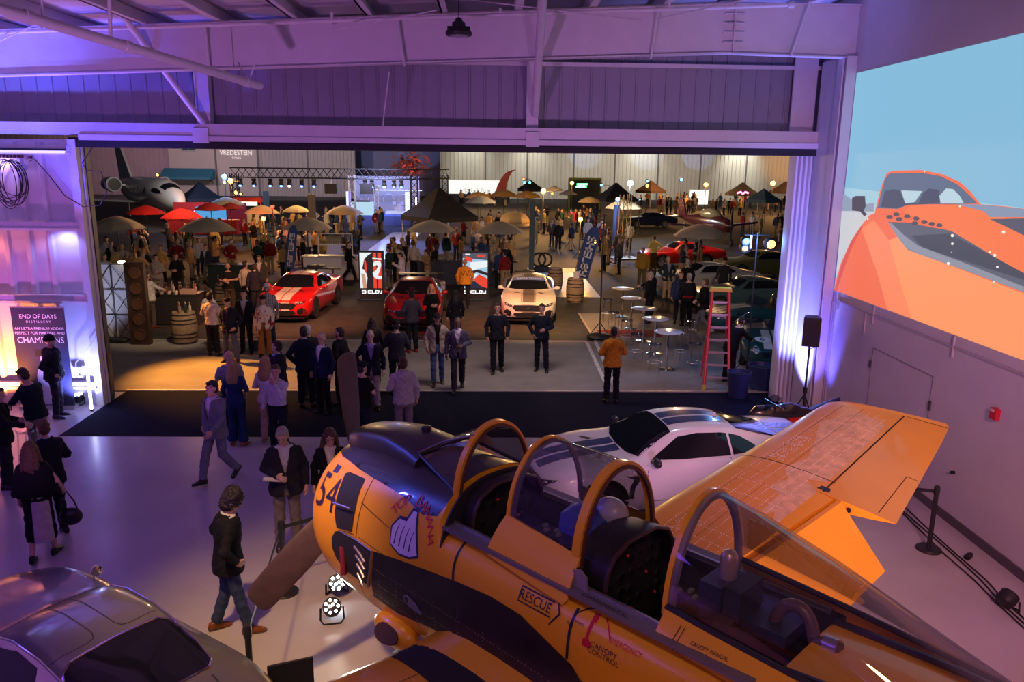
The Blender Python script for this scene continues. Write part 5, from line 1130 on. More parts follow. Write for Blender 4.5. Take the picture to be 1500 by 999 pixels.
def cat_rom(tab, y):
    for i in range(len(tab) - 1):
        if y <= tab[i + 1][0] + 1e-9: break
    p1, p2 = tab[i], tab[i + 1]; p0 = tab[max(0, i - 1)]; p3 = tab[min(len(tab) - 1, i + 2)]; h = p2[0] - p1[0]; t = (y - p1[0]) / h
    out = [y]
    for k in range(1, len(p1)):
        m1 = (p2[k] - p0[k]) / max(1e-6, p2[0] - p0[0]) * h; m2 = (p3[k] - p1[k]) / max(1e-6, p3[0] - p1[0]) * h
        d = p2[k] - p1[k]
        if m1 * d <= 0: m1 = 0
        if m2 * d <= 0: m2 = 0
        if abs(m1) > 3 * abs(d): m1 = 3 * d
        if abs(m2) > 3 * abs(d): m2 = 3 * d
        out.append((2 * t ** 3 - 3 * t * t + 1) * p1[k] + (t ** 3 - 2 * t * t + t) * m1 + (-2 * t ** 3 + 3 * t * t) * p2[k] + (t ** 3 - t * t) * m2)
    return out
def car_ring(tab, y):
    _, zb, ws, wm, zt_, wb, zc, wr, ze = cat_rom(tab, y)
    zm = zb + (zt_ - zb) * .5
    pts = [(0, zb), (ws * .7, zb), (ws * .96, zb + .02), (ws, zb + .08), (wm * .995, zb + (zm - zb) * .6), (wm, zm), (wm * .995, zt_ - .13), ((wm + wb) / 2 + .012, zt_ - .035), (wb, zt_), (wb * .8 + wr * .2, zt_ * .78 + ze * .22), (wb * .35 + wr * .65, zt_ * .32 + ze * .68), (wr, ze), (wr * .82, ze + (zc - ze) * .55), (wr * .45, ze + (zc - ze) * .9), (0, zc)]
    L_ = [V((x, y, z)) for x, z in pts]
    return L_ + [V((-p.x, p.y, p.z)) for p in L_[-2:0:-1]]
CARLOC = {}
def car(name, label, loc, a, tab, col, wheels=(.93, 3.65, .35), rim=RIM, group='show cars'):
    Ln = tab[-1][0]
    t = thing(name, label, 'car', loc, a, group)
    off = Matrix.Translation((0, -Ln / 2, 0))
    ys = []
    for p, q in zip(tab[:-1], tab[1:]): ys += [p[0] + (q[0] - p[0]) * k / 4 for k in range(4)]
    ys.append(Ln)
    b = MB().loft([car_ring(tab, y) for y in ys])
    b.xf(off); B = b.bvh()
    obj('body', b, col, t, 42)
    TOP = Matrix.Translation((0, -Ln / 2, 3))
    FRO = frame((0, -Ln / 2 - 2, 0), (1, 0, 0), (0, 0, 1), (0, -1, 0)); BAK = frame((0, Ln / 2 + 2, 0), (-1, 0, 0), (0, 0, 1), (0, 1, 0))
    SID = {1: frame((2, -Ln / 2, 0), (0, 1, 0), (0, 0, 1), (1, 0, 0)), -1: frame((-2, -Ln / 2, 0), (0, -1, 0), (0, 0, 1), (-1, 0, 0))}
    def put(nm, view, poly, m, step=.08, of=.005, lab=None):
        M_ = {'top': TOP, 'front': FRO, 'back': BAK}.get(view) or SID[view]
        o = None
        for pl in (poly if isinstance(poly[0], list) else [poly]):
            if view == -1: pl = [(-y, z) for y, z in pl]
            mb = decal(MB(), gridfill(pl, step), B, M_, of)
            if mb.f: o = obj(nm, mb, m, t, 60)
        if o is None: return None
        if lab: o['label'] = lab
        return o
    w1, w2, wr_ = wheels
    for sd in (1, -1):
        for y in (w1, w2):
            wm = cat_rom(tab, y)[3]
            put('wheel_arch', sd, [(y + (wr_ + .055) * math.cos(q), wr_ + .02 + (wr_ + .055) * math.sin(q)) for q in [-.35 + (PI + .7) * k / 18 for k in range(19)]], mat('arch_black', (.006, .006, .006), .9), .1, .004)
            M_ = Matrix.Translation((sd * (wm - .10), y - Ln / 2, wr_)) @ Matrix.Rotation(R(90) * sd, 4, 'Y')
            w = obj('wheel', MB().lathe([(wr_ * .66, -.1), (wr_ * .94, -.12), (wr_, -.08), (wr_, .08), (wr_ * .94, .115), (wr_ * .68, .112)], n=26, M=M_, cap=(True, False)), TYRE, t)
            r_ = MB().lathe([(wr_ * .70, .09), (wr_ * .70, .115), (wr_ * .62, .11), (wr_ * .60, .04), (.05, .05)], n=26, M=M_, cap=(False, True))
            for k in range(10):
                q = 2 * PI * k / 10; r_.box((0, 0, 0), (wr_ * .62, .035, .02), M_ @ Matrix.Rotation(q, 4, 'Z') @ Matrix.Translation((wr_ * .33, 0, .10)))
            r_.cyl((0, 0, .05), (0, 0, .12), .05, n=10, M=M_); obj('rim', r_, rim, w)
    return t, put, B, Ln, dict(TOP=TOP, FRO=FRO, BAK=BAK, SID=SID)
def pony(name, label, loc, a, col, stripe=None, wing='big', mirror=None, hoodcol=None, banner=None, accents=TRIM, numbers=None):
    t, put, B, Ln, VW = car(name, label, loc, a, PONY, col)
    put('windscreen', 'top', [(-.72, 1.52), (-.42, 1.42), (0, 1.39), (.42, 1.42), (.72, 1.52), (.64, 1.80), (.54, 2.10), (.3, 2.13), (-.3, 2.13), (-.54, 2.10), (-.64, 1.80)], CGL)
    put('rear_window', 'top', [(-.49, 3.22), (0, 3.18), (.49, 3.22), (.50, 3.7), (.46, 4.02), (0, 4.06), (-.46, 4.02), (-.50, 3.7)], CGL)
    for sd in (1, -1):
        put('side_window', sd, [(1.70, .985), (1.95, 1.13), (2.18, 1.265), (2.5, 1.305), (2.9, 1.29), (3.0, 1.275), (3.0, .995), (2.2, .975)], CGL)
        put('quarter_window', sd, [(3.04, 1.27), (3.22, 1.225), (3.45, 1.10), (3.40, 1.035), (3.04, 1.0)], CGL)
        put('door_seam', sd, [[(1.62, .93), (1.63, .93), (1.60, .35), (1.59, .35)], [(2.98, .97), (2.99, .97), (3.05, .5), (3.0, .35), (2.99, .35), (3.035, .5)], [(1.6, .36), (3.0, .36), (3.0, .35), (1.6, .35)]], TRIM, .1, .003)
        put('side_skirt', sd, [(1.3, .19), (3.2, .19), (3.2, .27), (1.3, .27)], TRIM)
        put('door_handle', sd, [(2.72, .86), (2.9, .87), (2.9, .84), (2.72, .83)], col, .1, .02)
        mm = obj('mirror', MB().ell((sd * 1.02, 1.72 - Ln / 2, 1.005), (.11, .065, .075), 14, 9).cyl((sd * .86, 1.70 - Ln / 2, .96), (sd * .98, 1.71 - Ln / 2, .98), .025), mirror or col, t)
        put('headlight', 'front', [(sd * .53, .665), (sd * .64, .71), (sd * .83, .755), (sd * .83, .68), (sd * .64, .63), (sd * .56, .62)], TRIM, .05, .006)
        for k in range(3): put('headlight_bar', 'front', [(sd * (.53 + .08 * k), .665 + .018 * k), (sd * (.56 + .08 * k), .675 + .018 * k), (sd * (.565 + .08 * k), .64 + .018 * k), (sd * (.54 + .08 * k), .635 + .018 * k)], LENS, .05, .010)
        put('brake_duct', 'front', [(sd * .58, .46), (sd * .72, .53), (sd * .83, .47), (sd * .84, .32), (sd * .62, .28), (sd * .57, .36)], TRIM, .05, .006)
        put('tail_lamp', 'back', [(sd * .45, .90), (sd * .74, .88), (sd * .72, .74), (sd * .45, .76)], TAIL, .06)
        put('hood_vent', 'top', [(sd * .32, 1.02), (sd * .50, .92), (sd * .52, .96), (sd * .36, 1.12)], TRIM)
        if wing: obj('spoiler_stay', MB().box((sd * .55, 4.55 - Ln / 2, 1.13), (.03, .12, .20)), TRIM, t)
    put('grille', 'front', [(-.55, .60), (-.48, .675), (.48, .675), (.55, .60), (.42, .455), (-.42, .455)], TRIM, .06, .006)
    gb = MB()
    for z in (.50, .535, .57, .605, .64): decal(gb, gridfill([(-.44, z), (.44, z), (.44, z + .006), (-.44, z + .006)], .08), B, VW['FRO'], .010)
    obj('grille_bars', gb, mat('grille_bar', (.05, .05, .055), .4), t)
    put('lower_intake', 'front', [(-.48, .41), (.48, .41), (.54, .27), (-.54, .27)], TRIM, .06, .006)
    put('front_badge', 'front', [(-.03, .595), (.04, .605), (.06, .575), (0, .55), (-.05, .56)], CHR, .05, .014)
    put('hood_scoop', 'top', [(-.26, .80), (.26, .80), (.24, .88), (-.24, .88)], TRIM)
    sp = [(-.80, .02), (-.60, -.05), (0, -.10), (.60, -.05), (.80, .02), (.90, .30), (.84, .34), (-.84, .34), (-.90, .30)]
    obj('splitter', MB().prism(sp, .15, .18, Matrix.Translation((0, -Ln / 2, 0))), accents, t)
    if wing: obj('spoiler', MB().loft([[V((x, 4.42 + .04 * abs(x) - Ln / 2, 1.235)), V((x, 4.50 + .04 * abs(x) - Ln / 2, 1.255)), V((x, 4.70 + .04 * abs(x) - Ln / 2, 1.265)), V((x, 4.70 + .04 * abs(x) - Ln / 2, 1.25)), V((x, 4.50 + .04 * abs(x) - Ln / 2, 1.235))] for x in (-.86, -.5, 0, .5, .86)]), TRIM, t)
    if stripe:
        for (x0, x1, m_) in stripe:
            put('racing_stripe', 'top', [[(x0, .06), (x1, .06), (x1, 1.38), (x0, 1.38)], [(x0, 2.15), (x1, 2.15), (x1, 3.16), (x0, 3.16)], [(x0, 4.08), (x1, 4.08), (x1, 4.72), (x0, 4.72)]], m_, .08, .004)
            put('racing_stripe', 'front', [[(x0, .665), (x1, .665), (x1, .72), (x0, .72)], [(x0, .41), (x1, .41), (x1, .465), (x0, .465)], [(x0, .23), (x1, .23), (x1, .285), (x0, .285)]], m_, .06, .007)
    if banner:
        put('windscreen_banner', 'top', [(-.575, 1.90), (.575, 1.90), (.54, 2.09), (-.54, 2.09)], mat('banner_blue', (.10, .16, .45), .3), .08, .007)
        mb = decal(MB(), text2d(banner, .15, 1.0), B, VW['TOP'] @ Matrix.Translation((0, 2.052, 0)) @ Matrix.Rotation(PI, 4, 'Z') if False else VW['TOP'] @ Matrix.Translation((0, 1.99, 0)), .012); obj('banner_lettering', mb, mat('banner_white', (.8, .8, .85), .4), t)
    obj('antenna_fin', MB().loft([[V((-.02, 2.95 - Ln / 2, 1.36)), V((.02, 2.95 - Ln / 2, 1.36)), V((0, 3.02 - Ln / 2, 1.37))], [V((-.015, 3.12 - Ln / 2, 1.34)), V((.015, 3.12 - Ln / 2, 1.34)), V((0, 3.10 - Ln / 2, 1.42))]]), col, t)
    return t, put
WHT = paint('white', (.74, .73, .75)); REDP = paint('red', (.62, .012, .010)); DKR = paint('dark_red', (.24, .012, .012)); GOLDW = paint('pearl', (.66, .62, .56)); BLKP = paint('black', (.012, .012, .014)); SILV = paint('gunmetal', (.13, .125, .14), .28)
NAVS = mat('stripe_navy', (.03, .045, .16), .25, coat=.6); WHS = mat('stripe_white', (.66, .58, .52), .3, coat=.5); GRS = mat('stripe_grey', (.16, .14, .12), .3, coat=.5); LTS = mat('stripe_light', (.7, .66, .6), .3)
wc, _ = pony('sports_car', 'white sports coupe with dark roof stripe parked behind the yellow aeroplane', (3.08, 12.02, 0), R(-81), WHT, stripe=[(-.30, -.03, NAVS), (.03, .30, NAVS)], wing=None, mirror=mat('mirror_dark', (.03, .03, .035), .2))
_('side_stripe', 1, [(1.25, .80), (1.60, .78), (1.50, .72), (1.42, .60), (1.40, .42), (1.33, .42), (1.34, .62), (1.40, .74)], mat('hash_black', (.02, .02, .025), .35)); _('side_stripe', -1, [(1.25, .80), (1.60, .78), (1.50, .72), (1.42, .60), (1.40, .42), (1.33, .42), (1.34, .62), (1.40, .74)], mat('hash_black', (.02, .02, .025), .35))
pony('sports_car', 'bright red sports coupe with twin white stripes on the road outside', (-6.80, 28.45, 0), R(-4.9), REDP, stripe=[(-.32, -.02, WHS), (.02, .32, WHS)])
pony('sports_car', 'dark red sports coupe between the two display screens', (-2.50, 27.2, 0), R(0.5), DKR, wing='big')
pony('sports_car', 'pearl white sports coupe with grey centre stripe and blue windscreen banner', (1.52, 28.3, 0), R(-3.2), GOLDW, stripe=[(-.20, .20, GRS), (-.255, -.235, GRS), (.235, .255, GRS)], wing=None, banner='SUPER SNAKE')
# ---- grey gullwing coupe, bottom left
t, put, B, Ln, VW = car('classic_coupe', 'silver grey gullwing coupe seen from behind in the left foreground', (-3.90, 6.66, 0), R(-124.8), GULL, SILV, wheels=(.85, 3.25, .33), rim=RIMS, group=None)
put('rear_window', 'top', [(-.40, 2.98), (.40, 2.98), (.49, 3.03), (.535, 3.14), (.545, 3.36), (.50, 3.62), (.42, 3.70), (-.42, 3.70), (-.50, 3.62), (-.545, 3.36), (-.535, 3.14), (-.49, 3.03)], CGL, .06, .006)
ow = [(-.40, 2.98), (.40, 2.98), (.49, 3.03), (.535, 3.14), (.545, 3.36), (.50, 3.62), (.42, 3.70), (-.42, 3.70), (-.50, 3.62), (-.545, 3.36), (-.535, 3.14), (-.49, 3.03), (-.40, 2.98)]
fr_pts = []
for (x0, y0), (x1, y1) in zip(ow[:-1], ow[1:]):
    for k in range(6):
        x, y = x0 + (x1 - x0) * k / 6, y0 + (y1 - y0) * k / 6; h = B.ray_cast(V((x, y - Ln / 2, 3)), V((0, 0, -1)))
        if h[0]: fr_pts.append(h[0] + V((0, 0, .008)))
obj('window_chrome', MB().path(fr_pts + fr_pts[:1], .011, 6), mat('chrome_rose', (.6, .5, .5), .15, metal=1.0), t)
put('windscreen', 'top', [(-.58, 1.58), (0, 1.54), (.58, 1.58), (.52, 1.93), (0, 1.96), (-.52, 1.93)], CGL)
SEAM = mat('seam_dark', (.03, .028, .032), .6)
for sd in (1, -1):
    lp = [(sd * .10, 2.02), (sd * .10, 2.80), (sd * .13, 2.87), (sd * .20, 2.89), (sd * .50, 2.86)]
    for (x0, y0), (x1, y1) in zip(lp[:-1], lp[1:]):
        d = V((x1 - x0, y1 - y0)).normalized() * .005; put('door_seam', 'top', [(x0 - d.y, y0 + d.x), (x1 - d.y, y1 + d.x), (x1 + d.y, y1 - d.x), (x0 + d.y, y0 - d.x)], SEAM, .06, .003)
    put('side_window', sd, [(1.80, .93), (2.02, 1.12), (2.4, 1.19), (2.75, 1.17), (2.85, 1.05), (2.85, .93)], CGL)
    put('boot_seam', 'top', [(sd * .38, 3.78), (sd * .40, 3.78), (sd * .36, 4.25), (sd * .34, 4.25)], SEAM, .06, .003)
    put('tail_lamp', 'back', [(sd * .42, .66), (sd * .54, .64), (sd * .53, .56), (sd * .42, .58)], TAIL, .05)
    put('headlight', 'front', [(sd * .50 + .1 * math.cos(q), .64 + .1 * math.sin(q)) for q in [PI / 6 * k for k in range(12)]], LENS, .05)
    m_ = obj('mirror', MB().cyl((sd * .72, 1.28 - Ln / 2, .86), (sd * .735, 1.29 - Ln / 2, .98), .012).lathe([(.062, -.02), (.055, -.05), (.02, -.07)], n=16, M=Matrix.Translation((sd * .74, 1.31 - Ln / 2, 1.03)) @ Matrix.Rotation(R(90), 4, 'X')), CHR, t)
    obj('mirror_glass', MB().cyl((sd * .74, 1.322 - Ln / 2, 1.03), (sd * .74, 1.332 - Ln / 2, 1.03), .062, n=18), mat('mirror_warm', (.75, .70, .50), .5, metal=.1), m_)
    obj('drip_rail', MB().path([V((sd * .53, y - Ln / 2, z)) for y, z in ((1.98, 1.165), (2.3, 1.235), (2.75, 1.225), (3.1, 1.15))], .012, 6), CHR, t)
put('wiper', 'top', [(-.3, 1.62), (-.29, 1.60), (.02, 1.80), (.01, 1.815)], TRIM, .06, .015)
# ---- dim classics at the right
def classic(label, loc, a, tab, col, st=None, num=None, ws=None, hood=None):
    t, put, B, Ln, VW = car('classic_car', label, loc, a, tab, col, wheels=(.85, 3.35 if tab is FAST else 2.95, .33), rim=RIMS, group='classic cars by the door')
    if tab is FAST:
        put('windscreen', 'top', [(-.58, 1.62), (0, 1.56), (.58, 1.62), (.52, 1.98), (-.52, 1.98)], CGL); put('rear_window', 'top', [(-.46, 3.0), (.46, 3.0), (.44, 3.6), (-.44, 3.6)], CGL)
        for sd in (1, -1):
            put('side_window', sd, [(1.75, .95), (2.02, 1.19), (2.5, 1.235), (2.9, 1.21), (3.35, 1.03), (3.3, .97)], CGL)
            put('chrome_strip', sd, [(1.7, .935), (3.4, .955), (3.4, .945), (1.7, .925)], CHR, .1)
    else:
        w = MB().grid([[V((x, 1.62 + .10 * abs(x) + dy - Ln / 2, z)) for x in (-.62, -.4, 0, .4, .62)] for z, dy in ((.84, 0), (1.0, .10), (1.14, .22))]); obj('windscreen', w, glass('screen_smoke', (.5, .55, .65), .6), t, 60)
        put('cockpit', 'top', [(-.5, 1.95), (.5, 1.95), (.5, 2.5), (-.5, 2.5)], TRIM)
        for sd in (-1, 1): obj('seat_back', MB().ell((sd * .27, 2.5 - Ln / 2, .85), (.2, .08, .2), 12, 8), TRIM, t)
        obj('roll_hoop', MB().path([V((-.48 + .2 * math.cos(q), 2.62 - Ln / 2, .82 + .32 * math.sin(q))) for q in [PI * k / 10 for k in range(11)]], .022, 8), CHR, t)
    for sd in (1, -1): put('headlight', 'front', [(sd * .46 + .085 * math.cos(q), .60 + .085 * math.sin(q)) for q in [PI / 6 * k for k in range(12)]], LENS, .05, .01)
    put('grille', 'front', [(-.3, .55), (.3, .55), (.24, .42), (-.24, .42)], TRIM, .05, .006)
    if st: put('racing_stripe', 'top', [[(-.26, .1), (-.03, .1), (-.03, 1.5), (-.26, 1.5)], [(.03, .1), (.26, .1), (.26, 1.5), (.03, 1.5)], [(-.26, 2.65), (-.03, 2.65), (-.03, 3.7), (-.26, 3.7)], [(.03, 2.65), (.26, 2.65), (.26, 3.7), (.03, 3.7)]], st, .08, .004)
    if num:
        put('roundel', 'top', [(-.27 + .20 * math.cos(q), .62 + .20 * math.sin(q)) for q in [PI / 10 * k for k in range(20)]], mat('roundel_white', (.75, .75, .72), .5), .08, .009)
        o = obj('race_number', decal(MB(), text2d(num, .30), B, VW['TOP'] @ Matrix.Translation((-.27, .62, 0)) @ Matrix.Rotation(0, 4, 'Z'), .012), TRIM, t)
    return t
classic('yellow-lit silver classic coupe, farthest of the classics on the right', (9.4, 33.0, 0), R(-84), FAST, paint('pale_silver', (.45, .44, .42)))
classic('dark teal fastback with silver roof, between two other classics', (9.9, 28.8, 0), R(-86), FAST, paint('teal_grey', (.05, .085, .09)))
classic('blue-green open roadster with white stripes behind the ladder', (9.1, 25.2, 0), R(-84), ROAD, paint('teal', (.012, .07, .085)), st=WHS)
classic('green racing roadster with white number roundel beside the door edge', (8.05, 21.6, 0), R(-14), ROAD, paint('racing_green', (.012, .055, .05)), st=WHS, num='6')
# ---- motorcycle in the corner behind the white coupe
t = thing('motorcycle', 'glossy black motorcycle with red panel by the corner column', 'motorcycle', (5.85, 14.0, 0), R(-80))
for y in (-.70, .70):
    w = obj('wheel', MB().path([V((0, y + .25 * math.cos(q), .31 + .25 * math.sin(q))) for q in [2 * PI * k / 24 for k in range(25)]], .06, 10), TYRE, t)
    obj('rim', MB().lathe([(.03, -.05), (.2, -.02), (.2, .02), (.03, .05)], n=18, M=Matrix.Translation((0, y, .31)) @ Matrix.Rotation(R(90), 4, 'Y')), RIM, w)
fb = MB().loft([[V((w * math.cos(q), y, zc + h * math.sin(q))) for q in [2 * PI * k / 14 for k in range(14)]] for y, w, zc, h in ((-.92, .03, .78, .05), (-.78, .14, .80, .17), (-.5, .19, .72, .26), (-.2, .20, .66, .30), (.1, .19, .70, .22), (.3, .15, .78, .10))])
obj('fairing', fb, BLKP, t); obj('fuel_tank', MB().ell((0, -.12, .86), (.17, .30, .13), 16, 10), BLKP, t)
obj('seat', MB().loft([[V((w * math.cos(q), y, z + .05 * math.sin(q))) for q in [2 * PI * k / 12 for k in range(12)]] for y, w, z in ((.12, .1, .80), (.4, .15, .80), (.65, .12, .90), (.95, .06, 1.0))]), TRIM, t)
obj('red_panel', MB().box((.2, -.05, .66), (.02, .3, .2)).box((-.2, -.05, .66), (.02, .3, .2)), mat('panel_red', (.6, .02, .02), .35), t)
obj('fork', MB().cyl((.09, -.70, .31), (.09, -.5, .95), .025).cyl((-.09, -.70, .31), (-.09, -.5, .95), .025).cyl((-.34, -.42, .98), (.34, -.42, .98), .016), CHR, t)
obj('screen', MB().grid([[V((x, -.70 + .35 * u, .93 + .22 * u - .1 * abs(x))) for x in (-.15, -.08, 0, .08, .15)] for u in (0, .5, 1)]), glass('screen_smoke', (.5, .55, .65), .6), t)
obj('side_stand', MB().cyl((.1, .1, .45), (.26, .12, .0), .014), CHR, t)
# ================================================================== things round the hangar door
WOOD = mat('oak', (.36, .24, .13), .6, var=.3, vs=12); HOOP = mat('hoop_iron', (.03, .03, .035), .5, metal=.4); PBLK = mat('black_plastic', (.014, .014, .016), .5); ALUM = mat('aluminium', (.5, .5, .52), .35, metal=.8)
CLEAR = glass('acrylic', (.9, .93, .95), .70); WHITE = mat('white_fabric', (.62, .60, .60), .85, bump=.2, bs=12); TBLK = mat('table_black', (.02, .02, .022), .45)
# --- banner by the left leaf
p = gnd(62, 604); t = thing('roll_up_banner', 'tall dark roll-up banner with bottle and white words on the left door leaf', 'banner', (-9.62, 16.62, 0), 0)
BW, BH = 1.12, 2.20
obj('sheet', MB().box((0, 0, .06 + BH / 2), (BW, .012, BH)), mat('banner_navy', (.030, .032, .065), .6, var=.4, vs=2), t)
obj('base', MB().box((0, 0, .04), (BW + .06, .2, .08)), ALUM, t); obj('top_rail', MB().box((0, 0, .07 + BH), (BW + .02, .03, .03)), ALUM, t)
FR = frame((0, -.008, 0), (1, 0, 0), (0, 0, 1), (0, -1, 0)); wm_ = MB()
flat(wm_, text2d('END OF DAYS', .135, .92), FR @ Matrix.Translation((0, 2.06, 0))); flat(wm_, text2d('D I S T I L L E R Y', .07), FR @ Matrix.Translation((0, 1.95, 0)))
flat(wm_, text2d('AN ULTRA PREMIUM VODKA', .080), FR @ Matrix.Translation((0, 1.80, 0))); flat(wm_, text2d('PERFECT FOR MARTINIS AND', .080), FR @ Matrix.Translation((0, 1.70, 0)))
flat(wm_, text2d('CHAMPIONS', .19, .92), FR @ Matrix.Translation((0, 1.54, 0))); obj('lettering', wm_, mat('banner_white', (.75, .75, .8), .6), t)
flat_b = MB().add([(x, -.008, z) for x, z in ((-.17, .1), (.17, .1), (.17, .75), (.15, .85), (.06, 1.0), (.06, 1.2), (-.06, 1.2), (-.06, 1.0), (-.15, .85), (-.17, .75))], [tuple(range(10))])
obj('bottle_print', flat_b, mat('print_pale', (.55, .55, .62), .6), t)
obj('cap_print', MB().add([(x, -.0085, z) for x, z in ((-.16, 1.18), (.16, 1.18), (.15, 1.33), (-.15, 1.33))], [(0, 1, 2, 3)]), mat('print_black', (.01, .01, .014), .6), t)
# --- light tube and floor lamps
TUBE = glow('tube_blue', (.55, .60, 1.0), 14)
t = thing('light_tube', 'glowing blue-white light tube leaning on the left door leaf', 'light', atY(133.5, 592, 16.45), 0)
t.location.z = .012; d_ = atY(126, 527, 16.5) - t.location; obj('tube', MB().cyl((0, 0, .03), d_, .028), TUBE, t); obj('end_cap', MB().cyl((0, 0, 0), (0, 0, .04), .035), PBLK, t)
def par(label, loc, a, tilt, em_, n=9, r=.11, on=True, nm='par_light'):
    t = thing(nm, label, 'stage light', loc, R(a), 'floor stage lights')
    M_ = Matrix.Translation((0, 0, .17)) @ Matrix.Rotation(R(tilt), 4, 'X')
    obj('housing', MB().lathe([(r * .5, -.11), (r * .85, -.10), (r, -.04), (r, .05), (r * .93, .055)], n=20, M=M_), PBLK, t)
    obj('bracket', MB().path([V((-r * 1.2, 0, .17)), V((-r * 1.25, -.02, .02)), V((-r * .9, -.10, .012)), V((r * .9, -.10, .012)), V((r * 1.25, -.02, .02)), V((r * 1.2, 0, .17))], .012, 6), PBLK, t)
    ld = MB()
    for k in range(n):
        q = 2 * PI * k / (n - 2); rr_ = r * .68 if k < n - 2 else r * .22 * (1 if k == n - 1 else -1)
        ld.cyl((rr_ * math.cos(q), rr_ * math.sin(q), .052), (rr_ * math.cos(q), rr_ * math.sin(q), .062), r * .17, n=10, M=M_)
    obj('diode', ld, em_, t); return t
par('round floor light with white diodes, nearer of two by the propeller', gnd(487, 908), 10, 48, glow('led_white', (1, .97, .92), 9))
par('dazzling white floor light, farther of two by the propeller', gnd(494, 872), 195, -55, glow('led_flare', (1, 1, 1), 60))
lamp('par_flare', 'SPOT', gnd(494, 872, .35), 60, (1, .9, .75), .06, CAM + V((-2, 0, -2)), 100, .6)
par('squat floor light with bracket below the light tube', gnd(116, 592), 0, 8, glow('led_blue', (.5, .55, 1), 14))
par('dark floor light by the cables on the right wall', gnd(1474, 893), 120, 60, mat('led_off', (.1, .02, .02), .2), nm='par_light')
obj_e = thing('power_box', 'white socket box with lead beside the light tube', 'socket box', (-9.05, 16.80, .72), 0); obj('box', MB().box((0, 0, 0), (.14, .07, .08)).box((.12, -.02, -.02), (.08, .06, .05)), mat('box_white', (.6, .6, .65), .5), obj_e); obj('lead', MB().path([V((.02, -.04, .05)), V((.05, -.06, .3)), V((.30, -.08, .52)), V((.52, -.06, .85)), V((.56, 0, 1.0))], .006, 6), mat('lead_white', (.6, .6, .65), .5), obj_e)
# --- high table and stool, far left
t = thing('high_table', 'black pedestal high table at the left edge with amber-lit top', 'table', (-7.55, 12.5, 0), 0)
obj('top', MB().lathe([(.30, 1.04), (.31, 1.06), (.30, 1.08)], n=26), mat('top_amber_light', (.5, .3, .15), .3), t); obj('stem', MB().cyl((0, 0, .03), (0, 0, 1.05), .035), TBLK, t); obj('foot', MB().lathe([(.30, 0), (.30, .015), (.05, .04)], n=26), TBLK, t)  # amber light on the table top is put into its colour
t.location = gnd(12, 690) + V((-.22, -.1, 0))
def stool(label, loc, a=0.0, group='clear bar stools'):
    t = thing('bar_stool', label, 'stool', loc, a, group)
    obj('seat', MB().lathe([(.17, .74), (.18, .76), (.17, .785)], n=20), CLEAR, t)
    for k in range(4):
        q = PI / 4 + k * PI / 2; obj('leg', MB().cyl((.15 * math.cos(q), .15 * math.sin(q), .74), (.2 * math.cos(q), .2 * math.sin(q), 0), .014, n=6), CLEAR, t)
    obj('foot_ring', MB().path([V((.185 * math.cos(q), .185 * math.sin(q), .28)) for q in [2 * PI * k / 16 for k in range(17)]], .010, 6), ALUM, t); return t
stool('clear bar stool behind the guests at the left edge', gnd(48, 690), group=None)
t = thing('drink_glass', 'small clear glass on the high table at the left edge', 'glass', (0, 0, 0)); t.location = V((gnd(14, 688).x + .12, gnd(14, 688).y + .05, 1.081)); obj('bowl', MB().lathe([(.03, 0), (.035, .1), (.032, .1), (.027, .01)], n=14), CLEAR, t)
# --- things carried
t = thing('handbag', 'black handbag hanging from the hand of the caped guest', 'bag', feet(66, 818) + V((.27, .27, .50)), R(15)); obj('pouch', MB().ell((0, 0, 0), (.15, .08, .13), 16, 10), mat('bag_black', (.012, .012, .014), .35), t); obj('strap', MB().path([V((-.10, 0, .06)), V((-.08, 0, .25)), V((-.02, 0, .38)), V((.06, 0, .22)), V((.10, 0, .06))], .012, 6), mat('bag_black', (.012, .012, .014), .35), t)
t = thing('folded_paper', 'white folded paper in the hand of the grey-haired guest', 'paper', V((0, 0, 0))); pp = gnd(424, 800); t.location = (pp.x - .10, pp.y - .30, 1.15); t.rotation_euler = (R(20), R(15), R(30)); obj('sheet', MB().cyl((-.12, 0, 0), (.12, 0, 0), .03), mat('paper_white', (.7, .68, .68), .8), t)
t = thing('tote_bag', 'dark tote bag carried by the guest in patterned jacket', 'bag', gnd(375, 514) + V((0, 0, 0)), 0); obj('pouch', MB().box((0, 0, .16), (.30, .12, .32)), mat('bag_dark', (.03, .03, .035), .6), t); obj('handle', MB().path([V((-.1, 0, .32)), V((-.05, 0, .5)), V((.05, 0, .5)), V((.1, 0, .32))], .012, 6), PBLK, t)
# --- stanchions
def stanchion(label, loc, belt_to=None, gr='black belt stanchions'):
    t = thing('stanchion', label, 'stanchion', loc, 0, gr)
    obj('base', MB().lathe([(.17, 0), (.175, .015), (.16, .035), (.05, .05)], n=26), TBLK, t); obj('post', MB().cyl((0, 0, .04), (0, 0, .93), .032), TBLK, t); obj('head', MB().lathe([(.04, .86), (.042, .95), (.035, .985), (.02, .99)], n=16), TBLK, t)
    for b_ in belt_to or []:
        e = V(b_) - V(loc); n_ = V((-e.y, e.x, 0)).normalized() * .003
        obj('belt', MB().loft([[V((0, 0, .88)) + n_, V((0, 0, .93)) + n_, V((0, 0, .93)) - n_, V((0, 0, .88)) - n_], [V((e.x, e.y, .88)) + n_, V((e.x, e.y, .93)) + n_, V((e.x, e.y, .93)) - n_, V((e.x, e.y, .88)) - n_]]), mat('belt_black', (.02, .02, .022), .8), t)
    return t
s1 = gnd(417, 868); s2 = gnd(362, 918, .97); s2.z = 0; s3 = gnd(1360, 805)
stanchion('black belt stanchion behind the lower propeller blade', s1, [s2, (s1.x + 1.1, s1.y + .75, 0)]); stanchion('black belt stanchion beside the grey gullwing coupe', s2); stanchion('black belt stanchion between the wing tip and the right wall', s3, [(s3.x - .55, s3.y + .15, 0)])
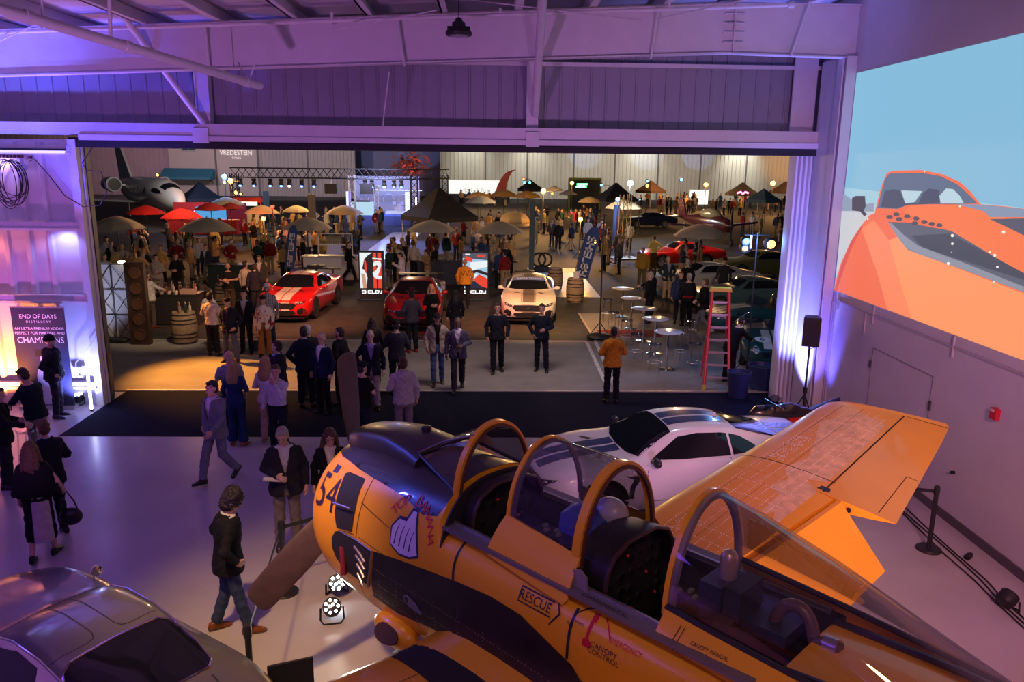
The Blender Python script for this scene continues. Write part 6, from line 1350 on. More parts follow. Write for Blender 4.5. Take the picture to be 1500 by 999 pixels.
t = thing('sign_stand', 'black sign stand at the tail of the grey gullwing coupe', 'sign', gnd(352, 1010, .55) + V((.45, .1, 0)), R(20)); t.location.z = 0; obj('panel', MB().box((0, 0, .62), (.42, .03, .30)), TBLK, t); obj('post', MB().cyl((0, 0, .02), (0, 0, .5), .02), TBLK, t); obj('foot', MB().lathe([(.14, 0), (.14, .02)], n=20), TBLK, t)
# --- cables along the right wall
for k, (lab, off_) in enumerate((('black power cable nearest the right wall', .0), ('black cable beside the wall cable on the right', .07), ('thin black cable farthest from the right wall', .15))):
    rr = random.Random(k); pts = [gnd(x, y) for x, y in ((1322, 742), (1360, 778), (1400, 812), (1445, 850), (1475, 885), (1520, 925))]
    pts = [V((q.x - off_ + rr.uniform(-.03, .03), q.y, .014)) for q in pts]
    tag(obj('cable', MB().path(pts, .010, 6), CABLE), lab, 'cable', 'cables by the right wall')
t = thing('cable_block', 'small black plug block on the cables by the right wall', 'plug block', gnd(1418, 818), R(40)); obj('block', MB().box((0, 0, .03), (.14, .07, .05)).box((.09, 0, .03), (.05, .05, .04)), CABLE, t)
# --- loudspeaker, planters, ladder, bag
t = thing('speaker_stand', 'black speaker stand in the corner beside the right column', 'speaker stand', (6.62, 15.35, 0), 0); obj('pole', MB().cyl((0, 0, .1), (0, 0, 1.80), .022), TBLK, t); obj('clamp', MB().cyl((0, 0, .78), (0, 0, .90), .045), TBLK, t)
for k in range(3): q = 2 * PI * k / 3 + .4; obj('leg', MB().cyl((0, 0, .75), (.36 * math.cos(q), .36 * math.sin(q), .012), .014), TBLK, t)
t = thing('loudspeaker', 'black loudspeaker on a stand in front of the right wall', 'loudspeaker', (6.62, 15.35, 1.80), R(-18))
obj('cabinet', MB().prism([(-.17, -.16), (.17, -.16), (.12, .17), (-.12, .17)], 0, .60), PBLK, t); obj('grille', MB().box((0, -.165, .30), (.31, .012, .55)), mat('grille_mesh', (.03, .028, .035), .7, bump=.6, bs=200), t); obj('cable', MB().path([V((.1, .18, .3)), V((.2, .2, .1)), V((.18, .15, -.05)), V((.02, .03, -.08))], .008, 6), CABLE, t)
for lab, x, y, r_, h_ in (('dark blue round planter nearer the ladder', 5.98, 17.62, .29, .62), ('dark blue round planter against the folded door leaves', 6.75, 18.25, .36, .62)):
    t = thing('planter', lab, 'planter', (x, y, 0), 0, 'dark planters by the door'); pm = mat('planter_navy', (.02, .03, .10), .45)
    obj('pot', MB().lathe([(r_ * .72, 0), (r_ * .8, .2), (r_ * .95, h_ * .8), (r_, h_), (r_ * .9, h_), (r_ * .85, h_ - .08)], n=30), pm, t); obj('soil', MB().lathe([(r_ * .84, h_ - .09), (.02, h_ - .06)], n=24), mat('soil', (.02, .015, .012), .95, bump=.6, bs=40), t)
t = thing('backpack', 'black rucksack on the floor by the right column', 'bag', (5.75, 15.45, 0), R(15)); obj('sack', MB().loft([[V((w * math.cos(q), w * .65 * math.sin(q), z)) for q in [2 * PI * k / 16 for k in range(16)]] for z, w in ((0, .16), (.05, .2), (.25, .2), (.40, .16), (.47, .07))]), TBLK, t); obj('strap', MB().path([V((.08, -.1, .42)), V((.2, -.16, .3)), V((.14, -.14, .08))], .015, 6), TBLK, t)
lf, lr_ = gnd(1032, 571), gnd(1066, 573); la = math.atan2(lr_.y - lf.y, lr_.x - lf.x); lc = (lf + lr_) / 2
t = thing('step_ladder', 'red step ladder with yellow top beside the open doorway', 'ladder', (lc.x, lc.y, 0), la); RL = mat('ladder_red', (.62, .03, .05), .4); LP = mat('ladder_step', (.55, .42, .48), .4, metal=.3); LY_ = mat('ladder_yellow', (.75, .50, .05), .45)
tw, bw, Ht, rk, dp = .20, .30, 2.38, .62, 1.25
for sd in (-1, 1):
    obj('rail', MB().path([V((sd * bw, 0, 0)), V((sd * tw, rk, Ht))], .028, 6, sx=1.3), RL, t); obj('rear_rail', MB().path([V((sd * bw * .95, dp, 0)), V((sd * tw * .95, rk + .10, Ht))], .022, 6), RL, t)
    obj('foot', MB().box((sd * bw, 0, .06), (.08, .09, .12)), LY_, t); obj('spreader', MB().path([V((sd * .25, .33, 1.15)), V((sd * .25, .62, 1.10)), V((sd * .25, .95, 1.15))], .010, 5), ALUM, t)
for k in range(1, 8): f_ = k * .30 / Ht; w = bw + (tw - bw) * f_; obj('step', MB().box((0, rk * f_ + .03, k * .30), (2 * w, .085, .03)), LP, t)
for k in range(1, 7): f_ = k * .34 / Ht; w = (bw + (tw - bw) * f_) * .95; obj('brace_rung', MB().box((0, dp + (rk + .1 - dp) * f_, k * .34), (2 * w, .02, .04)), LP, t)
obj('top_cap', MB().box((0, rk + .04, Ht + .03), (.50, .24, .07)).box((0, rk + .04, Ht - .01), (.54, .2, .03)), LY_, t)
# ------------------------------------------------------------------ lamp stands
LAMPC = {'w': (1.0, .46, .11), 'b': (.16, .40, 1.0), 'c': (.9, .95, 1.0), 'r': (1, .05, .03), 'y': (.15, .8, 1.0)}
def lamp_stand(label, base, heads, light=0, h=None, group='lamp stands outside', base_m='bag', s=1.0):
    """heads: (offset x, height, colour, bulb radius)"""
    t = thing('lamp_stand', label, 'lamp stand', (base.x, base.y, 0), 0, group)
    H_ = h or max(q[1] for q in heads) + .05
    obj('pole', MB().cyl((0, 0, .02), (0, 0, H_), .022 * s, n=8), TBLK, t)
    for k in range(3): q = 2 * PI * k / 3 + .5; obj('leg', MB().cyl((0, 0, .55), (.42 * math.cos(q), .42 * math.sin(q), .01), .014 * s, n=6), TBLK, t)
    obj('crossbar', MB().cyl((min(-.1, min(q[0] for q in heads)), 0, H_ - .06), (max(.1, max(q[0] for q in heads)), 0, H_ - .06), .016 * s, n=6), TBLK, t)
    for ox, z, c, r_ in heads:
        hd = obj('lamp_head', MB().lathe([(r_ * 1.25, -.10), (r_ * 1.35, .0), (r_ * 1.1, .10), (r_ * .4, .16)], n=14, M=Matrix.Translation((ox, .02, z)) @ Matrix.Rotation(R(-78), 4, 'X')) , PBLK, t)
        obj('bulb', MB().ell((ox, -.06, z), (r_, r_ * .6, r_), 12, 8), glow('bulb_' + c, LAMPC[c], 3.6), hd)
    if light:
        for ox, z, c, r_ in heads[:1]: lamp('lamp_stand_light', 'POINT', (base.x + ox, base.y - .35, z), light, LAMPC[c], .12)
    return t
b_ = gnd(1093, 552); hz = lambda px, py: atY(px, py, b_.y)
lamp_stand('tall lamp stand with blue and amber lamps behind the ladder', b_, [(hz(1092, 353).x - b_.x, hz(1092, 353).z, 'b', .085), (hz(1090, 363).x - b_.x, hz(1090, 363).z, 'w', .08), (hz(1128, 357).x - b_.x, hz(1128, 357).z, 'w', .12)], 130, h=3.75)
b_ = gnd(878, 497); t_ = lamp_stand('dark lamp stand with sandbag at the corner of the show car pad', b_, [(-.25, 3.05, 'w', .05)], 0, h=3.9)
obj('sandbag', MB().ell((0, 0, .09), (.42, .3, .12), 16, 8), TBLK, t_)
def far_stand(label, px, py, col, Y, r=.13, light=0, extra=()):
    r *= .72; light *= 3; extra = [(a, b, c, d * .72) for a, b, c, d in extra]
    p = atY(px, py, Y); hs = [(0, p.z, col, r)]
    for ex, ey, ec, er in extra: q = atY(ex, ey, Y); hs.append((q.x - p.x, q.z, ec, er))
    return lamp_stand(label, p, hs, light, s=1.6)
far_stand('lamp stand with white lamp above the blue canopy tent', 923, 268, 'c', 55, .24, 260)
far_stand('lamp stand with bright blue lamp left of the lattice tower', 905, 292, 'b', 48, .17, 160)
far_stand('lamp stand with blue and amber lamps by the brown tent', 948, 265, 'b', 78, .20, 0, [(948, 272, 'w', .24)])
far_stand('lamp stand with pale blue lamp against the far white wall', 998, 263, 'b', 92, .26)
far_stand('lamp stand with amber lamp left of the lit white board', 1034, 271, 'w', 92, .32, 300)
far_stand('lamp stand with amber lamp right of the dark tent', 1132, 269, 'w', 84, .36, 300)
far_stand('lamp stand with amber lamp over the green neon sign', 838, 268, 'w', 87, .26, 260)
far_stand('lamp stand with amber lamp left of the crowd under warm light', 796, 280, 'w', 62, .24, 420, [(809, 283, 'w', .14)])
far_stand('low lamp stand with amber lamp before the cyan floor', 850, 321, 'w', 44, .15, 260)
far_stand('lamp stand with two cyan lamps over the amber parasols', 768, 267, 'y', 70, .18, 0, [(776, 267, 'y', .16), (767, 262, 'w', .13)])
far_stand('lamp stand with blue and amber lamps left of the stage', 329, 259, 'b', 59, .26, 200, [(329, 267, 'w', .18)])
far_stand('lamp stand with amber lamp beside the navy tent', 338, 265, 'w', 61.5, .26, 260, [(346, 282, 'w', .2), (353, 284, 'w', .15)])
far_stand('lamp stand with red lamp between the cream parasols', 399, 303, 'r', 46, .14, 60)
far_stand('low lamp stand with amber lamp left of the red lamp', 386, 320, 'w', 42, .13, 130)
far_stand('lamp stand with small amber lamp behind the jet nose', 231, 256, 'w', 92, .24)
far_stand('lamp stand with small blue lamp beyond the lattice tower', 881, 271, 'b', 74, .2, 0, [(894, 276, 'w', .2)])
far_stand('lamp stand with small blue lamp by the pale canopy', 937, 292, 'y', 60, .09)
far_stand('lamp stand with red light in the warm-lit crowd', 837, 311, 'r', 50, .10, 0)
# ------------------------------------------------------------------ parasols and tents
def parasol(label, px, py, wpx, col, z=2.2, rise=.22, dome=False, group='beige parasols', logo=None):
    c = gnd(px, py, z); r_ = wpx / 2 * c.y / F_PX
    t = thing('parasol', label, 'parasol', (c.x, c.y, 0), random.uniform(0, .7), group)
    n = 8; up_ = r_ * 2 * rise; rg = []
    for f in ((1, 0), (.75, .42), (.45, .74), (.2, .93), (.03, 1)) if not dome else ((1, -.06), (1, .1), (.93, .45), (.75, .75), (.45, .95), (.05, 1.02)):
        rg.append([V((f[0] * r_ * math.cos(2 * PI * k / n), f[0] * r_ * math.sin(2 * PI * k / n), z + up_ * f[1])) for k in range(n)])
    inn = [[p - V((0, 0, .012)) for p in q] for q in rg]
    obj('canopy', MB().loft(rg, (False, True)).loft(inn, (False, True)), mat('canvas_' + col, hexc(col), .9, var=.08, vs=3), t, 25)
    obj('pole', MB().cyl((0, 0, .05), (0, 0, z + up_ + .05), .025, n=8), WOOD if dome else TBLK, t)
    rb = MB()
    for k in range(n): rb.cyl((0, 0, z - .1), (r_ * .95 * math.cos(2 * PI * k / n), r_ * .95 * math.sin(2 * PI * k / n), z - .01), .010, n=5)
    obj('ribs', rb, TBLK, t); obj('base', MB().lathe([(.28, 0), (.26, .06), (.05, .09)], n=18), TBLK, t)
    if dome: obj('fringe', MB().loft([[V((r_ * math.cos(2 * PI * k / 24), r_ * math.sin(2 * PI * k / 24), z - .05 - .14 * j)) for k in range(24)] for j in (0, 1)], (False, False)), mat('fringe_cream', (.5, .38, .22), .9), t)
    if logo: obj('print', MB().loft([[V((r_ * f * .18, -r_ * f * .93, z + up_ * (1 - f) + .03)), V((-r_ * f * .10, -r_ * f * .93, z + up_ * (1 - f) + .03))] for f in (.45, .62, .8)], (False, False), closed=False), mat('print_pale', (.55, .55, .62), .6), t)
    return t
BE = 'b3a898'
for a in (('beige parasol at far left beyond the white drape wall', 172, 334, 77, BE), ('beige parasol second from left, behind the bottle bar', 304, 337, 82, BE), ('beige parasol behind the left blue flag', 450, 335, 74, BE), ('beige parasol behind the middle red car', 632, 338, 72, BE), ('beige parasol behind the right display screen', 732, 340, 72, BE), ('beige parasol at right before the dark aeroplane', 1026, 346, 82, BE)): parasol(*a)
CR = 'd8c49a'
for a in (('glowing cream parasol left of the red lamp', 384, 312, 50, CR), ('glowing cream parasol right of the red lamp', 434, 310, 40, CR), ('cream parasol in front of the stage', 505, 313, 55, 'c0ae8c'), ('pale parasol behind the red parasols', 332, 300, 50, 'b9b2a4'), ('beige parasol beside the lattice tower', 864, 296, 36, 'a8957c'), ('pale canopy parasol right of the lattice tower', 913, 305, 56, 'c9b896')): parasol(*a, group='cream parasols farther out')
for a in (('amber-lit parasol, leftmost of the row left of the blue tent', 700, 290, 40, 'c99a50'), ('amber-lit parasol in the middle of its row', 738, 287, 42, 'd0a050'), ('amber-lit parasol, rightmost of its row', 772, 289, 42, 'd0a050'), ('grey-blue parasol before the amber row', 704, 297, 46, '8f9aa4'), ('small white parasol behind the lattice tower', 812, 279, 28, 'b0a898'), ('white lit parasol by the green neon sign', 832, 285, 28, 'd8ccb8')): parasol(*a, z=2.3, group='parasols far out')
parasol('domed cream parasol with fringe beside the tall banner post', 754, 325, 46, 'd8b884', rise=.30, dome=True, group=None)
RD = 'a8161c'
for a in (('red parasol left of the red drinks stall', 214, 313, 54, RD), ('red parasol over the red drinks stall', 266, 319, 60, RD), ('red parasol right of the red drinks stall', 309, 307, 46, 'a02830'), ('red parasol half hidden behind a red canopy', 338, 305, 36, '8a2428')): parasol(*a, group='red parasols', logo=True)
def tent(label, px, py, wpx, col, z=2.15, rise=.9, a=.6, group='pop-up tents', flat_top=False):
    c = gnd(px, py, z); r_ = wpx / 2 * c.y / F_PX
    t = thing('canopy_tent', label, 'tent', (c.x, c.y, 0), a, group); s = r_ / 1.3
    sq = lambda k, zz: [V((k * s * x, k * s * y, zz)) for x, y in ((-1, -1), (1, -1), (1, 1), (-1, 1))]
    m_ = mat('tent_' + col, hexc(col), .8, var=.1, vs=2)
    obj('canopy', MB().loft([sq(1, z - .28), sq(1.01, z), sq(.55, z + rise * s * .42), sq(.05, z + rise * s)], (False, True)), m_, t, 20)
    for x, y in ((-1, -1), (1, -1), (1, 1), (-1, 1)): obj('leg', MB().box((x * s * .97, y * s * .97, z / 2), (.05, .05, z)), ALUM, t)
    return t
tent('large black pop-up tent right of the stage', 643, 316, 104, '0c0c10', rise=1.0)
tent('navy pop-up tent between the jet and the stage', 294, 289.5, 62, '14294a', rise=.9)
tent('small dark pop-up tent high behind the amber parasols', 777, 276, 34, '20242c', z=3.0)
tent('big navy pop-up tent by the lattice tower', 902, 290, 62, '0e1c33', z=2.3, a=.2)
tent('brown pop-up tent behind the lamp with two colours', 953, 279, 40, '4a3526', z=2.2)
tent('dark grey pop-up tent with pink neon at the far wall', 1087, 283, 44, '26262a', z=2.2)
tent('pale blue pop-up tent at the far right', 1118, 292, 44, '5a7a9c', z=2.2)
tent('dark tent with amber trim at the far right edge', 1150, 280, 40, '3a2c20', z=2.3)
# red drinks stall under the parasols
c = gnd(262, 352); t = thing('drinks_stall', 'red drinks stall with bright blue-lit counter under red parasols', 'stall', (c.x, c.y + 5.2, 0), 0)
obj('back_wall', MB().box((0, 1.2, 1.1), (5.4, .1, 2.2)), mat('stall_red', (.32, .015, .02), .6), t); obj('screen', MB().box((.15, .95, 1.25), (2.2, .08, 1.3)), glow('stall_glow', (.08, .36, .75), .9), t); obj('counter', MB().box((0, -.4, .5), (5.0, .6, 1.0)).box((0, -.4, 1.03), (5.2, .7, .06)), mat('stall_red2', (.4, .02, .02), .5), t)
obj('lettering', flat(MB(), text2d('DRINKS', .5) if False else text2d('S', .01), frame((-1.6, 1.13, 1.5), (1, 0, 0), (0, 0, 1), (0, -1, 0))), WHITE, t) if False else None
obj('wave_mark', MB().path([V((-2.3, 1.12, 1.35)), V((-1.8, 1.12, 1.55)), V((-1.3, 1.12, 1.4)), V((-.95, 1.12, 1.65))], .07, 6), mat('print_white', (.7, .7, .75), .6), t)
c = gnd(341, 340); t = thing('drinks_kiosk', 'small red-topped kiosk with lit white sign right of the stall', 'kiosk', (c.x, c.y + 5, 0), 0)
obj('canopy', MB().loft([[V((x, y, z)) for x, y in ((-1.1, -.8), (1.1, -.8), (1.1, .8), (-1.1, .8))] for z in (2.0, 2.4)]), mat('stall_red2', (.4, .02, .02), .5), t); obj('sign', MB().box((0, -.82, 1.9), (1.5, .05, .3)), glow('sign_white', (1, .9, .8), 1.6), t); obj('counter', MB().box((0, 0, .55), (2.0, 1.0, 1.1)), WHITE, t)
for x in (-1, 1): obj('post', MB().box((x, -.7, 1.0), (.08, .08, 2.0)), mat('stall_red2', (.4, .02, .02), .5), t)
# ------------------------------------------------------------------ bottle bar, barrels, drape wall
def barrel(label, base, r=.36, h=.92, group='oak barrels'):
    t = thing('oak_barrel', label, 'barrel', (base.x, base.y, 0), 0, group)
    pr_ = [(r * .82, 0)] + [(r * (.82 + .18 * math.sin(PI * k / 10)), h * k / 10) for k in range(11)] + [(r * .78, h), (r * .78, h - .03), (.01, h - .03)]
    obj('staves', MB().lathe(pr_, n=28, cap=(True, True)), WOOD, t, 30)
    for z in (.05, .22, .34, .66, .78, .93):
        rr_ = r * (.82 + .18 * math.sin(PI * z)) + .004; obj('hoop', MB().lathe([(rr_, z * h - .018), (rr_ + .004, z * h), (rr_, z * h + .018)], n=28, cap=(False, False)), HOOP, t)
    return t
bt_n = 0
def bottle(label, loc, col, h=.30, group=None):
    t = thing('bottle', label, 'bottle', loc, 0, group); r_ = .038
    obj('glass', MB().lathe([(r_, 0), (r_ * 1.03, .01), (r_, h * .6), (r_ * .35, h * .74), (r_ * .33, h * .93)], n=14), mat('bottle_' + col, hexc(col), .12, spec=.8), t); obj('cap', MB().cyl((0, 0, h * .92), (0, 0, h), r_ * .4, n=10), mat('bottle_cap', (.5, .42, .3), .4), t); return t
BC = ['7a3a1c', '9a8a72', '5a2a3a', '2a3a2a', 'b9a88a', '8a4a20', '6a5a52']
B1 = gnd(272, 502); barrel('large oak barrel with bottles in front of the bottle bar', B1, .38, .95)
ORD = 'first second third fourth fifth sixth seventh eighth ninth tenth eleventh twelfth thirteenth fourteenth fifteenth sixteenth seventeenth eighteenth nineteenth twentieth'.split()
ORD += ['twenty-' + w for w in ORD[:9]] + ['thirtieth'] + ['thirty-' + w for w in ORD[:9]] + ['fortieth'] + ['forty-' + w for w in ORD[:9]] + ['fiftieth'] + ['fifty-' + w for w in ORD[:9]] + ['sixtieth']
for k, (dx, dy) in enumerate(((-.16, .1), (-.07, -.06), (.02, .12), (.10, -.04), (.18, .08))): bottle('%s bottle from left on the large barrel' % ORD[k], (B1.x + dx, B1.y + dy, .92), BC[k % 7], .31, 'bottles on the large barrel')
bb = gnd(254, 482); bb.y += 1.0; bb.x = atY(256, 440, bb.y).x
t = thing('bar_table', 'black-draped bar table crowded with bottles behind the large barrel', 'table', (bb.x, bb.y, 0), 0); obj('top', MB().box((0, 0, 1.0), (1.7, .75, .05)), TBLK, t); obj('drape', MB().loft([[V((x * (.84 + .02 * z), y * (.36 + .02 * z), 1 - z)) for x, y in ((-1, -1), (1, -1), (1, 1), (-1, 1))] for z in (0, .5, .98)], (False, False)), mat('drape_black', (.016, .014, .015), .9), t)
for k in range(13): bottle('%s bottle from left on the black bar table' % ORD[k], (bb.x - .74 + .12 * k, bb.y + (.12 if k % 2 else -.05) + .1, 1.025), BC[(k * 3) % 7], .30 + .03 * (k % 3), 'bottles on the black bar table')
t = thing('bottle_crate', 'wooden crate at the right end of the black bar table', 'crate', (bb.x + .55, bb.y - .2, 1.025), 0); obj('sides', MB().box((0, 0, .08), (.5, .22, .16)), mat('crate_pale', (.42, .28, .2), .7), t)
B2 = headat(331, 416, 0); B2 = gnd(331, 452); barrel('small oak barrel with bottles behind the guests in pale shirts', B2, .36, .95)
for k in range(4): bottle('%s bottle from left on the small barrel' % ORD[k], (B2.x - .18 + .11 * k, B2.y + (.1 if k % 2 else -.06), .92), BC[(k + 2) % 7], .32, 'bottles on the small barrel')
B3 = gnd(842, 442); barrel('oak barrel with white card beside the right blue flag', B3, .36, .95); t = thing('table_card', 'white card standing on the barrel beside the right blue flag', 'card', (B3.x + .03, B3.y, .92), R(10)); obj('card', MB().box((0, 0, .15), (.22, .012, .30)), WHITE, t); obj('holder', MB().box((0, 0, .015), (.2, .08, .03)), CLEAR, t)
barrel('oak barrel standing behind the pearl white car', gnd(813, 424), .34, .95)
q0, q1 = gnd(148, 500), gnd(199, 501)
t = thing('drape_wall', 'white fabric display wall with black pipe frame beside the door', 'display wall', ((q0.x + q1.x) / 2, (q0.y + q1.y) / 2, 0), math.atan2(q1.y - q0.y, q1.x - q0.x)); DW = (q1 - q0).length
obj('fabric', MB().box((0, .08, 1.2), (DW, .02, 2.3)), WHITE, t); pf = MB()
for x in (-.5, -.02, .5): pf.cyl((x * DW, 0, .02), (x * DW, 0, 2.36), .020, n=8)
for z in (.82, 1.58, 2.34): pf.cyl((-DW / 2, 0, z), (DW / 2, 0, z), .014, n=6)
for x0, x1 in ((-.5, 0), (0, .5)):
    for z0, z1 in ((.05, .82), (.82, 1.58), (1.58, 2.34)): pf.cyl((x0 * DW, -.01, z0), (x1 * DW, -.01, z1), .010, n=5); pf.cyl((x1 * DW, -.01, z0), (x0 * DW, -.01, z1), .010, n=5)
obj('pipe_frame', pf, TBLK, t); obj('sandbag', MB().ell((-.1, -.12, .08), (.55, .14, .09), 14, 8), TBLK, t); obj('top_lamp', MB().box((DW * .35, -.05, 2.42), (.16, .1, .06)), glow('lamp_strip', (1, .85, .5), 8), t)
q2, q3 = gnd(201, 503), gnd(218, 500); t = thing('wood_panel', 'dark wooden panel with round barrel ends beside the white display wall', 'panel', ((q2.x + q3.x) / 2 + .06, (q2.y + q3.y) / 2 - .2, 0), 0); WPW = .56
obj('board', MB().box((0, 0, 1.22), (WPW, .2, 2.44)), mat('panel_walnut', (.045, .022, .014), .55, var=.4, vs=6), t)
for k in range(5): obj('barrel_end', MB().lathe([(.17, 0), (.17, .03), (.14, .03), (.14, .015), (.01, .015)], n=22, M=Matrix.Translation((0.02, -.1, .30 + .46 * k)) @ Matrix.Rotation(R(90), 4, 'X')), mat('barrel_end', (.10, .045, .025), .6), t)
# ------------------------------------------------------------------ clear tables on the right apron
for k, (px, py, lab) in enumerate(((913, 422, 'farthest'), (926, 436, 'fourth nearest'), (944, 451, 'middle'), (961, 466, 'second nearest'), (979, 485, 'nearest'))):
    c = gnd(px, py, 1.06); t = thing('high_table', '%s of the five round high tables on the right apron' % lab, 'table', (c.x, c.y, 0), 0, 'round high tables on the right apron')
    obj('top', MB().lathe([(.36, 1.03), (.38, 1.045), (.36, 1.06)], n=28), mat('top_white', (.62, .62, .64), .2), t); obj('column', MB().lathe([(.05, .02), (.035, .1), (.03, .5), (.05, .7), (.03, .85), (.06, 1.02)], n=14), CHR, t); obj('foot', MB().lathe([(.24, 0), (.24, .015), (.05, .04)], n=24), CHR, t)
for k, (px, py) in enumerate(((889, 470), (898, 492), (917, 505), (931, 528), (958, 545), (1016, 545), (1008, 505), (996, 528))):
    stool('clear bar stool, %s from left beside the round high tables' % ORD[k], gnd(px, py), .3 * k)
t = thing('floor_mat', 'dark red mat under the far high tables', 'mat', (4.6, 24.6, 0), 0); obj('mat', MB().box((0, 0, .006), (2.0, .9, .012)), mat('mat_red', (.22, .02, .03), .9), t)
# ------------------------------------------------------------------ display screens and flags
PIC = {'w': em('pic_white', 'e8f0f2'), 'k': em('pic_black', '12141c'), 'r': em('pic_red', 'e8402c'), 'b': em('pic_blue', '9fc6e0'), 'g': em('pic_grey', '4a5260'), 's': em('pic_skin', 'c8987c'), 'd': em('pic_navy', '10203c')}
def kiosk(label, px0, px1, pyb, art):
    b0, b1 = gnd(px0, pyb), gnd(px1, pyb); w = (b1 - b0).length; h = 1.92
    t = thing('display_screen', label, 'display screen', ((b0.x + b1.x) / 2, (b0.y + b1.y) / 2, 0), 0, 'display screens between the show cars')
    obj('case', MB().box((0, 0, h / 2), (w, .09, h)), mat('kiosk_case', (.03, .03, .035), .35), t); obj('foot', MB().lathe([(.6, 0), (.6, .02)], n=28), TBLK, t)
    its = []
    for n_, (c, pl) in enumerate(art): its.append((MB().add([((x - .5) * w * .9, -.047 - .0006 * n_, .42 + z * (h - .50)) for x, z in pl], [tuple(range(len(pl)))]), PIC[c]))
    multi('picture', its, t)
    obj('brand_lettering', square_word(MB(), 'SHELBY', w * .80, .13, frame((0, -.05, .27), (1, 0, 0), (0, 0, 1), (0, -1, 0))), glow('letter_white', (1, 1, 1), 1.3), t); return t
snake = [(.55, .42), (.60, .30), (.72, .24), (.95, .24), (.95, .31), (.78, .34), (.83, .42), (.90, .55), (.94, .66), (.90, .74), (.76, .76), (.62, .72), (.58, .64), (.62, .60), (.74, .64), (.78, .60), (.72, .50)]
kiosk('left display screen showing a black jersey with red stripes', 527, 564, 437, [('w', [(0, 0), (1, 0), (1, 1), (0, 1)]), ('k', [(.20, .82), (.35, .92), (.55, 1), (1, 1), (1, 0), (.25, 0), (.32, .3), (.24, .5), (.10, .55)]), ('r', [(.20, .80), (.26, .78), (.32, .55), (.25, .42), (.20, .5)]), ('s', [(.05, .42), (.22, .4), (.28, .0), (.12, 0)]), ('r', [(.58, 1), (.72, 1), (.72, 0), (.58, 0)]), ('r', [(.78, 1), (.94, 1), (.94, 0), (.78, 0)]), ('w', [(.56, .86), (.96, .84), (.96, .80), (.56, .82)]), ('w', [(x, z + .02) for x, z in snake])])
kiosk('right display screen showing a red and white car on a track', 676, 716, 437, [('b', [(0, 0), (1, 0), (1, 1), (0, 1)]), ('g', [(0, .86), (1, .80), (1, 1), (0, 1)]), ('r', [(.05, .80), (.35, .74), (.42, .84), (.12, .92)]), ('r', [(.55, .90), (.9, .88), (.9, .95), (.6, .96)]), ('w', [(.1, .95), (.3, .94), (.3, .98), (.1, .98)]), ('w', [(.3, .5), (1, .62), (1, .78), (.3, .74)]), ('k', [(.2, .30), (.55, .46), (1, .36), (1, .44), (.6, .54), (.2, .46)]), ('d', [(.1, .0), (1, 0), (1, .12), (.4, .22), (.1, .18)]), ('r', [(.42, .24), (.66, .40), (1, .28), (1, .0), (.75, .06)]), ('w', [(.30, .26), (.5, .40), (.62, .42), (.38, .22)])])
def flag(label, top, bot, wpx, Y, curl=.1):
    a, b = atY(*top, Y), atY(*bot, Y); w = wpx * Y / F_PX; L_ = (a - b).length
    t = thing('feather_flag', label, 'flag', (b.x, Y, 0), 0, 'tall blue flags'); u = (a - b).normalized(); z0 = b.z; o_ = V((0, 0, z0))
    fl = lambda k, s_, f=0: o_ + u * (L_ * k) + V((s_ * w * (1 - (.55 * ((k - .8) / .2) ** 2 if k > .8 else 0)), f + curl * .3 * math.sin(k * 5), 0))
    sh = MB().grid([[fl(k, s_) for s_ in (-.5, -.25, 0, .25, .5)] for k in [i / 14 for i in range(15)]]); sh.grid([[fl(k, s_, .01) for s_ in (-.5, -.25, 0, .25, .5)] for k in [i / 14 for i in range(15)]])
    obj('cloth', sh, mat('flag_blue', (.025, .06, .20), .75), t, 60)
    obj('pole', MB().path([V((-w * .55, 0, 0)), fl(0, -.55), fl(.5, -.55), fl(.85, -.5), fl(1.02, 0)], .014, 6), TBLK, t); obj('foot', MB().box((-w * .55, 0, .03), (.5, .5, .06)), TBLK, t)
    xv = -u; yv = V((0, -1, 0)).cross(xv).normalized(); M_ = frame(o_ + u * (L_ * .44) + V((0, -.06, 0)), xv, yv, V((0, -1, 0)))
    obj('lettering', square_word(MB(), 'SHELBY', L_ * .78, w * .55, M_, d=.006), mat('flag_white', (.6, .6, .66), .7), t)
flag('dark blue feather flag left of the white bar', (430, 330), (424, 393), 13, 34); flag('blue feather flag leaning beside the right-hand barrel', (871, 333), (851, 408), 21, 31.7)
# ------------------------------------------------------------------ white bar, tall posts, small tables
c = gnd(489, 410); t = thing('bar_counter', 'white bar counter behind the bright red car', 'bar', (c.x, c.y + .35, 0), 0); obj('front', MB().box((0, 0, .52), (2.75, .6, 1.04)), WHITE, t); obj('top', MB().box((0, 0, 1.06), (2.9, .75, .05)), mat('bar_top', (.5, .47, .44), .4), t)
t = thing('bottle_rack', 'white-framed shelf rack behind the white bar', 'rack', (atY(492, 380, c.y + 1.6).x, c.y + 1.6, 0), 0); fr = MB()
for x in (-.8, .8): fr.box((x, 0, 1.0), (.05, .05, 2.0))
fr.box((0, 0, 1.98), (1.65, .05, .05)).box((0, 0, 1.45), (1.6, .25, .03)); obj('frame', fr, WHITE, t); gl = MB()
for k in range(14): gl.cyl((-.7 + .105 * k, 0, 1.47), (-.7 + .105 * k, 0, 1.64), .035, n=8)
o_ = obj('hanging_glasses', gl, CLEAR, t); o_['kind'] = 'stuff'
def round_table(label, px, py, z=1.05, r=.4):
    c = gnd(px, py, z); t = thing('high_table', label, 'table', (c.x, c.y, 0), 0, 'black round high tables outside'); obj('top', MB().lathe([(r, z - .03), (r, z)], n=26), TBLK, t); obj('stem', MB().cyl((0, 0, .02), (0, 0, z - .02), .035), TBLK, t); obj('foot', MB().lathe([(.28, 0), (.28, .02)], n=20), TBLK, t)
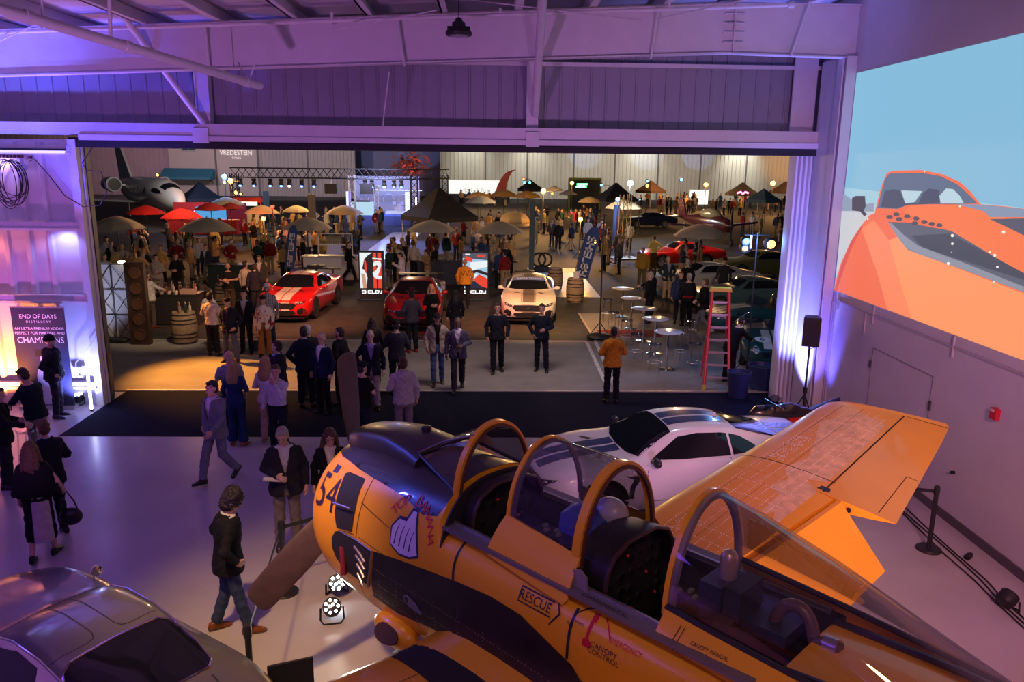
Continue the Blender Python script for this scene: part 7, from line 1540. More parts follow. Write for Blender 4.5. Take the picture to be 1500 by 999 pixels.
round_table('black round high table in front of the white bar', 463, 389); round_table('black round high table behind the pearl white car', 768, 396)
for lab, px, py0, py1, Y, w in (('tall grey-green banner post left of the stage', 456, 284, 345, 47, .42), ('tall teal banner post beside the domed parasol', 780, 294, 385, 36, .24), ('grey-green banner post by the lit cream parasols', 389, 280, 310, 60, .42)):
    a, b = atY(px, py0, Y), atY(px, py1, Y); t = thing('banner_post', lab, 'banner post', (a.x, Y, 0), 0, 'tall banner posts'); obj('panel', MB().box((0, 0, a.z / 2 + .1), (w, .12, a.z - .2)), mat('post_teal', (.05, .09, .10), .6), t); obj('foot', MB().box((0, 0, .04), (w * 1.6, .5, .08)), TBLK, t)
def cocktail_row(): pass
c = gnd(688, 404); t = thing('lounge_bar', 'long dark bar with glasses below the beige parasols', 'bar', (atY(672, 390, 35).x, 35.0, 0), 0); obj('front', MB().box((0, 0, .5), (3.6, .6, 1.0)), mat('bar_navy', (.02, .025, .05), .6), t); gl = MB()
for k in range(22): gl.lathe([(.02, 0), (.035, .12), (.03, .12)], (-1.7 + .16 * k, .05 * (k % 3), 1.0), 8)
o_ = obj('glassware', gl, CLEAR, t); o_['kind'] = 'stuff'; obj('top', MB().box((0, 0, 1.0), (3.7, .7, .04)), TBLK, t)
t = thing('cocktail_bar', 'low dark bar with small bottles left of the bright red car', 'bar', (atY(340, 385, 33.5).x, 33.5, 0), 0); obj('front', MB().box((0, 0, .5), (1.9, .6, 1.0)), mat('bar_green', (.012, .03, .03), .5), t); obj('top', MB().box((0, 0, 1.0), (2.0, .7, .04)), TBLK, t)
t = thing('light_pool_sheet', 'pale sheet for the cyan light pool behind the pearl white car', 'floor mat', (atY(824, 360, 35).x, 36, 0), 0); obj('sheet', MB().box((0, 0, .002), (2.6, 9.0, .003)), mat('pool_sheet_pale', (.45, .5, .55), .4), t)  # pale sheet added to carry the cyan pool of light
lamp('cyan_pool', 'SPOT', (4.0, 37, 6.0), 900, (.08, .45, 1.0), .2, (3.4, 36, 0), 60, .6)
c = atY(985, 338, 44); t = thing('bicycle_wheel', 'pair of black wheels on a rack by the teal banner post', 'wheel rack', (atY(790, 350, 39).x, 39, 0), 0)
for x in (0, .32): obj('wheel', MB().path([V((x + .33 * math.cos(q), .1 * x, .62 + .33 * math.sin(q))) for q in [2 * PI * k / 20 for k in range(21)]], .05, 8), TYRE, t)
obj('rack', MB().box((.15, 0, .14), (.9, .3, .28)), TBLK, t)
# lattice tower and blue column
def lattice(mb, a, b, w=.3, n=None, m=.035):
    a, b = V(a), V(b); d = (b - a); L_ = d.length; d.normalize(); up_ = V((0, 0, 1)) if abs(d.z) < .9 else V((0, 1, 0)); s_ = d.cross(up_).normalized() * w / 2; u_ = s_.cross(d).normalized() * w / 2
    cs = (s_ + u_, s_ - u_, -s_ - u_, -s_ + u_); n = n or max(2, int(L_ / w * .8))
    for c_ in cs: mb.cyl(a + c_, b + c_, m, n=6)
    for i in range(n):
        p, q = a.lerp(b, i / n), a.lerp(b, (i + 1) / n)
        for j in range(4): mb.cyl(p + cs[j], q + cs[(j + 1) % 4], m * .55, n=4)
    return mb
Y = 45; a = atY(917, 285, Y); t = thing('lattice_tower', 'grey lattice lighting tower by the navy tent', 'lighting tower', (a.x, Y, 0), .3); obj('truss', lattice(MB(), (0, 0, 0), (0, 0, a.z), .5, m=.03), mat('tower_grey', (.12, .12, .13), .5), t); obj('base_plate', MB().box((0, 0, .03), (1.6, 1.6, .06)), TBLK, t)
a = atY(903, 300, 49); t = thing('light_column', 'blue-lit column left of the lattice tower', 'column', (a.x, 49, 0), 0); obj('shaft', MB().cyl((0, 0, 0), (0, 0, a.z), .18), mat('column_blue', (.06, .15, .35), .5), t); obj('base', MB().box((0, 0, .04), (.6, .6, .08)), TBLK, t)
# ================================================================== far side: buildings, stage, jet, crowd
FY = 120.0
fx = lambda px: atY(px, 260, FY).x
def facade(n, px0, px1, m, rib=None, y=FY, ztop=15, seams=()):
    x0, x1 = fx(px0), fx(px1); b = MB().box(((x0 + x1) / 2, y + .3, ztop / 2), (x1 - x0, .6, ztop))
    if rib: ribs(b, x0 + .3, x1, y, 0, ztop, rib, .10, .10)
    o = struct('wall_far_%d' % n, b, m, sharp=20)
    for px in seams: o2 = struct('seam', MB().box((fx(px), y - .06, ztop / 2), (.22, .1, ztop)), mat('seam_grey', (.12, .12, .13), .7), o)
    return o
FW1 = mat('far_purple_light', (.34, .27, .31), .8, var=.1, vs=.3); FW2 = mat('far_plain', (.42, .40, .38), .8, var=.08, vs=.3); FW3 = mat('far_ribbed', (.34, .33, .32), .7, var=.08, vs=.3); FW4 = mat('far_white', (.50, .50, .46), .7, var=.06, vs=.2)  # purple light on the left wall is put into its colour
facade(1, -60, 252, FW1, .75); facade(2, 252, 382, FW2, None, FY - .6, seams=(320, 381)); facade(3, 382, 521, FW3, .55, seams=(452,)); facade(4, 521, 645, mat('far_recess', (.13, .11, .16), .85), None, FY + 6); facade(5, 645, 1500, FW4, .62, seams=(711, 772, 840, 900, 963, 1025, 1092, 1155, 1220))
t = struct('window_1', MB().box((fx(282), FY - .66, 8.0), (1.9, .1, 3.0)), mat('far_glass', (.02, .07, .10), .1)); struct('window_frame', MB().box((fx(282), FY - .74, 6.5), (2.1, .1, .14)).box((fx(282), FY - .74, 8.0), (.08, .1, 3.0)), mat('frame_teal', (.3, .35, .33), .5), t)
t = thing('awning', 'long teal awning on the pale far building', 'awning', (fx(281), FY - .7, 0)); a, b = atY(247, 246, FY), atY(317, 262, FY - 2)
obj('roof', MB().loft([[V((s_ * w, y, z)) for y, z in ((0, a.z), (-2.2, b.z + .2), (-2.2, b.z - .1), (0, b.z - .1))] for s_, w in ((-1, 3.7), (1, 3.7))]), mat('awning_teal', (.02, .16, .24), .6), t)
for s_ in (-1, 1): obj('bracket', MB().cyl((s_ * 3.4, 0, b.z - .6), (s_ * 3.4, -2.0, b.z - .05), .06, n=6), TBLK, t)
t = thing('projected_lettering', 'white letters projected high on the pale far building', 'projection', (fx(350), FY - .68, 0)); z_ = atY(350, 224, FY).z
obj('letters', flat(MB(), text2d('VREDESTEIN', 1.0, .86), frame((0, 0, z_), (1, 0, 0), (0, 0, 1), (0, -1, 0))), glow('proj_white', (.95, .80, .76), 1.0), t); obj('small_letters', flat(MB(), text2d('TYRES', .42, 1.2), frame((0, 0, z_ - .75), (1, 0, 0), (0, 0, 1), (0, -1, 0))), glow('proj_white', (.85, .72, .68), .75), t)
t = thing('white_signboard', 'large white lit board with pale letters before the far white wall', 'signboard', (fx(696), 112, 0)); a, b = atY(657, 263.5, 112), atY(735, 285, 112)
obj('board', MB().box((0, 0, (a.z + b.z) / 2 + .0), (b.x - a.x, .2, a.z - b.z)), glow('board_white', (1, 1, .95), 1.0), t); obj('legs', MB().box((-3, .1, b.z / 2), (.1, .1, b.z)).box((3, .1, b.z / 2), (.1, .1, b.z)), TBLK, t); obj('lettering', flat(MB(), text2d('JaGUar', 1.0, 1.25), frame((.4, -.12, b.z + .55), (1, 0, 0), (0, 0, 1), (0, -1, 0))), glow('letters_pale', (.75, .76, .66), .8), t)
t = thing('dark_counter', 'long dark counter under the white lit board', 'counter', (fx(700), 108, 0)); obj('front', MB().box((0, 0, .55), (9, .8, 1.1)), TBLK, t)
t = thing('leaning_sail', 'dark red curved sail banner beside the white lit board', 'banner', (atY(735, 290, 100).x, 100, 0)); obj('cloth', MB().loft([[V((x - .7, 0, z)), V((x + .7 - .2 * k, 0, z + .1)), V((x + .7 - .2 * k, .1, z + .1)), V((x - .7, .1, z))] for k, (x, z) in enumerate(((-.2, 1.2), (.1, 2.4), (.6, 3.4), (1.2, 4.1), (1.9, 4.4)))]), mat('sail_red', (.22, .03, .02), .7), t); obj('mast', MB().cyl((0, 0, 0), (.1, .05, 3), .05), TBLK, t)
a, b = atY(1011, 278, 108), atY(1036, 303, 108); t = thing('lit_board', 'white glowing board behind the crowd at right', 'signboard', ((a.x + b.x) / 2, 108, 0)); obj('panel', MB().box((0, 0, a.z / 2), (b.x - a.x, .2, a.z - 0)), glow('board_cream', (1, .95, .8), 1.3), t)
t = thing('neon_sign', 'green neon sign under amber-framed booth', 'sign', atY(852, 272, 84)); obj('tube', MB().path([V((-.6, 0, -.12)), V((.5, 0, -.1)), V((.2, 0, .05)), V((-.3, 0, .06)), V((-.5, 0, .14)), V((.6, 0, .16))], .10, 6), glow('neon_green', (.1, 1, .2), 8), t)
t = thing('booth', 'dark booth framed in green light behind the neon sign', 'booth', (atY(857, 280, 93).x, 93, 0)); zz = atY(857, 262, 93).z; obj('walls', MB().box((0, 1.2, zz / 2), (3.6, 2, zz)), TBLK, t); obj('frame', MB().box((0, 0, zz), (3.8, .2, .22)).box((-1.85, 0, zz / 2), (.16, .2, zz)).box((1.85, 0, zz / 2), (.16, .2, zz)), mat('frame_olive', (.15, .2, .03), .5), t)
t = thing('neon_sign', 'pink neon sign under the dark grey tent', 'sign', atY(1088, 283, 76)); obj('tube', MB().path([V((-.55, 0, 0)), V((-.2, 0, .12)), V((0, 0, -.08)), V((.25, 0, .12)), V((.55, 0, 0))], .09, 6), glow('neon_pink', (1, .12, .35), 8), t)
# ---- stage
SY = 66.0
sa, sb = atY(339, 250, SY), atY(608, 255, SY); zt0, zb0 = atY(470, 247, SY).z, atY(470, 261, SY).z; sw = zt0 - zb0
t = thing('stage_truss', 'black lattice truss spanning the lit stage', 'truss', (0, SY, 0)); M1 = mat('truss_black', (.02, .02, .025), .5)
zc_ = (zt0 + zb0) / 2
obj('front_beam', lattice(MB(), (sa.x, 0, zc_), (sb.x, 0, zc_), sw, 26, .05), M1, t); obj('side_beam', lattice(MB(), (sb.x, 0, zc_), (sb.x + 2.2, 5, zc_), sw, 8, .05), M1, t)
for px in (345, 516, 607): x = atY(px, 290, SY).x; obj('tower', lattice(MB(), (x, 0, 0), (x, 0, zb0 + .3), .55 if px != 516 else .45, 8, .05), M1 if px != 516 else ALUM, t)
x = atY(640, 290, SY + 5).x; obj('tower', lattice(MB(), (sb.x + 2.2, 5, 0), (sb.x + 2.2, 5, zb0 + .3), .5, 8, .05), M1, t)
for k, px in enumerate((352, 372, 396, 412, 424, 442, 460, 535, 545, 563, 577, 588)):
    x = atY(px, 266, SY).x; o = thing('moving_light', 'stage light, %s from left under the front stage truss' % ORD[k], 'stage light', (x, SY, zb0 - .08), 0, 'stage lights on the truss'); obj('yoke', MB().box((0, 0, -.1), (.34, .2, .2)), PBLK, o); obj('head', MB().lathe([(.16, -.62), (.2, -.5), (.19, -.3), (.1, -.2)], n=12), PBLK, o); obj('lens', MB().ell((0, -.12, -.58), (.12, .08, .10), 10, 6), glow('stage_blue' if k not in (4, 9) else 'stage_white', (.12, .28, 1) if k not in (4, 9) else (.8, .9, 1), 7), o)
for px, py in ((485, 270), (537, 265)): p = atY(px, py, SY); p.z = zb0 - .85; o = thing('line_array', 'black speaker cluster hanging from the %s of the stage truss' % ('left' if px == 485 else 'middle'), 'loudspeaker', p); obj('cabinets', MB().box((0, 0, 0), (1.0, .6, .8)), PBLK, o); obj('rigging', MB().cyl((0, 0, .4), (0, 0, zb0 - p.z + .02), .03), ALUM, o)
x0, x1 = atY(500, 300, SY).x, atY(604, 300, SY).x
t = thing('stage', 'raised blue-lit stage deck with patterned backdrop', 'stage', ((x0 + x1) / 2, SY + 4, 0)); W_ = x1 - x0; DH = .8
obj('deck', MB().box((0, 0, DH / 2), (W_, 6.5, DH)), mat('deck_blue', (.04, .06, .22), .5), t); BZ = atY(550, 258, SY + 7).z
obj('backdrop', MB().box((0, 3.2, (BZ + DH) / 2), (W_, .1, BZ - DH)), mat('backdrop_grey', (.30, .28, .28), .8), t)
bl = MB(); fz = lambda z: frame((0, 3.12, z), (1, 0, 0), (0, 0, 1), (0, -1, 0)); q_ = lambda pts: bl.path([V((x, 3.1, z)) for x, z in pts], .035, 5)
q_([(-2.9, BZ - 1.3), (-2.9, BZ - .3), (-2.5, BZ - .8), (-2.1, BZ - .3), (-2.1, BZ - 1.3)]); q_([(-2.9, BZ - 1.6), (-2.5, BZ - 2.1), (-2.1, BZ - 1.6)]); q_([(-2.5, BZ - 2.1), (-2.5, BZ - 2.7)])
for x in (-1.3, .1, 1.5):
    q_([(x + .5 * math.cos(a) * (1.15 if abs(math.cos(a)) > .5 else 1), BZ - .8 + .48 * math.sin(a)) for a in [R(180) + PI * k / 10 for k in range(11)]]); q_([(x + .5 * math.cos(a), BZ - 2.1 + .5 * math.sin(a)) for a in [2 * PI * k / 20 for k in range(21 if x != .1 else 13)]])
q_([(2.3, BZ - .3), (2.9, BZ - .3), (2.9, BZ - 1.0), (2.6, BZ - 1.3), (2.1, BZ - 1.3)]); obj('backdrop_lettering', bl, mat('backdrop_white', (.55, .53, .52), .7), t)
obj('dj_desk', MB().box((-1.6, -1.6, DH + .55), (1.9, .7, 1.1)), glow('desk_glow', (.45, .68, .85), 1.0), t); obj('mixer', MB().box((-1.6, -1.5, DH + 1.16), (1.3, .4, .12)), PBLK, t)
dr_ = MB().lathe([(.36, -.2), (.38, .2)], n=18, M=Matrix.Translation((1.35, .3, DH + .5)) @ Matrix.Rotation(R(90), 4, 'X')); dr_.lathe([(.2, 0), (.2, .25)], (1.0, .1, DH + .8), 12).lathe([(.2, 0), (.2, .25)], (1.7, .1, DH + .8), 12); obj('drum_kit', dr_, mat('drum', (.35, .33, .36), .4), t); obj('drum_riser', MB().box((1.4, .4, DH + .1), (2.4, 1.6, .2)), glow('riser_glow', (.6, .65, 1), .8), t)
for x, w in ((-2.65, .34), (2.35, .34)): obj('light_tower', MB().box((x, -2.2, DH + 1.0), (w, .3, 2.0)), glow('tower_blue', (.35, .42, 1), 2.6), t)
obj('light_tube', MB().cyl((3.05, -1.5, DH), (3.05, -1.5, DH + 1.5), .06), TUBE, t); obj('light_rail', MB().box((.6, 1.5, DH + 2.0), (5.4, .06, .08)), glow('rail_white', (.6, .7, 1), 1.5), t)
for k, x in enumerate((-.1, 2.9)): obj('steel_mast', lattice(MB(), (x, -3.3, 0), (x, -3.3, DH + 2.6), .3, 9, .03), ALUM, t)
st = atY(576, 330, 52); t = thing('floor_glow_sheet', 'pale glossy sheet for the blue floor glow before the stage', 'floor mat', (st.x, 52, 0)); obj('sheet', MB().box((0, 0, .012), (2.2, 17, .024)), mat('floor_gloss', (.5, .52, .6), .15), t)  # pale sheet added to carry the blue glow on the ground
lamp('stage_wash', 'SPOT', (st.x, 58, 7), 7000, (.22, .30, 1.0), .3, (st.x, 50, 0), 60, .8); lamp('stage_front', 'SPOT', ((x0 + x1) / 2, SY - 3, 6), 5500, (.55, .6, 1.0), .3, ((x0 + x1) / 2, SY + 6, 2.2), 90, .7); lamp('stage_back', 'POINT', ((x0 + x1) / 2, SY + 3, 4.2), 1200, (.15, .25, 1.0), .3)
lamp('gobo_blue', 'SPOT', (fx(540), 108, 10), 5000, (.3, .5, 1), .1, (fx(545), 126, 8.2), 28, .2); lamp('gobo_blue', 'SPOT', (fx(600), 108, 10), 5000, (.35, .5, 1), .1, (fx(612), 126, 8.2), 26, .2)
t = thing('palm_crown', 'red-lit leafy tree top behind the right end of the truss', 'tree', (atY(603, 300, 80).x, 80, 0)); zz = atY(603, 246, 80).z; obj('trunk', MB().cyl((0, 0, 0), (0, 0, zz), .2), WOOD, t); lv = MB(); rr = random.Random(2)
for k in range(260):
    p = V((rr.gauss(0, .85), rr.gauss(0, .7), zz + rr.gauss(.2, .6))); d = V((rr.uniform(-1, 1), rr.uniform(-1, 1), rr.uniform(-.4, 1))).normalized() * .28; s_ = d.cross(V((rr.random(), rr.random(), rr.random()))).normalized() * .12; lv.add([p - d, p + s_, p + d, p - s_], [(0, 1, 2, 3)])
obj('foliage', lv, mat('leaf_rust', (.30, .07, .03), .8, var=.4, vs=2), t); lamp('tree_light', 'POINT', (atY(603, 300, 78).x, 77.5, zz - .5), 160, (1, .12, .05), .2)
# ---- business jet
N = atY(263, 299, 61); ax = V((-.60, .80, 0)).normalized(); t = thing('business_jet', 'white business jet with dark cockpit windows at far left', 'aeroplane', (N.x, 61, 0), math.atan2(ax.y, ax.x)); JW = mat('jet_white', (.52, .51, .50), .25, coat=.4)
jt = MB().loft([[V((a_, r_ * math.cos(q), z_ + r_ * hh * math.sin(q))) for q in [2 * PI * k / 24 for k in range(24)]] for a_, r_, z_, hh in ((0, .05, 2.1, 1), (.25, .35, 2.12, 1), (.9, .72, 2.2, 1), (1.8, .98, 2.36, 1), (3.0, 1.18, 2.5, 1.03), (5, 1.25, 2.55, 1.03), (11, 1.25, 2.55, 1.03), (14, 1.0, 2.75, 1), (17, .5, 3.05, 1), (18.6, .12, 3.2, 1))]); obj('fuselage', jt, JW, t, 60); JB = jt.bvh()
for sg in (1, -1): obj('cockpit_window', decal(MB(), gridfill([(1.55, 2.72), (2.0, 2.98), (2.7, 3.12), (3.25, 3.08), (3.3, 2.88), (2.4, 2.72)], .15), JB, frame((0, 3 * sg, 0), (1, 0, 0), (0, 0, 1), (0, sg, 0)), .02), CGL, t)
obj('cockpit_window', decal(MB(), gridfill([(1.45, -.6), (1.45, .6), (2.3, .75), (2.3, -.75)], .15), JB, frame((0, 0, 6), (1, 0, 0), (0, 1, 0), (0, 0, 1)), .02), CGL, t)
for sg in (1, -1):
    for k in range(5): obj('cabin_window', decal(MB(), gridfill([(5 + 1.1 * k + .2 * math.cos(q), 2.85 + .26 * math.sin(q)) for q in [PI / 5 * j for j in range(10)]], .2), JB, frame((0, 3 * sg, 0), (1, 0, 0), (0, 0, 1), (0, sg, 0)), .02), CGL, t)
    obj('engine', MB().lathe([(.52, 0), (.64, .1), (.68, .9), (.55, 2.6), (.38, 3.2)], n=22, cap=(False, True), M=Matrix.Translation((11.2, sg * 2.05, 3.15)) @ Matrix.Rotation(R(90), 4, 'Y')), JW, t); obj('engine_fan', MB().lathe([(.52, .05), (.5, .5), (.05, .5)], n=20, M=Matrix.Translation((11.2, sg * 2.05, 3.15)) @ Matrix.Rotation(R(90), 4, 'Y')), PBLK, t); obj('pylon', MB().box((12.6, sg * 1.35, 3.1), (1.8, .6, .12)), JW, t)
    obj('wing', MB().loft([[V((a_, sg * y, z_)), V((a_ + c_ * .3, sg * y, z_ + .14)), V((a_ + c_, sg * y, z_)), V((a_ + c_ * .3, sg * y, z_ - .08))] for y, a_, c_, z_ in ((.6, 7.2, 3.6, 1.75), (5.6, 9.3, 1.9, 2.0))]), JW, t); obj('tail_plane', MB().loft([[V((a_, sg * y, 6.5)), V((a_ + c_ * .3, sg * y, 6.57)), V((a_ + c_, sg * y, 6.5)), V((a_ + c_ * .3, sg * y, 6.45))] for y, a_, c_ in ((0, 17.0, 1.8), (3.9, 18.2, .9))]), JW, t)
obj('tail_fin', MB().prism([(13.6, 3.5), (16.9, 6.55), (18.9, 6.55), (17.9, 3.3)], -.11, .11, frame((0, 0, 0), (1, 0, 0), (0, 0, 1), (0, -1, 0))), JW, t)
for a_, y in ((2.6, 0), (9.6, 1.4), (9.6, -1.4)): obj('gear_leg', MB().cyl((a_, y, .3), (a_, y, 1.7), .08), ALUM, t); obj('wheel', MB().cyl((a_, y - .12, .3), (a_, y + .12, .3), .3, n=18), TYRE, t)
lamp('jet_light', 'SPOT', (N.x + 6, 52, 7), 5000, (1, .9, .85), .3, (N.x - 3, 64, 2.5), 60, .8); lamp('fin_light', 'SPOT', (N.x - 6.5, 70, 2.5), 1200, (1, .85, .55), .2, (N.x - 10, 75, 6), 60, .6)
# ---- dark low-wing aeroplane on the right
c_ = gnd(1046, 336); t = thing('dark_aeroplane', 'dark red low-wing aeroplane with bubble canopy beyond the right parasol', 'aeroplane', (atY(1046, 320, 52).x, 52, 0), R(18)); DM = mat('plane_dark', (.07, .012, .010), .25, coat=.5)
obj('wing', MB().loft([[V((x, -c_ * .35, z)), V((x, -c_ * .1, z + .09)), V((x, c_ * .65, z)), V((x, -c_ * .1, z - .06))] for x, c_, z in ((-3.4, .8, 1.55), (-1.5, 1.3, 1.4), (0, 1.6, 1.3), (1.5, 1.3, 1.4), (3.4, .8, 1.55))]), DM, t)
obj('fuselage', MB().loft([[V((r_ * math.cos(q), y, z + r_ * 1.1 * math.sin(q))) for q in [2 * PI * k / 18 for k in range(18)]] for y, r_, z in ((-1.9, .15, 1.5), (-1.7, .38, 1.5), (-.8, .5, 1.55), (.8, .5, 1.6), (2.5, .3, 1.65), (4.2, .1, 1.75))]), DM, t)
obj('canopy', MB().ell((0, .4, 2.1), (.42, 1.15, .42), 18, 10), mat('canopy_gold', (.35, .28, .14), .12, metal=.3), t); obj('tail_fin', MB().prism([(3.3, 1.7), (3.9, 3.0), (4.4, 3.0), (4.4, 1.7)], -.05, .05, frame((0, 0, 0), (0, 1, 0), (0, 0, 1), (1, 0, 0))), DM, t); obj('tail_plane', MB().box((0, 4.0, 1.8), (2.4, .6, .06)), DM, t)
obj('propeller', MB().box((0, -1.98, 1.5), (.14, .05, 1.9)).ell((0, -1.98, 1.5), (.16, .2, .16), 10, 8), PBLK, t)
for x, y in ((-1.2, -.3), (1.2, -.3), (0, 3.6)): obj('wheel', MB().cyl((x - .08, y, .25), (x + .08, y, .25), .25, n=16), TYRE, t); obj('gear_leg', MB().cyl((x, y, .25), (x, y, 1.4), .05), ALUM, t)
t = thing('light_tube', 'upright white light tube at the right wing of the dark aeroplane', 'light', (atY(1102, 330, 50).x, 50, .02)); obj('tube', MB().cyl((0, 0, .1), (0, 0, 1.0), .05), TUBE, t); obj('foot', MB().lathe([(.15, 0), (.15, .03)], n=14), TBLK, t)
classic('red classic car behind the right parasol', (atY(1000, 340, 42).x, 42, 0), R(-80), FAST, REDP); classic('olive classic car near the door edge, lamp-lit roof', (atY(1120, 330, 38).x, 38, 0), R(-82), FAST, paint('olive', (.10, .11, .03)))
classic('dark classic car with pale roof far right of the lattice tower', (atY(953, 300, 68).x, 68, 0), R(-80), FAST, paint('blue_black', (.012, .02, .05)))
# ---- crowd: copies of the guests, dressed in other colours
CROWD = []
def post_skins():
    protos = {}
    ch_of = {}
    for o in PEND:
        if o.parent: ch_of.setdefault(o.parent, []).append(o)
    for o in PEND:
        if o.get('category') == 'person': protos[o['label']] = o
    keys = ['in beige shirt behind', 'with long dark hair, black top and bright', 'in light grey track', 'in black jacket standing behind', 'in dark suit and pale tie', 'in navy zip', 'in white shirt looking down', 'with long black hair and black clothes', 'in mustard jacket, left', 'in pale yellow-lit', 'in dark navy coat', 'in straw hat', 'in black jacket with sleeve']
    P = []
    for k in keys:
        for l, o in protos.items():
            if k in l: P.append((o, 'long' if 'long' in k else ('hat' if 'hat' in k else 'short')))
    TOPS = [('1b1e2a', 'dark navy'), ('b9b2ae', 'pale grey'), ('141418', 'black'), ('c9c4c8', 'white'), ('27406e', 'blue'), ('8a6a48', 'tan'), ('4a4a52', 'grey'), ('7a1c20', 'red'), ('1c3a34', 'dark green'), ('a8925c', 'khaki'), ('2f3242', 'slate'), ('d2a060', 'amber')]
    LOWS = [('17181f', 'black'), ('2a3350', 'blue'), ('8a8078', 'grey'), ('a08a68', 'beige'), ('20222c', 'dark')]
    HC = ['dark', 'brown', 'black', 'blond', 'grey']
    rr = random.Random(11); placed = [(o.location.x, o.location.y, .42) for o in protos.values()]
    RAD = {'parasol': .55, 'lamp stand': .7, 'bar': 2.1, 'stall': 3.2, 'kiosk': 1.6, 'car': 2.7, 'barrel': .7, 'flag': .6, 'banner post': .7, 'display screen': .9, 'table': .7, 'lighting tower': 1.3, 'column': .7, 'rack': 1.1, 'wheel rack': .9, 'aeroplane': 3.5, 'stage': 5, 'truss': .5, 'booth': 2.2, 'tent': 2.6, 'counter': 1.5}
    placed += [(o.location.x, o.location.y, RAD[o['category']]) for o in PEND if o.get('category') in RAD and o.parent is None]
    CL = [('by the red parasols at left', 12, 178, 322, 40, 48), ('between the left parasol and the drape wall', 9, 140, 205, 30, 37), ('under the second beige parasol', 12, 228, 345, 32.5, 38), ('behind the left blue flag', 12, 362, 448, 34, 43), ('by the glowing cream parasols', 14, 345, 470, 46, 57), ('in front of the stage', 24, 385, 560, 57, 64), ('under the big black tent', 10, 596, 702, 40, 50), ('behind the domed parasol', 13, 668, 760, 47, 60), ('under the warm lamps right of the domed parasol', 26, 768, 892, 48, 70), ('before the white lit board', 12, 655, 745, 96, 106), ('along the far white wall', 44, 930, 1150, 84, 106), ('left of the far tents behind the jet nose', 8, 262, 330, 62, 74), ('near the dark aeroplane wing tip', 9, 1085, 1155, 52, 66), ('seated under the right parasol', 4, 1000, 1062, 36.2, 38), ('between the display screens', 10, 566, 670, 33, 38), ('behind the right display screen', 8, 690, 760, 33, 40), ('right of the right blue flag', 7, 880, 945, 38, 50), ('behind the white bar', 6, 450, 545, 39.5, 44)]
    for nm, n, p0, p1, y0, y1 in CL:
        mem = []
        for k in range(n):
            for tr in range(40):
                px = rr.uniform(p0, p1); y = rr.uniform(y0, y1); x = atY(px, 300, y).x
                if all((x - a) ** 2 + (y - b) ** 2 > r_ * r_ for a, b, r_ in placed): break
            placed.append((x, y, .52)); mem.append((px, x, y))
        mem.sort()
        for k, (px, x, y) in enumerate(mem):
            o, hk = rr.choice(P); tc, tn = rr.choice(TOPS); lc, ln_ = rr.choice(LOWS); hc = rr.choice(HC[:4] if hk == 'long' else HC); sk = rr.choice(['fair', 'fair', 'tan', 'tan', 'brown'])
            c = bpy.data.objects.new('person', None); PEND.append(c); s_ = rr.uniform(.94, 1.05) / 1.0
            c.location = (x, y, 0); c.rotation_euler = (0, 0, rr.uniform(0, 6.28)); c.scale = (s_, s_, s_)
            c['category'] = 'person'; c['group'] = 'guests ' + nm
            hn = {'long': 'long ' + hc + ' hair', 'hat': 'a straw hat'}.get(hk, 'short ' + hc + ' hair')
            lab = 'person in %s top with %s, %s from left %s' % (tn, hn, ORD[k], nm)
            if len(lab.split()) > 16: lab = 'person in %s, %s from left %s' % (tn, ORD[k], nm)
            c['label'] = lab
            for ch in ch_of.get(o, []):
                if ch.type != 'MESH' or ch.name.split('.')[0] in ('eyes', 'eyebrows', 'print', 'belt', 'lapel'): continue
                d = ch.copy(); PEND.append(d); d.parent = c; b_ = ch.name.split('.')[0]; m_ = None
                if b_ in ('jacket', 'sweater', 'hoodie', 'tee_shirt', 'blouse') or (b_ == 'shirt' and not any(q.name.startswith('jacket') for q in ch_of[o])): m_ = cloth(tc)
                elif b_ in ('trousers', 'jeans', 'skirt'): m_ = cloth(lc)
                elif b_ == 'hair': m_ = hairmat(hc)
                elif b_ == 'body': m_ = skinmat(sk)
                if m_ and d.material_slots: d.material_slots[0].link = 'OBJECT'; d.material_slots[0].material = m_
# ================================================================== lights of the place, and added fill lamps
wd = bpy.data.worlds.new('night'); sc.world = wd; wd.use_nodes = True
wd.node_tree.nodes['Background'].inputs[0].default_value = (0.10, 0.12, 0.25, 1); wd.node_tree.nodes['Background'].inputs[1].default_value = 0.06
sc.view_settings.view_transform = 'Standard'; sc.view_settings.look = 'None'; sc.view_settings.gamma = 1.0
sc.view_settings.use_curve_mapping = False; sc.view_settings.exposure = 0.0
sc.cycles.max_bounces = 6; sc.cycles.transparent_max_bounces = 12; sc.cycles.sample_clamp_indirect = 4.0; sc.cycles.use_denoising = True
PURP = (0.26, 0.07, 1.0); VIO = (0.50, 0.16, 1.0); ROSE = (1.0, 0.42, 0.50); BLUE = (0.10, 0.12, 1.0)
lamp('fill_purple', 'AREA', (-9, 3, 7.2), 215, PURP, 5, (-8, 13, 0))  # unseen purple fill added behind the camera
lamp('fill_violet', 'AREA', (-2, -4, 7.6), 190, VIO, 6, (0, 12, 4))  # unseen violet fill added behind the camera
lamp('fill_rose', 'SPOT', (3.4, -0.5, 7.2), 3000, (1.0, 0.38, 0.44), 0.8, (7.2, 10.0, 1.4), 66, 1.0)  # unseen rose fill added for the right floor and wall
lamp('roof_fill', 'SPOT', (-5.0, 2.5, 0.5), 2300, (0.76, 0.26, 0.92), 0.3, (-3.5, 14, 8), 75, 1.0)  # unseen pair of lamps added to brighten the ceiling
lamp('roof_fill', 'SPOT', (3.5, 1.5, 0.5), 2300, (0.82, 0.40, 0.90), 0.3, (2.5, 15, 8), 75, 1.0)
lamp('spot_plane', 'SPOT', (0.5, 0.5, 7.4), 270, (1.0, 0.60, 0.24), 0.3, (1.0, 6.2, 2.0), 75, 0.9)
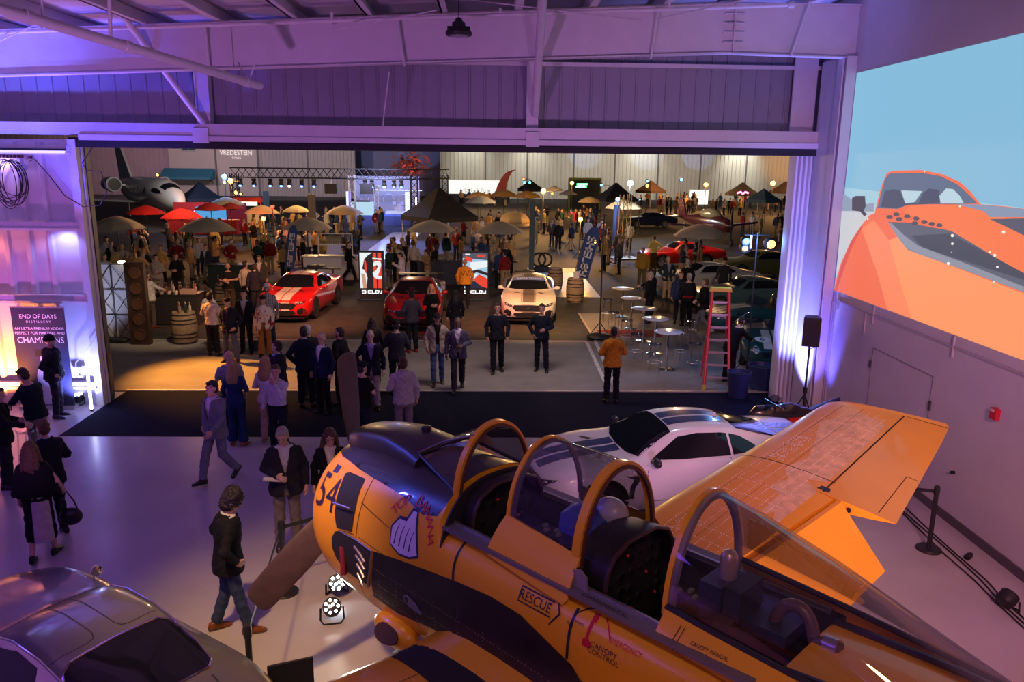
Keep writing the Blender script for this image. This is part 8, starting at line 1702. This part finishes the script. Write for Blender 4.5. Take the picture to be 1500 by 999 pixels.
lamp('spot_nose', 'SPOT', (-3.4, 4.6, 7.3), 2000, (1.0, 0.56, 0.22), 0.2, (-2.1, 8.2, 0.2), 40, 1.0)
lamp('spot_car', 'SPOT', (3.6, 15.5, 7.2), 420, (0.85, 0.88, 1.0), 0.12, (3.3, 11.9, 1.2), 42, 0.9)
lamp('spot_wing', 'SPOT', (6.4, 5.0, 7.0), 260, (1.0, 0.50, 0.22), 0.2, (4.0, 9.0, 2.0), 50, 1.0)
# uplights
lamp('uplight_column', 'SPOT', (6.55, 16.15, 0.3), 2400, (0.22, 0.24, 1.0), 0.08, (6.95, 17.1, 3.9), 80, 0.9)
lamp('uplight_corner', 'SPOT', (6.86, 15.45, 0.25), 1100, (0.12, 0.10, 1.0), 0.08, (7.05, 15.85, 6.0), 48, 0.9)
lamp('uplight_leaf_blue', 'SPOT', (-8.85, 16.3, 0.22), 520, (0.24, 0.26, 1.0), 0.06, (-8.88, 17.05, 1.9), 130, 0.8)
lamp('uplight_leaf_amber', 'SPOT', (-10.75, 16.35, 0.22), 1100, (1.0, 0.26, 0.06), 0.06, (-10.8, 17.05, 1.9), 130, 0.8)
lamp('uplight_leaf_pink', 'SPOT', (-10.2, 15.0, 0.4), 320, (0.8, 0.16, 0.9), 0.1, (-10.2, 17.05, 4.2), 80, 0.9)
lamp('uplight_beam_blue', 'SPOT', (-11.5, 12.6, 1.0), 9000, (0.14, 0.14, 1.0), 0.15, (-10.2, 15.9, 7.6), 46, 0.95)
lamp('uplight_wall_blue', 'SPOT', (-8.6, 14.6, 3.2), 1100, (0.06, 0.07, 1.0), 0.1, (-7.6, 17.4, 6.9), 60, 0.5)
lamp('uplight_right_blue', 'SPOT', (6.2, 12.5, 0.4), 500, (0.10, 0.12, 1.0), 0.15, (6.6, 16.0, 8.2), 40, 0.9)
# outside
for p, w, c in (((-26, 100, 11), 9500, (0.95, 0.74, 0.85)), ((4, 98, 11), 6500, (1.0, 0.92, 0.76)), ((34, 98, 11), 6000, (1.0, 0.92, 0.80)), ((-46, 98, 10), 7500, (1.0, .62, .72)), ((18, 108, 12), 4000, (1, .95, .8))):
    lamp('wall_flood', 'SPOT', p, w, c, 0.5, (p[0] * 1.08, 122, 6.0), 100, 0.9)
lamp('pool_amber', 'SPOT', (-10.2, 22.0, 5.0), 6000, (1.0, 0.36, 0.045), 0.10, (-6.9, 19.2, 0), 44, 0.9)
for x, y, z, tx, w, c in [(-4.6, 23.8, 3.6, -6.4, 900, (1.0, .30, .14)), (2.2, 23.6, 4.2, 1.8, 1500, (1.0, .52, .18)), (-0.6, 23.6, 3.0, -2.0, 420, (1.0, .10, .05)), (-6.6, 23.6, 3.8, -7.2, 800, (1.0, .36, .16)), (-0.2, 24.6, 2.2, 1.0, 260, (1, .05, .04))]:
    lamp('car_lamp', 'SPOT', (x, y, z), w, c, 0.08, (tx, 26.2, .3), 90, .9)
for x in (-7, 0, 7): lamp('parasol_fill', 'SPOT', (x, 18.3, 6.6), 1100, (1.0, 0.80, 0.60), 0.3, (x * 1.3, 42, 1.0), 75, 1.0)  # unseen floods added to brighten the parasols
for x, y, w, c in ((-16.5, 43, 900, (1, .45, .2)), (-11, 52, 1300, (1, .62, .25)), (-4.5, 42, 500, (1, .6, .3)), (5, 60, 1500, (1, .55, .2)), (22, 92, 2500, (1, .5, .2)), (36, 90, 2500, (1, .5, .2)), (10, 41, 600, (1, .55, .22)), (0, 90, 1800, (1, .6, .3))):
    lamp('site_lamp', 'POINT', (x, y, 5.0), w, c, 0.15)
lamp('drape_light', 'SPOT', (-10.6, 20.4, 0.4), 260, (0.55, 0.62, 1.0), 0.1, (-11.6, 22.6, 1.4), 56, 0.8)
lamp('uplight_liner_blue', 'SPOT', (-12.5, 12.0, 1.2), 9000, (0.30, 0.34, 1.0), 0.1, (-10.9, 13.6, 8.1), 26, 0.7)
lamp('rim_fill_blue', 'SPOT', (-10.5, 9.5, 6.8), 1300, (0.10, 0.12, 1.0), 0.15, (-0.4, 7.2, 2.7), 26, 0.8)  # unseen lamp added for a blue rim on cowl and windscreen
for x, w in ((fx(1082), 5200), (fx(775), 2600), (fx(940), 2200), (fx(690), 2200)): lamp('wall_washer', 'SPOT', (x, 115.5, 11.5), w, (1.0, .94, .80), .3, (x, 120.2, 5.5), 62, 1.0)
lamp('apron_fill', 'AREA', (0.5, 17.7, 5.35), 165, (1.0, 0.74, 0.64), 2.0, (0, 24, 0))
lamp('girt_light', 'SPOT', (-9.0, 16.70, 3.84), 34, (.30, .32, 1.0), .05, (-9.0, 17.05, 2.9), 150, .6); lamp('girt_light', 'SPOT', (-10.9, 16.70, 3.84), 34, (1.0, .25, .12), .05, (-10.9, 17.05, 2.9), 150, .6); lamp('girt_light', 'SPOT', (-10.2, 16.70, 5.36), 50, (.6, .35, 1.0), .05, (-10.0, 17.05, 4.5), 150, .6)
lamp('wall_amber', 'SPOT', (fx(1150), 112, 5), 1500, (1, .40, .08), .2, (fx(1150), 120.2, 6.5), 70, .7)
for x in (835, 925, 1000): lamp('wall_blue', 'SPOT', (fx(x), 112, 9), 1100, (.25, .42, 1), .05, (fx(x) + 2, 120.2, 7.2), 34, .1)
lamp('barrel_fill', 'SPOT', (-7.2, 20.0, 5.0), 700, (1, .70, .42), .1, (-9.6, 23.6, .8), 42, .8)  # unseen lamp added to brighten the barrel and cream blazer
flush_skins()
if "post_skins" in globals(): post_skins()
flush_link()
